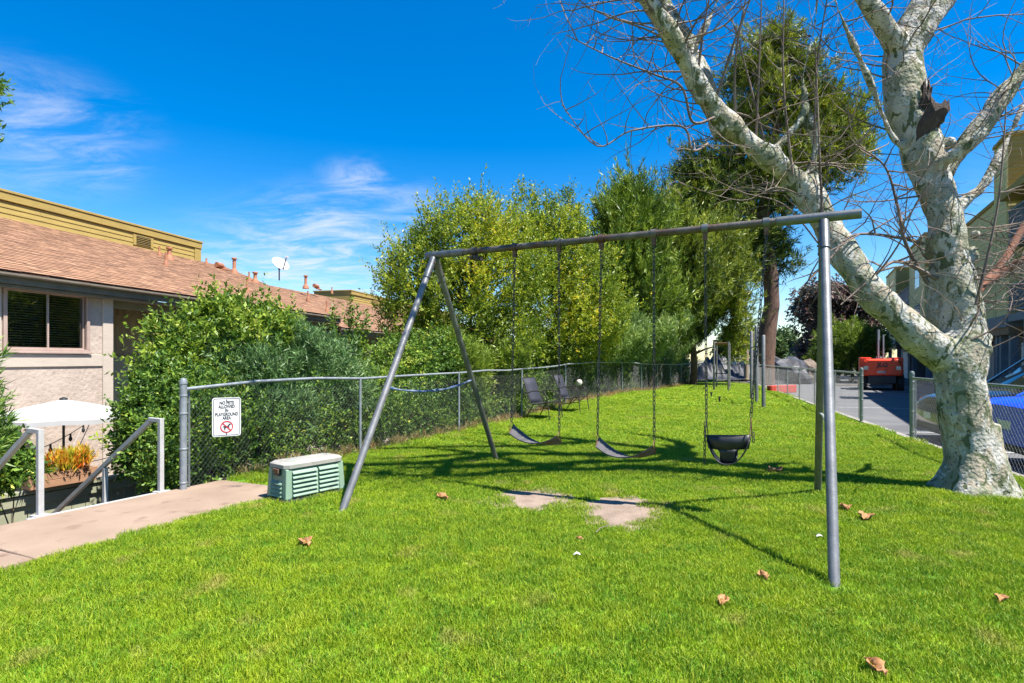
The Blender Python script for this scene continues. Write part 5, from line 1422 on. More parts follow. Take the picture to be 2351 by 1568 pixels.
# ------------------------------------------------------------------ far end of the lawn: lamp, tarp, rocks, red kerb, distant house
lx = Vector((16.6, 41.8, 0)); LP = empty('street_lamp', lx, 'slim street lamp with round hood and switch box beside the pine', 'street lamp')
MB().lathe(lx, [(0.20, -0.1), (0.20, 0.1), (0.17, 0.12), (0.17, 2.55), (0.09, 2.6)], 12).build('lower_post', mat('tan_post', (0.42, 0.33, 0.22), (0.36, 0.28, 0.19), rough=0.8, scale=3), LP, smooth=True)
MB().lathe(lx, [(0.085, 2.5), (0.075, 6.0), (0.05, 6.02)], 12).build('pole', M['slate'], LP, smooth=True)
MB().lathe(lx, [(0.06, 5.98), (0.30, 6.05), (0.46, 6.12), (0.44, 6.2), (0.28, 6.34), (0.05, 6.38)], 18).build('hood', M['darkmetal'], LP, smooth=True)
MB().lathe(lx, [(0.36, 6.02), (0.38, 6.10), (0.1, 6.11)], 18).build('lens', M['globe'], LP, smooth=True)
MB().box(lx + Vector((0.36, -0.1, 2.95)), (0.5, 0.25, 1.0)).build('switch_box', M['olive'], LP, bevel=0.02)
# tarpaulin heap: draped surface with folds
def tarp_h(x, y):
    h = 1.75 * math.exp(-((x - 15.1) / 0.75) ** 2 - ((y - 43.4) / 0.9) ** 2) + 1.15 * math.exp(-((x - 14.0) / 0.6) ** 2 - ((y - 43.0) / 0.8) ** 2) + 1.0 * math.exp(-((x - 16.5) / 0.9) ** 2 - ((y - 43.2) / 0.9) ** 2) + 0.7 * math.exp(-((x - 17.6) / 0.7) ** 2 - ((y - 43.0) / 0.7) ** 2)
    fold = math.sin(x * 9 + 2.5 * math.sin(y * 1.3)) * 0.10 + math.sin(x * 17 + y * 3) * 0.05
    return 0.02 + h * (1 + fold * 1.3) + 0.03 * math.sin(x * 5) * math.sin(y * 6)
v, f = grid_mesh([13.2 + 0.08 * k for k in range(64)], [41.5 + 0.12 * k for k in range(30)], tarp_h)
mb = MB(); mb.add(v, f); o = one('tarpaulin', 'dark creased tarpaulin draped over a heap behind the far fence', 'tarpaulin', mb, M['tarp'], (15.5, 43.2, 0), smooth=True)
def rock(label, c, r3, seed, m_='rock', grp='rocks beyond the drive fence'):
    bm = bmesh.new(); bmesh.ops.create_icosphere(bm, subdivisions=3, radius=1.0); rr = random.Random(seed); ph = [rr.uniform(0, 6) for _ in range(6)]
    for q in bm.verts:
        n_ = q.co.normalized(); k = 1 + 0.18 * math.sin(3 * n_.x + ph[0]) * math.sin(3.3 * n_.y + ph[1]) + 0.12 * math.sin(6 * n_.z + ph[2] + 4 * n_.x) + 0.06 * math.sin(11 * n_.y + ph[3] + 7 * n_.x)
        q.co = Vector((n_.x * r3[0] * k, n_.y * r3[1] * k, n_.z * r3[2] * k))
    me = bpy.data.meshes.new('rock'); bm.to_mesh(me); bm.free()
    o = link_mesh('boulder', me, M[m_]); o.location = c; tag(o, label, 'boulder', grp)
rock('dark rounded mound behind the drive fence, right of the pine trunk', (17.6, 37.5, 0.3), (1.5, 1.2, 1.25), 2, 'tarp')
rock('tan boulder beside the dark mound behind the drive fence', (19.2, 38.5, 0.5), (0.9, 0.9, 0.95), 5)
rock('low grey boulder before the round green pine', (20.6, 38.8, 0.2), (0.9, 0.8, 0.55), 9)
q = G(1820, 901); mb = MB(); mb.prism([Vector((q.x - 0.9, q.y + 0.2, -0.06)), Vector((q.x + 0.7, q.y + 1.1, -0.06)), Vector((q.x + 0.7, q.y + 1.45, -0.06)), Vector((q.x - 0.9, q.y + 0.6, -0.06))], (0, 0, 0.34))
one('red_kerb', 'bright red painted kerb block behind the drive fence', 'kerb', mb, M['redkerb'], (q.x, q.y + 0.8, -0.06), bevel=0.02)
fh = empty('distant_house', (36, 72, -0.1), 'distant grey house with low gable roof beyond the drive', 'house')
MB().box((37.5, 74, 0.9), (7, 6, 2.0)).build('wall', M['greywall'], fh)
MB().prism([(33.6, 70.6, 1.85), (37.5, 70.6, 3.3), (41.4, 70.6, 1.85)], (0, 7, 0)).build('roof', M['greyroof'], fh)
for x in (35.3, 38.6): MB().box((x, 70.97, 1.0), (1.2, 0.08, 0.9)).build('window', M['wglass'], fh)
cpt = empty('carport', (24, 55, -0.1), 'distant low carport with pale slanted roof right of the pine trunk', 'carport')
MB().prism([(22.6, 53, 2.15), (24.2, 53, 1.35), (24.2, 53, 1.5), (22.6, 53, 2.3)], (0, 4, 0)).build('roof', M['greywall'], cpt)
for x, z in ((22.7, 2.15), (24.1, 1.38)):
    for y in (53.2, 56.8): MB().box((x, y, z / 2 - 0.05), (0.12, 0.12, z + 0.1)).build('post', M['greywall'], cpt)
# ------------------------------------------------------------------ foliage
def unit(a): return a / np.maximum(np.linalg.norm(a, axis=1, keepdims=True), 1e-9)
def leaf_arrays(lobes, n_sprays, K, ll, lw, sl, seed, up=0.4, out=0.8, rnd=0.5, ang=(35, 70), shell=0.55, droop=0.0, lump=0.28, fold=0.2, clip=True, tone_m=0.42):
    r = np.random.default_rng(seed)
    lob = np.array([l[:6] for l in lobes], float); wt = np.array([(l[6] if len(l) > 6 else 1.0) * (l[3] * l[4] * l[5]) ** (2 / 3) for l in lobes]); wt /= wt.sum()
    idx = r.choice(len(lob), n_sprays, p=wt)
    d = unit(r.normal(size=(n_sprays, 3)))
    rad = shell + (1 - shell) * r.uniform(0, 1, n_sprays) ** 0.6
    ph = r.uniform(0, 6.28, (len(lob), 6))[idx]
    bump = np.sin(d[:, 0] * 5 + ph[:, 0]) * np.sin(d[:, 1] * 5 + ph[:, 1]) + np.sin(d[:, 2] * 6 + ph[:, 2]) * np.sin((d[:, 0] + d[:, 1]) * 7 + ph[:, 3]) * 0.7
    rad = rad * (1 + lump * bump)
    base = lob[idx, :3] + d * lob[idx, 3:6] * rad[:, None]
    sd = unit(d * out + np.array([0, 0, up]) + r.normal(size=(n_sprays, 3)) * rnd)
    L = sl * r.uniform(0.5, 1.3, n_sprays)
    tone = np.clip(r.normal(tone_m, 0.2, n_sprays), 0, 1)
    k = (np.arange(K) + r.uniform(0, 1, (n_sprays, K))) / K
    pos = base[:, None, :] + sd[:, None, :] * (L[:, None] * k)[:, :, None]
    sdK = np.repeat(sd[:, None, :], K, 1).reshape(-1, 3); pos = pos.reshape(-1, 3); n = len(pos)
    perp = unit(np.cross(sdK, r.normal(size=(n, 3))))
    a = np.radians(r.uniform(ang[0], ang[1], n))[:, None]
    ld = unit(sdK * np.cos(a) + perp * np.sin(a) + np.array([0, 0, -droop]))
    side = unit(np.cross(ld, r.normal(size=(n, 3)) * 0.8 + np.array([0, 0, 1.0])))
    nrm = np.cross(ld, side)
    s = r.uniform(0.65, 1.25, n)[:, None]; l = ll * s; w = lw * s
    V = np.stack([pos, pos + ld * l * 0.45 + side * w * 0.5 + nrm * w * fold, pos + ld * l, pos + ld * l * 0.45 - side * w * 0.5 + nrm * w * fold], 1)
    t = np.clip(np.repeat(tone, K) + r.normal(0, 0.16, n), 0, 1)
    if clip:                                        # growth is cut back along the fence
        c = V.mean(1); nn = (c[:, 0] - P0.x) * N2.x + (c[:, 1] - P0.y) * N2.y
        keep = (nn > 1.32 - np.maximum(0, c[:, 2] - 1.3) * 0.8 - r.uniform(0, .25, len(c)) * (c[:, 2] > 1.3)) | (c[:, 0] > 12)
        V, t = V[keep], t[keep]
    return V.astype(np.float32), t.astype(np.float32)
def leaf_mesh(name, parts, material, parent):
    V = np.concatenate([p[0] for p in parts]); T = np.concatenate([p[1] for p in parts]); n = len(V)
    off = np.array(wloc(parent) if parent is not None else (0, 0, 0), np.float32)
    me = bpy.data.meshes.new(name)
    me.vertices.add(n * 4); me.vertices.foreach_set('co', (V - off).reshape(-1).astype(np.float32))
    me.loops.add(n * 4); me.loops.foreach_set('vertex_index', np.arange(n * 4, dtype=np.int32))
    me.polygons.add(n); me.polygons.foreach_set('loop_start', np.arange(0, n * 4, 4, dtype=np.int32))
    me.update(calc_edges=True)
    at = me.attributes.new('tint', 'FLOAT', 'POINT'); at.data.foreach_set('value', np.repeat(T, 4))
    return link_mesh(name, me, material, parent)
def lobe(u, v, Y, ru, rv, dep=None, w=1.0):
    c = P(u, v, Y); a, b = ru / FPX * Y, rv / FPX * Y
    return (c.x, c.y, c.z, a, (dep if dep else a * 0.8), b, w)
def stems(root, base, lobes, r0, m_, nm='stem', n=7):
    mb = MB(); base = Vector(base); rr = random.Random(int(base.x * 100) % 999)
    for l in lobes:
        e = Vector(l[:3]) + Vector((rr.uniform(-.3, .3) * l[3], rr.uniform(-.3, .3) * l[4], rr.uniform(0.0, .5) * l[5]))
        s = base + Vector((rr.uniform(-.15, .15), rr.uniform(-.15, .15), 0)); m1 = s.lerp(e, 0.5) + Vector((rr.uniform(-.12, .12), rr.uniform(-.12, .12), 0.1))
        mb.tube([s, s.lerp(m1, .5), m1, m1.lerp(e, .5), e], [r0, r0 * .8, r0 * .6, r0 * .45, r0 * .2], n)
    return mb.build(nm, M[m_], root, smooth=True)
LM = dict(
    pitto=leaf_mat('pittosporum_leaf', (0.06, 0.135, 0.016), (0.34, 0.45, 0.045), (0.58, 0.56, 0.14), trans=0.35),
    hedge=leaf_mat('hedge_leaf', (0.035, 0.09, 0.014), (0.19, 0.32, 0.035), (0.42, 0.45, 0.06), trans=0.28, rough=0.5, spec=0.35),
    olean=leaf_mat('oleander_leaf', (0.05, 0.115, 0.035), (0.21, 0.34, 0.115), (0.38, 0.48, 0.2), trans=0.25),
    yellow=leaf_mat('yellow_leaf', (0.10, 0.17, 0.016), (0.37, 0.43, 0.03), (0.58, 0.48, 0.03), trans=0.4, big=0.5),
    sprout=leaf_mat('sprout_leaf', (0.06, 0.13, 0.018), (0.30, 0.42, 0.055), trans=0.3),
    needle=leaf_mat('needle_leaf', (0.05, 0.095, 0.014), (0.28, 0.39, 0.04), (0.40, 0.46, 0.07), trans=0.2, big=0.35),
    pine=leaf_mat('pine_needle', (0.05, 0.085, 0.013), (0.35, 0.42, 0.038), (0.52, 0.46, 0.05), trans=0.22, big=0.25),
    pinedark=leaf_mat('dark_pine_needle', (0.022, 0.045, 0.014), (0.105, 0.15, 0.028), (0.2, 0.2, 0.045), trans=0.2, big=0.25),
    reed=leaf_mat('reed_leaf', (0.08, 0.15, 0.04), (0.34, 0.46, 0.11), (0.5, 0.56, 0.2), trans=0.3, big=0.5),
    purple=leaf_mat('purple_leaf', (0.06, 0.065, 0.05), (0.21, 0.13, 0.12), (0.3, 0.17, 0.13), trans=0.2, big=0.5),
    far=leaf_mat('far_leaf', (0.05, 0.10, 0.035), (0.15, 0.23, 0.07), trans=0.2),
    fire=leaf_mat('firestick', (0.40, 0.42, 0.03), (0.80, 0.30, 0.03), (0.85, 0.16, 0.02), trans=0.3, big=3.0),
    spiky=leaf_mat('spiky_leaf', (0.06, 0.14, 0.025), (0.24, 0.36, 0.05), (0.4, 0.42, 0.1), trans=0.3),
    straw=leaf_mat('dry_straw', (0.22, 0.17, 0.07), (0.42, 0.29, 0.13), (0.45, 0.2, 0.08), trans=0.3),
)
def shrub(label, base, lobes, leafkind, sets, stem_r=0.02, name='shrub', group='shrubs behind the fence', cat='shrub', stem_m='stem'):
    root = empty(name, base, label, cat, group)
    parts = []
    for i, kw in enumerate(sets):
        kw = dict(kw); lb = kw.pop('lobes', lobes)
        parts.append(leaf_arrays(lb, **kw))
    leaf_mesh('foliage', parts, LM[leafkind], root)
    stems(root, base, lobes, stem_r, stem_m)
    return root
def gz(x, y): return ground_h(x, y)
def base_at(x, y): return (x, y, gz(x, y) - 0.05)

def S(n, K, ll, lw, sl, seed, **k): return dict(n_sprays=n, K=K, ll=ll, lw=lw, sl=sl, seed=seed, **k)
# light green shrub in front of the house
lb = [lobe(465, 850, 9.7, 85, 95, 1.0), lobe(555, 785, 10.0, 105, 80, 0.9), lobe(405, 900, 9.0, 45, 85, 0.6), lobe(640, 800, 10.2, 50, 70, 0.7), lobe(490, 960, 9.2, 130, 110, 0.9), lobe(515, 735, 10.0, 40, 45, .4), lobe(430, 785, 9.6, 40, 40, .4)]
shrub('tall light green shrub with pale flower tips in front of the stucco house', base_at(-5.0, 9.6), lb, 'pitto', [S(4600, 9, 0.095, 0.042, 0.22, 1, up=0.55, lump=.42), S(650, 12, 0.085, 0.036, 0.42, 2, up=1.1, shell=0.9, lump=.42)], 0.03)
lb = [lobe(355, 1010, 8.3, 46, 82, 0.45), lobe(385, 930, 8.5, 48, 85, 0.45), lobe(345, 930, 8.6, 32, 55, 0.4), lobe(385, 1070, 7.9, 38, 48, .35), lobe(318, 1030, 8.6, 22, 45, .3)]
shrub('dark glossy shrub beside the stair, against the fence end post', base_at(-4.7, 8.2), lb, 'hedge', [S(3000, 9, 0.07, 0.035, 0.18, 5, up=0.4), S(180, 12, 0.065, 0.03, 0.3, 6, up=1.0, shell=0.95)], 0.02)
# hedge just behind the fence
hl = ['dark leafy hedge shrub behind the no pets sign', 'dark leafy hedge shrub behind the utility box', 'dark hedge shrub with narrow dusty leaves behind the second fence panel', 'dark hedge shrub behind the splayed swing legs', 'dark hedge shrub between the swing legs and the patio chairs', 'dark hedge shrub just short of the patio chairs']
for i, dd in enumerate((3.0, 4.4, 5.9, 7.5, 9.3, 11.2)):
    c = DN(dd, 1.95, 0); zz = 0.42; hgt = (0.72, 0.74, 0.70, 0.66, 0.62, 0.66)[i]
    lb = [(c.x, c.y, zz, 0.62, 0.62, hgt), (c.x - .3, c.y + .25, zz + .2, .5, .5, .6), (DN(dd + .5, 1.75).x, DN(dd + .5, 1.75).y, 0.3, .5, .5, .55), (DN(dd - .45, 1.8).x, DN(dd - .45, 1.8).y, 0.28, .45, .45, .5), (c.x - .6, c.y + .4, zz + 0.3, .5, .5, .7)]
    shrub(hl[i], base_at(c.x, c.y), lb, 'hedge', [S(2300, 9, 0.055, 0.028, 0.16, 20 + i, up=0.3, lump=.35)], 0.018)
# dusty oleanders above the hedge
for i, (lb, bx, by, lab) in enumerate((([lobe(600, 880, 9.2, 80, 70, .6), lobe(540, 850, 9.4, 55, 60, .5), lobe(650, 950, 8.9, 70, 60, .5)], -3.7, 9.2, 'grey-green narrow leaved oleander above the second fence panel'),
                                       ([lobe(730, 860, 9.8, 80, 80, .6), lobe(690, 810, 10.0, 55, 50, .5), lobe(785, 900, 9.9, 50, 55, .5)], -3.0, 9.9, 'grey-green narrow leaved oleander beside the upright shoots'))):
    shrub(lab, base_at(bx, by), lb, 'olean', [S(1900, 11, 0.115, 0.017, 0.20, 40 + i, up=0.7, ang=(25, 65), lump=.35)], 0.02)
# shrub with upright shoots
lb = [lobe(795, 890, 11.6, 60, 70, .6), lobe(860, 900, 11.8, 55, 60, .6)]
sh = [lobe(768, 780, 11.7, 9, 85, .08), lobe(800, 745, 11.7, 8, 70, .07), lobe(818, 800, 11.7, 14, 90, .12), lobe(838, 790, 11.7, 8, 80, .07), lobe(782, 830, 11.7, 22, 50, .2)]
shrub('shrub with tall upright shoots rising above the hedge before the far eave', base_at(-3.1, 11.7), lb + sh, 'sprout', [S(1500, 9, 0.075, 0.033, 0.2, 50, lobes=lb, up=.6), S(330, 8, 0.08, 0.034, 0.18, 51, lobes=sh, up=1.2, out=.3, shell=.1, lump=.1)], 0.022)
lb = [lobe(930, 850, 12.6, 75, 75, .8), lobe(1000, 830, 13.2, 60, 65, .7), lobe(880, 900, 12.2, 60, 60, .6)]
shrub('dense dark green shrub below the yellow-green tree', base_at(-1.9, 12.8), lb, 'hedge', [S(2600, 9, 0.07, 0.03, 0.2, 55, up=.5)], 0.025)
lb = [lobe(1045, 830, 13.6, 42, 60, .5), lobe(1085, 850, 13.8, 36, 50, .4), lobe(1180, 830, 14.6, 36, 38, .4)]
shrub('bright needle-leaved shrub behind the back swing leg', base_at(-1.0, 13.8), lb, 'needle', [S(900, 20, 0.16, 0.012, 0.16, 57, up=1.0, ang=(10, 60))], 0.02)
# hedge pieces along the farther fence
hl2 = ['low hedge shrub behind the patio chairs', 'low hedge shrub past the white globe', 'low hedge shrub under the second yellow-green tree', 'low hedge shrub behind the middle chain', 'reddish streaked hedge shrub under the pines']
for i, yy in enumerate((15.2, 17.4, 19.9, 22.6, 25.6)):
    dd = dn(fence_x(yy), yy)[0]; c = DN(dd, 2.1, lawn_h(fence_x(yy), yy)); c1 = DN(dd + .8, 2.2); c2 = DN(dd - .8, 2.0)
    lb = [(c.x, c.y, c.z + 0.42, .8, .8, .72), (c1.x, c1.y, c.z + .5, .75, .75, .75), (c2.x, c2.y, c.z + .38, .7, .7, .62)]
    shrub(hl2[i], base_at(c.x, c.y), lb, 'hedge' if i != 4 else 'sprout', [S(1700, 9, 0.075, 0.034, 0.2, 70 + i, up=.4)], 0.02)
bgl = ['tall dark thicket under the first yellow-green tree', 'tall dark thicket between the yellow-green trees', 'tall dark thicket under the first pine', 'tall dark thicket under the broad pine', 'tall dark thicket under the dark pine', 'tall dark thicket at the far fence corner']
for i, (dd, n_, h) in enumerate(((13, 3.6, 1.3), (18, 3.8, 1.4), (23, 4.0, 1.5), (28, 3.6, 1.4), (33, 3.4, 1.4), (38, 3.2, 1.3))):
    lb = []
    for k in (-1.9, 0, 1.9):
        c = DN(dd + k, n_ + .3 * math.sin(k)); lb.append((c.x, c.y, 0.75, 1.5, 1.5, h))
    c = DN(dd, n_)
    shrub(bgl[i], base_at(c.x, c.y), lb, 'sprout' if i % 2 else 'hedge', [S(1700, 9, 0.13, 0.055, 0.3, 300 + i, up=.5, lump=.35)], 0.03)
for i, yy in enumerate((28.5, 32.0, 36.0)):
    dd = dn(fence_x(yy), yy)[0]; c = DN(dd, 2.2, 0.0); c1 = DN(dd + 1.2, 2.3); c2 = DN(dd - 1.2, 2.1)
    lb = [(c.x, c.y, .45, 1.0, 1.0, .8), (c1.x, c1.y, .5, 1.0, 1.0, .8), (c2.x, c2.y, .4, 1.0, 1.0, .75)]
    shrub(('low hedge shrub at the foot of the broad pine', 'low hedge shrub at the foot of the dark pine', 'low hedge shrub just before the tarpaulin')[i], base_at(c.x, c.y), lb, 'hedge', [S(1100, 9, 0.10, 0.045, 0.25, 320 + i, up=.4)], 0.02)
# feathery reed-like shrubs
for i, (lb, x, y, lab) in enumerate((([lobe(1400, 800, 21.5, 55, 50, .8), lobe(1440, 790, 23, 50, 60, .8)], 3.9, 22.3, 'feathery light green shrub behind the middle of the long fence'),
                                     ([lobe(1500, 790, 25.5, 60, 55, 1.0), lobe(1555, 770, 27, 50, 40, .9), lobe(1545, 820, 27, 50, 35, .8)], 6.1, 26.5, 'feathery light green shrub at the foot of the pines'),
                                     ([lobe(1590, 830, 31.5, 45, 35, 1.0)], 8.9, 32, 'small feathery shrub where the long fence meets the pines'))):
    shrub(lab, base_at(x, y), lb, 'reed', [S(2600 if i < 2 else 900, 11, 0.22, 0.03, 0.36, 80 + i, up=.9, ang=(20, 60), lump=.35)], 0.02)

def tree(label, name, base, pts_r, lobes, leafkind, sets, bark, group, branches=True):
    root = empty(name, base, label, 'tree', group)
    mb = MB(); mb.tube([p for p, _ in pts_r], [r for _, r in pts_r], 12)
    rr = random.Random(int(base[0] * 37))
    if branches:
        for l in lobes:
            e = Vector(l[:3]); 
            cand = [p for p, _ in pts_r if p.z < e.z + 0.3] or [pts_r[0][0]]
            s = min(cand, key=lambda p: (p - e).length); d = (e - s).length
            m1 = s.lerp(e, .5) + Vector((rr.uniform(-.08, .08) * d, rr.uniform(-.08, .08) * d, rr.uniform(-.05, .1) * d))
            r0 = min(0.035 * d + 0.02, pts_r[len(pts_r) // 2][1] * .6)
            mb.tube([s, s.lerp(m1, .5), m1, m1.lerp(e, .5), e], [r0, r0 * .8, r0 * .6, r0 * .4, r0 * .2], 8)
    mb.build('trunk', bark, root, smooth=True)
    parts = []
    for kw in sets:
        kw = dict(kw); lb = kw.pop('lobes', lobes); parts.append(leaf_arrays(lb, **kw))
    leaf_mesh('crown', parts, LM[leafkind], root)
    return root
# yellow-green trees behind the fence
def trunk_line(x, y, z0, h, r):
    return [(Vector((x + .12 * math.sin(k * 1.3), y + .1 * math.cos(k), z0 + h * k / 6)), r * (1 - .12 * k)) for k in range(7)]
lb = [lobe(960, 640, 15.6, 80, 80, 1.2), lobe(1060, 570, 15.8, 95, 95, 1.4), lobe(1060, 720, 15.4, 120, 110, 1.5), lobe(930, 720, 15.3, 50, 80, .9), lobe(1160, 640, 16, 100, 120, 1.4), lobe(1120, 530, 16, 45, 60, .8), lobe(1010, 540, 15.8, 40, 40, .7), lobe(1150, 790, 15.6, 100, 60, 1.2), lobe(985, 790, 15.2, 60, 50, .8)]
tips = [lobe(1100, 480, 16, 14, 35, .3), lobe(1000, 545, 15.8, 16, 30, .3), lobe(920, 610, 15.6, 30, 18, .4), lobe(900, 660, 15.5, 28, 16, .4), lobe(945, 565, 15.7, 20, 28, .3), lobe(1060, 500, 15.9, 12, 26, .3), lobe(890, 720, 15.4, 22, 16, .3)]
tree('yellow-green small-leaved tree behind the splayed swing legs', 'yellow_green_tree', (-1.2, 15.6, -0.9), trunk_line(-1.2, 15.6, -0.9, 3.6, .13), lb + tips, 'yellow',
     [S(6600, 11, 0.09, 0.035, 0.34, 101, lobes=lb, up=.75, out=.7, lump=.4), S(480, 16, 0.105, 0.042, .75, 103, lobes=lb, up=.7, out=.9, rnd=.5, shell=.85, ang=(30, 60)), S(330, 11, 0.085, 0.034, 0.42, 102, lobes=tips, up=1.0, out=.4, shell=.2)], M['stem'], 'yellow-green trees behind the fence')
lb = [lobe(1250, 580, 18.5, 95, 80, 1.5), lobe(1330, 650, 19, 80, 90, 1.5), lobe(1260, 710, 18.2, 110, 105, 1.6), lobe(1385, 740, 19.6, 65, 75, 1.3), lobe(1330, 790, 18.8, 100, 60, 1.4), lobe(1205, 540, 18.5, 50, 50, .9), lobe(1285, 535, 18.6, 50, 45, .9)]
tips = [lobe(1197, 450, 18.5, 10, 28, .3), lobe(1225, 470, 18.5, 10, 30, .3), lobe(1262, 475, 18.5, 12, 30, .3), lobe(1300, 465, 18.6, 14, 30, .3), lobe(1325, 510, 18.7, 16, 30, .3), lobe(1180, 490, 18.4, 12, 28, .3)]
tree('taller yellow-green small-leaved tree behind the patio chairs', 'yellow_green_tree', (1.5, 18.8, -0.7), trunk_line(1.5, 18.8, -0.7, 3.8, .14), lb + tips, 'yellow',
     [S(7000, 11, 0.10, 0.038, 0.36, 111, lobes=lb, up=.75, out=.7, lump=.4), S(420, 16, 0.115, 0.046, .75, 113, lobes=lb, up=.9, out=.8, rnd=.5, shell=.85, ang=(30, 60)), S(260, 11, 0.095, 0.036, 0.45, 112, lobes=tips, up=1.1, out=.3, shell=.2)], M['stem'], 'yellow-green trees behind the fence')
# bushy pines along the fence
PG = 'pines beyond the fence'
for (Y, x, z0, lbs, lab, seed, kind, nsp) in (
    (26.5, 4.4, -0.9, [(1450, 455, 40, 50), (1410, 500, 45, 55), (1470, 530, 70, 60), (1430, 600, 80, 70), (1480, 690, 80, 80), (1400, 640, 50, 60)], 'slender tipped bushy pine behind the middle of the swing beam', 121, 'needle', 3600),
    (29.5, 7.1, -0.8, [(1530, 500, 50, 50), (1520, 580, 75, 70), (1570, 570, 60, 60), (1560, 660, 85, 75), (1530, 740, 70, 60), (1600, 640, 50, 70)], 'broad bushy pine above the feathery shrubs', 122, 'pine', 4200),
    (33.0, 10.1, -0.4, [(1640, 560, 60, 60), (1650, 640, 70, 65), (1620, 720, 70, 70), (1670, 720, 45, 60), (1660, 790, 45, 40), (1610, 800, 50, 40)], 'dark bushy pine beside the lamp post', 123, 'pine', 3800)):
    lb = [lobe(u, v, Y, a, b, a / FPX * Y * .9) for u, v, a, b in lbs]
    tree(lab, 'bushy_pine', (x, Y, z0), trunk_line(x, Y, z0, 6.5, .22), lb, kind, [S(int(nsp * 1.1), 15, 0.27, 0.038, 0.42, seed, up=.8, ang=(12, 55), lump=.5, shell=.35), S(int(nsp * .12), 26, 0.26, 0.036, 1.2, seed + 40, up=1.1, out=.6, rnd=.3, ang=(12, 45), lump=.4, shell=.8)], M['bark_pine'], PG)
# the tall pine
Yp = 35.5
tr = [(1752, 880, .66), (1754, 830, .60), (1762, 760, .50), (1772, 700, .44), (1770, 640, .42), (1764, 580, .40), (1752, 500, .34), (1762, 400, .3), (1785, 280, .24), (1800, 170, .16), (1805, 90, .06)]
tpts = [(P(u, v, Yp), r) for u, v, r in tr]; tpts[0][0].z = -0.15
lbs = [(1780, 105, 55, 42), (1725, 175, 60, 42), (1840, 165, 55, 45), (1775, 235, 70, 45), (1880, 250, 60, 50), (1935, 290, 55, 48), (1840, 320, 65, 48), (1900, 375, 70, 42), (1715, 280, 48, 40), (1955, 345, 32, 35), (1800, 390, 55, 38)]
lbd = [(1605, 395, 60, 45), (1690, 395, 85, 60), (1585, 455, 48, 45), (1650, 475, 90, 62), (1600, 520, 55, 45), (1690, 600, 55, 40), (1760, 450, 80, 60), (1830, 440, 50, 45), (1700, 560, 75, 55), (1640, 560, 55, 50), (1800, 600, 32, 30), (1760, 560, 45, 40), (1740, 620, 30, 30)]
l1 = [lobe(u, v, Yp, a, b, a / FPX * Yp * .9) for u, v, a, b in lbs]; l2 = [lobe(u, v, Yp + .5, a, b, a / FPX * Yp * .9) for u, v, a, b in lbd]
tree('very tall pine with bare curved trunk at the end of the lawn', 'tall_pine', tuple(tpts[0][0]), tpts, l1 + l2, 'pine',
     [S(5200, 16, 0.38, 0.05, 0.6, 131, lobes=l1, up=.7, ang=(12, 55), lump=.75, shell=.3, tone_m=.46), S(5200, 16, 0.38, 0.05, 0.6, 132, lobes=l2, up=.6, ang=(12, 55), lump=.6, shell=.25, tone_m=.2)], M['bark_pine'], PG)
# far trees
FG = 'trees beyond the drive'
lb = [lobe(1905, 690, 46, 55, 40, 2), lobe(1865, 700, 46, 35, 45, 1.5), lobe(1960, 700, 46, 50, 40, 2), lobe(1920, 760, 46, 70, 45, 2), lobe(1975, 770, 46, 50, 45, 2), lobe(1870, 800, 46, 35, 25, 1.4)]
tree('dusky purple-leaved tree behind the round green pine', 'purple_leaf_tree', (25.4, 46, -.1), trunk_line(25.4, 46, -.1, 4, .2), lb, 'purple', [S(3600, 8, 0.30, 0.13, 0.5, 141, up=.2, droop=.5, lump=.4, shell=.35)], M['stem'], FG)
lb = [lobe(1940, 790, 40, 60, 45, 1.7), lobe(1985, 800, 40, 45, 40, 1.4), lobe(1950, 835, 40, 75, 25, 1.6), lobe(1900, 830, 40, 35, 30, 1.2)]
tree('round bright green pine beside the orange lift', 'round_pine', (23, 40, -.1), trunk_line(23, 40, -.1, 1.6, .15), lb, 'needle', [S(3000, 15, 0.28, 0.035, 0.4, 142, up=.7, ang=(12, 50), lump=.25)], M['bark_pine'], FG)
for i, (u, v, Y, a, b, lab) in enumerate(((1790, 795, 62, 35, 28, 'distant bluish-green tree right of the pine trunk'), (1815, 815, 66, 22, 16, 'low distant tree next to the grey house'), (1700, 790, 60, 45, 35, 'distant tree behind the lamp post'), (1870, 830, 55, 40, 18, 'low dark hedge tree before the grey house'))):
    lb = [lobe(u, v, Y, a, b, 2), lobe(u + a * .5, v + b * .6, Y, a * .6, b * .6, 1.5), lobe(u - a * .5, v + b * .5, Y, a * .6, b * .6, 1.5)]
    c = P(u, v, Y)
    tree(lab, 'distant_tree', (c.x, Y, -.1), trunk_line(c.x, Y, -.1, max(1.0, c.z), .18), lb, 'far', [S(1000, 9, 0.45, 0.16, 0.6, 151 + i, up=.3, lump=.4)], M['stem'], FG)
# plants at the picture margin by the stair
lb = [lobe(-92, 850, 6.3, 32, 90, .3), lobe(-84, 960, 6.3, 42, 80, .3), lobe(-72, 1040, 6.3, 42, 50, .3), (P(-110, 250, 6.3).x, 6.3, P(-110, 250, 6.3).z, .2, .3, .5)]
rt_ = shrub('tall spiky leaved shrub at the picture margin beside the stair', base_at(-5.75, 6.3), lb, 'spiky', [S(800, 10, 0.14, 0.018, 0.2, 161, lobes=lb[:3], up=.9, ang=(15, 50)), S(90, 9, 0.09, 0.025, .22, 162, lobes=[(P(-52, 190, 6.3).x, 6.3, P(-52, 190, 6.3).z, .10, .15, .10)], up=.3), S(220, 10, .09, .025, .25, 164, lobes=[lb[3]], up=.6)], 0.02, group='plants by the stair')
lb = [lobe(-35, 1090, 6.9, 42, 52, .3), lobe(-8, 1030, 7.1, 26, 30, .25), lobe(30, 1070, 7.3, 16, 20, .2)]
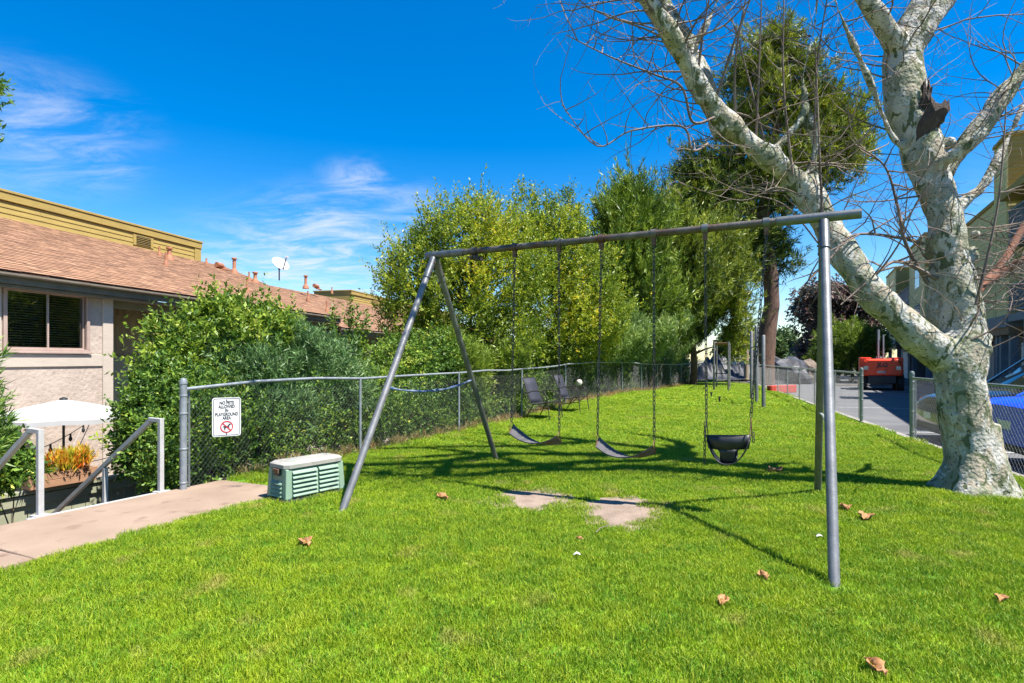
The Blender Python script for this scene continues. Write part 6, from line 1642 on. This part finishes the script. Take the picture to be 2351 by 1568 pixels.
shrub('leafy mixed shrub with a few red leaves behind the stair handrail', base_at(-5.9, 7.0), lb, 'hedge', [S(700, 9, 0.085, 0.04, 0.18, 163, up=.4)], 0.015, group='plants by the stair')
# planter flowers
pr_ = empty('firestick_plant', pc + UZ * 0.16, 'orange and yellow firestick succulent growing in the plank planter', 'plant')
q = pc + UZ * 0.27
lb = [(q.x + D2.x * .08, q.y + D2.y * .08, q.z, .26, .26, .13), (q.x + D2.x * .25, q.y + D2.y * .25, q.z + .03, .17, .17, .14)]
leaf_mesh('stems', [leaf_arrays(lb, 420, 7, 0.085, 0.014, 0.12, 171, up=1.6, out=.4, ang=(5, 30))], LM['fire'], pr_)
pr_ = empty('spiky_plant', pc + D2.to_3d() * -0.33 + UZ * .16, 'green spiky leaved plant beside the firestick in the planter', 'plant')
q = pc + D2.to_3d() * -0.33 + UZ * .22
leaf_mesh('leaves', [leaf_arrays([(q.x, q.y, q.z, .10, .10, .06)], 60, 6, 0.2, 0.022, 0.05, 172, up=.9, ang=(10, 70))], LM['spiky'], pr_)
# dry weeds and straw along the fence foot
lb = []
for yy in np.arange(7.4, 38, 0.55):
    yy = float(yy); lb.append((fence_x(yy) + .02, yy, lawn_h(fence_x(yy), yy) + .02, .16, .35, .05))
o = leaf_mesh('dry_weeds', [leaf_arrays(lb, 1500, 6, 0.13, 0.008, 0.05, 181, up=1.2, ang=(5, 60), shell=.1, clip=False)], LM['straw'], None)
tag(o, 'dry straw and weeds along the foot of the long fence', 'weeds', kind='stuff')
lb = [(DN(2.95, 0.95).x, DN(2.95, 0.95).y, .04, .2, .25, .05), (DN(3.3, 1.0).x, DN(3.3, 1.0).y, .04, .25, .3, .05), (DN(2.5, 1.5).x, DN(2.5, 1.5).y, .04, .2, .3, .07)]

# ------------------------------------------------------------------ the bare sycamore
def bark_mat():
    m = bpy.data.materials.new('sycamore_bark'); m.use_nodes = True
    nodes, links = m.node_tree.nodes, m.node_tree.links; b = nodes['Principled BSDF']
    g = nodes.new('ShaderNodeNewGeometry'); pos = g.outputs['Position']
    def noise(s, d, lo, hi, st=None, dist=0.0):
        v_ = pos
        if st:
            mp = nodes.new('ShaderNodeMapping'); mp.inputs['Scale'].default_value = st; links.new(pos, mp.inputs['Vector']); v_ = mp.outputs[0]
        n = nodes.new('ShaderNodeTexNoise'); n.inputs['Scale'].default_value = s; n.inputs['Detail'].default_value = d; n.inputs['Distortion'].default_value = dist
        links.new(v_, n.inputs['Vector'])
        r = nodes.new('ShaderNodeMapRange'); r.inputs['From Min'].default_value = lo; r.inputs['From Max'].default_value = hi; links.new(n.outputs['Fac'], r.inputs['Value'])
        return r.outputs[0]
    def mix(f, a, c):
        mx = nodes.new('ShaderNodeMix'); mx.data_type = 'RGBA'; links.new(f, mx.inputs['Factor'])
        for k, q in (('A', a), ('B', c)):
            if isinstance(q, tuple): mx.inputs[k].default_value = (*q, 1)
            else: links.new(q, mx.inputs[k])
        return mx.outputs['Result']
    c = mix(noise(4.0, 8, .42, .58, (1, 1, .6), .6), (0.42, 0.40, 0.36), (0.215, 0.22, 0.15))
    c = mix(noise(6, 5, .52, .555, (1, 1, .5), 1.4), c, (0.31, 0.27, 0.20))
    c = mix(noise(7.5, 5, .56, .595, (1, 1, .5), 1.4), c, (0.10, 0.115, 0.06))
    c = mix(noise(6.5, 6, .57, .64, (1, 1, .6), 1.4), c, (0.45, 0.435, 0.40))
    c = mix(noise(36, 5, .60, .67, (1, 1, 1.2)), c, (0.055, 0.048, 0.036))
    links.new(c, b.inputs['Base Color']); b.inputs['Roughness'].default_value = .9; b.inputs['Specular IOR Level'].default_value = .2
    n = nodes.new('ShaderNodeTexNoise'); n.inputs['Scale'].default_value = 24; n.inputs['Detail'].default_value = 7; links.new(pos, n.inputs['Vector'])
    vo = nodes.new('ShaderNodeTexVoronoi'); vo.inputs['Scale'].default_value = 30; links.new(pos, vo.inputs['Vector'])
    ad = nodes.new('ShaderNodeMath'); ad.operation = 'MULTIPLY_ADD'; links.new(vo.outputs['Distance'], ad.inputs[0]); ad.inputs[1].default_value = .5; links.new(n.outputs['Fac'], ad.inputs[2])
    bp = nodes.new('ShaderNodeBump'); bp.inputs['Strength'].default_value = .9; bp.inputs['Distance'].default_value = .016
    links.new(ad.outputs[0], bp.inputs['Height']); links.new(bp.outputs[0], b.inputs['Normal'])
    return m
M['bark'] = bark_mat()
SB = Vector((5.25, 6.45, 0.0))
SY = empty('sycamore_tree', SB, 'huge bare sycamore with mottled pale bark and spreading limbs', 'tree')
def smooth_path(pr, sub=5):
    """Catmull-Rom through (point, radius)"""
    out = []; n = len(pr)
    for i in range(n - 1):
        p = [pr[max(0, min(n - 1, i + k))] for k in (-1, 0, 1, 2)]
        for s in range(sub):
            t = s / sub
            def cr(a, b, c, d): return 0.5 * ((2 * b) + (c - a) * t + (2 * a - 5 * b + 4 * c - d) * t * t + (3 * b - a - 3 * c + d) * t ** 3)
            out.append((cr(p[0][0], p[1][0], p[2][0], p[3][0]), cr(p[0][1], p[1][1], p[2][1], p[3][1])))
    out.append(pr[-1]); return out
def limb(*a): return smooth_path([(P(u, v, Y), r * 0.86) for u, v, Y, r in a])
main = limb((2238, 1180, 6.45, .36), (2238, 1130, 6.45, .35), (2234, 1100, 6.45, .33), (2226, 1030, 6.45, .30), (2214, 950, 6.45, .275), (2208, 870, 6.45, .268), (2214, 790, 6.5, .265), (2210, 720, 6.6, .235), (2196, 640, 6.65, .20), (2178, 560, 6.7, .19), (2162, 480, 6.8, .205),
            (2136, 400, 6.9, .235), (2110, 320, 7.0, .26), (2082, 230, 7.1, .265), (2074, 140, 7.2, .25), (2105, 60, 7.2, .27), (2150, -10, 7.3, .25), (2200, -90, 7.4, .22), (2240, -200, 7.6, .16), (2260, -320, 7.9, .08))
lft = [(p, r * .92) for p, r in limb((2225, 850, 6.5, .24), (2150, 800, 6.5, .255), (2072, 738, 6.5, .235), (2000, 668, 6.6, .21), (1942, 590, 6.75, .20), (1892, 510, 6.9, .20), (1850, 438, 7.0, .205), (1800, 388, 6.95, .17), (1740, 342, 6.8, .155), (1680, 290, 6.7, .145), (1622, 222, 6.55, .125), (1578, 150, 6.4, .115), (1540, 80, 6.2, .11), (1500, 20, 6.1, .10), (1450, -30, 6.0, .085), (1370, -90, 5.85, .06), (1300, -190, 5.7, .03))]
bck = limb((2180, 800, 6.75, .14), (2160, 720, 6.8, .16), (2160, 640, 6.85, .15), (2172, 570, 6.85, .13), (2188, 500, 6.85, .10))
fl2 = limb((2080, 120, 7.15, .16), (2040, 75, 7.05, .14), (2008, 30, 6.95, .13), (1972, -30, 6.85, .12), (1930, -110, 6.7, .09), (1880, -220, 6.5, .04))
rgt = limb((2170, 400, 6.95, .12), (2215, 330, 6.95, .11), (2270, 260, 6.9, .105), (2330, 185, 6.85, .10), (2400, 100, 6.8, .085), (2500, 0, 6.7, .05))
rg2 = limb((2150, 380, 6.75, .075), (2200, 350, 6.6, .07), (2260, 300, 6.5, .06), (2320, 210, 6.4, .05), (2400, 120, 6.3, .03))
rg3 = limb((2170, 500, 6.8, .09), (2215, 460, 6.8, .075), (2260, 420, 6.8, .06), (2310, 330, 6.8, .045), (2350, 240, 6.8, .03))
up1 = limb((1860, 430, 7.0, .10), (1868, 370, 7.0, .075), (1872, 320, 7.0, .06), (1850, 250, 6.95, .05), (1845, 170, 6.9, .04), (1870, 60, 6.9, .03), (1880, -60, 6.9, .02))
up2 = limb((1770, 360, 6.9, .07), (1800, 320, 6.9, .05), (1840, 270, 6.9, .04), (1855, 200, 6.9, .03))
up3 = limb((1590, 170, 6.4, .05), (1600, 100, 6.4, .04), (1640, 20, 6.4, .03), (1660, -60, 6.4, .02))
brn = limb((2095, 360, 7.0, .06), (2056, 320, 6.95, .05), (2030, 270, 6.9, .045), (1990, 170, 6.8, .04), (1945, 70, 6.7, .035), (1910, -20, 6.6, .03), (1880, -120, 6.5, .015))
def wlimb(*a): return smooth_path([(Vector(q[:3]), q[3]) for q in a])
hi = [wlimb((5.55, 7.35, 6.5, .13), (4.7, 7.1, 7.3, .10), (3.6, 6.9, 7.9, .075), (2.6, 6.6, 8.3, .05), (1.6, 6.3, 8.4, .02)),
      wlimb((5.75, 7.5, 7.2, .11), (5.2, 8.0, 8.2, .09), (4.3, 8.6, 8.9, .06), (3.3, 9.0, 9.3, .03)),
      wlimb((5.6, 7.4, 6.9, .10), (6.1, 7.2, 8.0, .08), (6.0, 6.6, 9.0, .05), (5.6, 6.2, 9.8, .02)),
      wlimb((3.45, 6.55, 5.9, .09), (3.2, 6.3, 6.9, .07), (2.7, 6.0, 7.7, .05), (2.3, 5.6, 8.4, .02)),
      wlimb((1.55, 6.05, 5.35, .07), (1.9, 6.2, 6.2, .055), (2.3, 6.4, 7.0, .04), (2.4, 6.3, 7.8, .02)),
      wlimb((1.0, 5.95, 5.6, .06), (.4, 5.8, 6.3, .05), (-.1, 5.7, 6.9, .035), (-.5, 5.8, 7.5, .015)),
      wlimb((2.42, 6.68, 4.05, .07), (2.2, 7.2, 5.2, .06), (1.9, 7.6, 6.2, .05), (1.5, 7.8, 7.2, .03)),
      wlimb((3.6, 6.9, 7.9, .09), (2.9, 6.2, 8.4, .075), (2.0, 5.7, 8.8, .06), (1.0, 5.4, 9.0, .03)),
      wlimb((5.2, 8.0, 8.2, .09), (4.6, 7.4, 9.2, .075), (3.6, 7.0, 9.8, .055), (2.4, 6.9, 10.2, .03)),
      wlimb((5.7, 7.45, 7.0, .12), (6.6, 7.9, 8.0, .09), (7.0, 8.4, 9.2, .06), (7.0, 8.8, 10.2, .03)),
      wlimb((4.2, 6.75, 6.6, .08), (3.9, 6.1, 7.6, .07), (3.2, 5.7, 8.5, .05), (2.6, 5.5, 9.2, .02)),
      wlimb((4.3, 7.0, 7.5, .06), (3.6, 7.7, 8.0, .045), (2.9, 8.3, 8.3, .03), (2.3, 8.7, 8.4, .012))]
tb = MB()
hi = [[(p, r * 1.65) for p, r in h_] for h_ in hi]
for br in (*hi, main, lft, bck, fl2, rgt, rg2, rg3, up1, up2, up3, brn): tb.tube([p for p, _ in br], [r for _, r in br], 14)
rr = random.Random(4)
secs = []
fc = P(2238, 1090, 6.45)
for z_, r_, lo_ in ((-.25, .56, .18), (-.05, .50, .17), (.08, .43, .13), (.2, .365, .09), (.36, .31, .06), (.55, .265, .03), (.8, .23, 0.0)):
    secs.append([Vector((fc.x + r_ * (1 + lo_ * math.sin(5 * t + .6) + lo_ * .6 * math.sin(3 * t + 2)) * math.cos(t), fc.y + r_ * (1 + lo_ * math.sin(5 * t + .6) + lo_ * .6 * math.sin(3 * t + 2)) * math.sin(t) * .9, z_)) for t in [2 * math.pi * k / 40 for k in range(40)]])
tb.loft(secs)
def knob(u, v, Y, r, n=1):
    c = P(u, v, Y); tb.lathe(c, [(r * .3, -r), (r * .8, -r * .6), (r, 0), (r * .8, r * .6), (r * .3, r)], 10)
for (u, v, Y, r) in ((2256, 800, 6.35, .09), (2262, 775, 6.4, .075), (2250, 740, 6.4, .065), (2266, 808, 6.35, .05), (2242, 720, 6.45, .06), (2240, 540, 6.65, .05), (2232, 590, 6.6, .06), (2235, 575, 6.6, .045), (2180, 330, 6.8, .08), (1610, 225, 6.5, .07), (1560, 120, 6.25, .05), (1500, 15, 6.1, .07), (1640, 265, 6.55, .05), (1705, 310, 6.7, .05)): knob(u, v, Y, r)
tk = tb.build('trunk', M['bark'], SY)
md = tk.modifiers.new('join', 'REMESH'); md.mode = 'VOXEL'; md.voxel_size = 0.022; md.use_smooth_shade = True
sm = tk.modifiers.new('soften', 'SMOOTH'); sm.factor = .6; sm.iterations = 6
tx = bpy.data.textures.new('bark_lumps', 'CLOUDS'); tx.noise_scale = .11; tx.noise_depth = 3
dp = tk.modifiers.new('lumps', 'DISPLACE'); dp.texture = tx; dp.strength = .022; dp.mid_level = .5; dp.texture_coords = 'LOCAL'
tx2 = bpy.data.textures.new('bark_swell', 'CLOUDS'); tx2.noise_scale = .45; tx2.noise_depth = 1
dp2 = tk.modifiers.new('swell', 'DISPLACE'); dp2.texture = tx2; dp2.strength = .10; dp2.mid_level = .5; dp2.texture_coords = 'LOCAL'
# broken stub and reddish dead limbs
def hollow(pts_r, seed):
    rj = random.Random(seed); secs = []; n = 18
    for i, (p, r) in enumerate(pts_r):
        last = i >= len(pts_r) - 2
        secs.append([p + Vector((math.cos(t), math.sin(t) * .8, 0)) * r * rj.uniform(.7, 1.25) + UZ * (rj.uniform(-.09, .10) if last else rj.uniform(-.03, .03)) for t in [2 * math.pi * k / n for k in range(n)]])
    mb = MB(); mb.loft(secs, cap=False); o = mb.build('broken_stub', M['cutwood'], SY)
    sd_ = o.modifiers.new('t', 'SOLIDIFY'); sd_.thickness = .02
hollow([(P(2112, 330, 6.9), .08), (P(2130, 290, 6.85), .10), (P(2146, 260, 6.8), .105), (P(2154, 240, 6.8), .10)], 3)
hollow([(P(2108, 260, 6.9), .06), (P(2124, 225, 6.85), .06), (P(2130, 200, 6.85), .05)], 4)
for br in (limb((2225, 690, 6.9, .06), (2270, 640, 7.0, .055), (2310, 590, 7.1, .05), (2350, 520, 7.2, .045), (2410, 430, 7.2, .03)), limb((2262, 650, 7.0, .05), (2310, 620, 7.0, .045), (2351, 595, 6.9, .04), (2430, 560, 6.8, .025))):
    MB().tube([p for p, _ in br], [r for _, r in br], 9).build('dead_limb', M['deadwood'], SY, smooth=True)
# twigs
class TW:
    def __init__(s): s.mb = MB(); s.n = 0; s.tips = []
tw = TW()
def grow(p, d, L, r, depth, rnd_, grav):
    n = max(4, int(L / 0.11)); pts_, rad = [p.copy()], [r]; d = d.normalized(); step = L / n
    bend = Vector((rnd_.uniform(-1, 1), rnd_.uniform(-1, 1), rnd_.uniform(-.6, 1))) * .13
    for k in range(n):
        q = k / n
        d = (d + bend + Vector((rnd_.gauss(0, .13), rnd_.gauss(0, .13), rnd_.gauss(0, .11))) + Vector((0, 0, grav * (1 - 1.9 * q)))).normalized()
        p = p + d * step; pts_.append(p.copy()); rad.append(max(.0016, r * (1 - .78 * (k + 1) / n)))
        if depth > 0 and k > 0 and rnd_.random() < (.50 if depth > 1 else .36):
            ax_ = d.cross(Vector((rnd_.gauss(0, 1), rnd_.gauss(0, 1), rnd_.gauss(0, 1)))).normalized()
            nd = (d * .62 + ax_ * .8).normalized()
            grow(p, nd, L * rnd_.uniform(.28, .55) * (1 - .4 * q), rad[-1] * .68, depth - 1, rnd_, grav)
    tw.mb.tube(pts_, rad, 4 if r > .009 else 3, cap=False); tw.n += 1; tw.tips.append((p.copy(), d.copy()))
rt = random.Random(21)
def seed_branch(path, i0, i1, count, Lr, rr_, gr, upb):
    for _ in range(count):
        p, r = path[rt.randrange(i0, min(i1, len(path) - 1))]
        a_ = rt.uniform(0, 2 * math.pi); d_ = Vector((math.cos(a_), math.sin(a_) * .8, rt.uniform(-.3, .6) + upb)).normalized()
        grow(p + d_ * r * .8, d_, rt.uniform(*Lr), rt.uniform(*rr_), 2, rt, gr)
seed_branch(lft, 34, 60, 20, (.8, 1.7), (.007, .013), -.05, .0)
seed_branch(lft, 55, 80, 34, (.8, 1.9), (.007, .014), -.05, .2)
seed_branch(lft, 18, 34, 9, (.6, 1.4), (.006, .011), -.04, .2)
seed_branch(main, 48, 75, 24, (.8, 1.8), (.007, .013), -.04, .1)
seed_branch(main, 28, 48, 15, (.6, 1.5), (.006, .012), -.03, .2)
seed_branch(rgt, 5, 25, 18, (.7, 1.6), (.006, .012), -.04, .1)
seed_branch(rg2, 5, 20, 8, (.6, 1.4), (.005, .010), -.04, .1)
seed_branch(up1, 3, 28, 16, (.7, 1.6), (.006, .010), -.03, .2)
seed_branch(brn, 4, 25, 12, (.6, 1.5), (.005, .010), -.04, .1)
seed_branch(fl2, 5, 25, 10, (.7, 1.6), (.006, .012), -.05, .0)
for hb in hi: seed_branch(hb, 4, len(hb) - 1, 11, (.7, 1.7), (.008, .016), -.03, .1)
# long nearly straight shoots rising from the limb
for (u0, v0, Y0, u1, v1, Y1) in ((1735, 335, 6.8, 1750, -60, 6.4), (1690, 300, 6.7, 1720, -40, 6.3), (1640, 240, 6.6, 1745, -60, 6.2), (1600, 190, 6.5, 1640, -60, 6.2), (1760, 350, 6.9, 1680, 40, 6.5), (1870, 330, 6.9, 1905, -40, 6.6), (1888, 500, 6.75, 1872, 100, 6.7), (2240, 700, 6.3, 2310, 240, 6.2), (1820, 400, 6.8, 1800, -20, 6.5)):
    a_, b_ = P(u0, v0, Y0), P(u1, v1, Y1); m1 = a_.lerp(b_, .5) + Vector((rt.uniform(-.1, .1), 0, 0))
    pts_ = [x for x, _ in smooth_path([(a_, 0), (m1, 0), (b_, 0)], 8)]
    tw.mb.tube(pts_, [.017 - .011 * k / (len(pts_) - 1) for k in range(len(pts_))], 5, cap=False)
    for k in range(3, len(pts_) - 1, 2):
        d_ = Vector((rt.uniform(-1, 1), rt.uniform(-.8, .8), rt.uniform(0, .8)))
        grow(pts_[k], d_, rt.uniform(.3, .9), .006, 1, rt, -.02)
# curved drooping boughs
for pl, r0 in (([(1640, 270, 6.5), (1590, 280, 6.4), (1565, 200, 6.3), (1500, 170, 6.2), (1400, 130, 6.0), (1300, 80, 5.9)], .018), ([(1625, 330, 6.5), (1590, 345, 6.4), (1565, 290, 6.35), (1450, 300, 6.2), (1370, 335, 6.1), (1290, 240, 6.0)], .016),
               ([(2120, 560, 6.8), (2060, 545, 6.7), (1960, 540, 6.6), (1900, 600, 6.5), (1840, 660, 6.4)], .022), ([(2150, 640, 6.7), (2060, 600, 6.6), (2000, 640, 6.5), (1930, 700, 6.4)], .026), ([(2130, 650, 6.7), (2080, 560, 6.7), (2060, 470, 6.7), (2030, 380, 6.7), (1960, 330, 6.6)], .024),
               ([(1880, 560, 6.8), (1800, 470, 6.7), (1700, 440, 6.6), (1600, 390, 6.5)], .010), ([(1840, 450, 6.9), (1780, 430, 6.6), (1700, 460, 6.5), (1560, 420, 6.3)], .009), ([(2110, 720, 6.6), (2030, 690, 6.5), (1950, 690, 6.4)], .012), ([(2236, 640, 6.4), (2300, 640, 6.3), (2360, 600, 6.2)], .012), ([(2230, 780, 6.3), (2300, 740, 6.2), (2370, 640, 6.1)], .013)):
    pth = smooth_path([(P(*q), 0) for q in pl], 6); pts_ = [x for x, _ in pth]
    tw.mb.tube(pts_, [r0 * (1 - .75 * k / (len(pts_) - 1)) for k in range(len(pts_))], 6, cap=False)
    for k in range(4, len(pts_) - 1):
        if rt.random() < .65: grow(pts_[k], Vector((rt.uniform(-1, 1), rt.uniform(-.8, .8), rt.uniform(-.4, .9))), rt.uniform(.3, 1.1), r0 * .45, 1, rt, -.03)
for k in range(26):                                      # pale twigs right of the trunk
    a_ = P(rt.uniform(2230, 2262), rt.uniform(520, 720), 6.5); grow(a_, Vector((1, rt.uniform(-.7, .3), rt.uniform(-.35, .5))), rt.uniform(.6, 1.3), .007, 1, rt, -.02)

cr = tw.mb.build('crown', M['twig'], SY)
# a few withered and fresh leaves at twig tips
tl = [tw.tips[rt.randrange(len(tw.tips))] for _ in range(70)]
pts_ = [(p.x, p.y, p.z, .03, .03, .03) for p, d in tl]
leaf_mesh('new_leaves', [leaf_arrays(pts_[:45], 60, 2, .06, .035, .03, 191)], LM['spiky'], cr)
leaf_mesh('withered_leaves', [leaf_arrays(pts_[45:], 30, 3, .085, .05, .05, 192, droop=.8)], LM['straw'], cr)
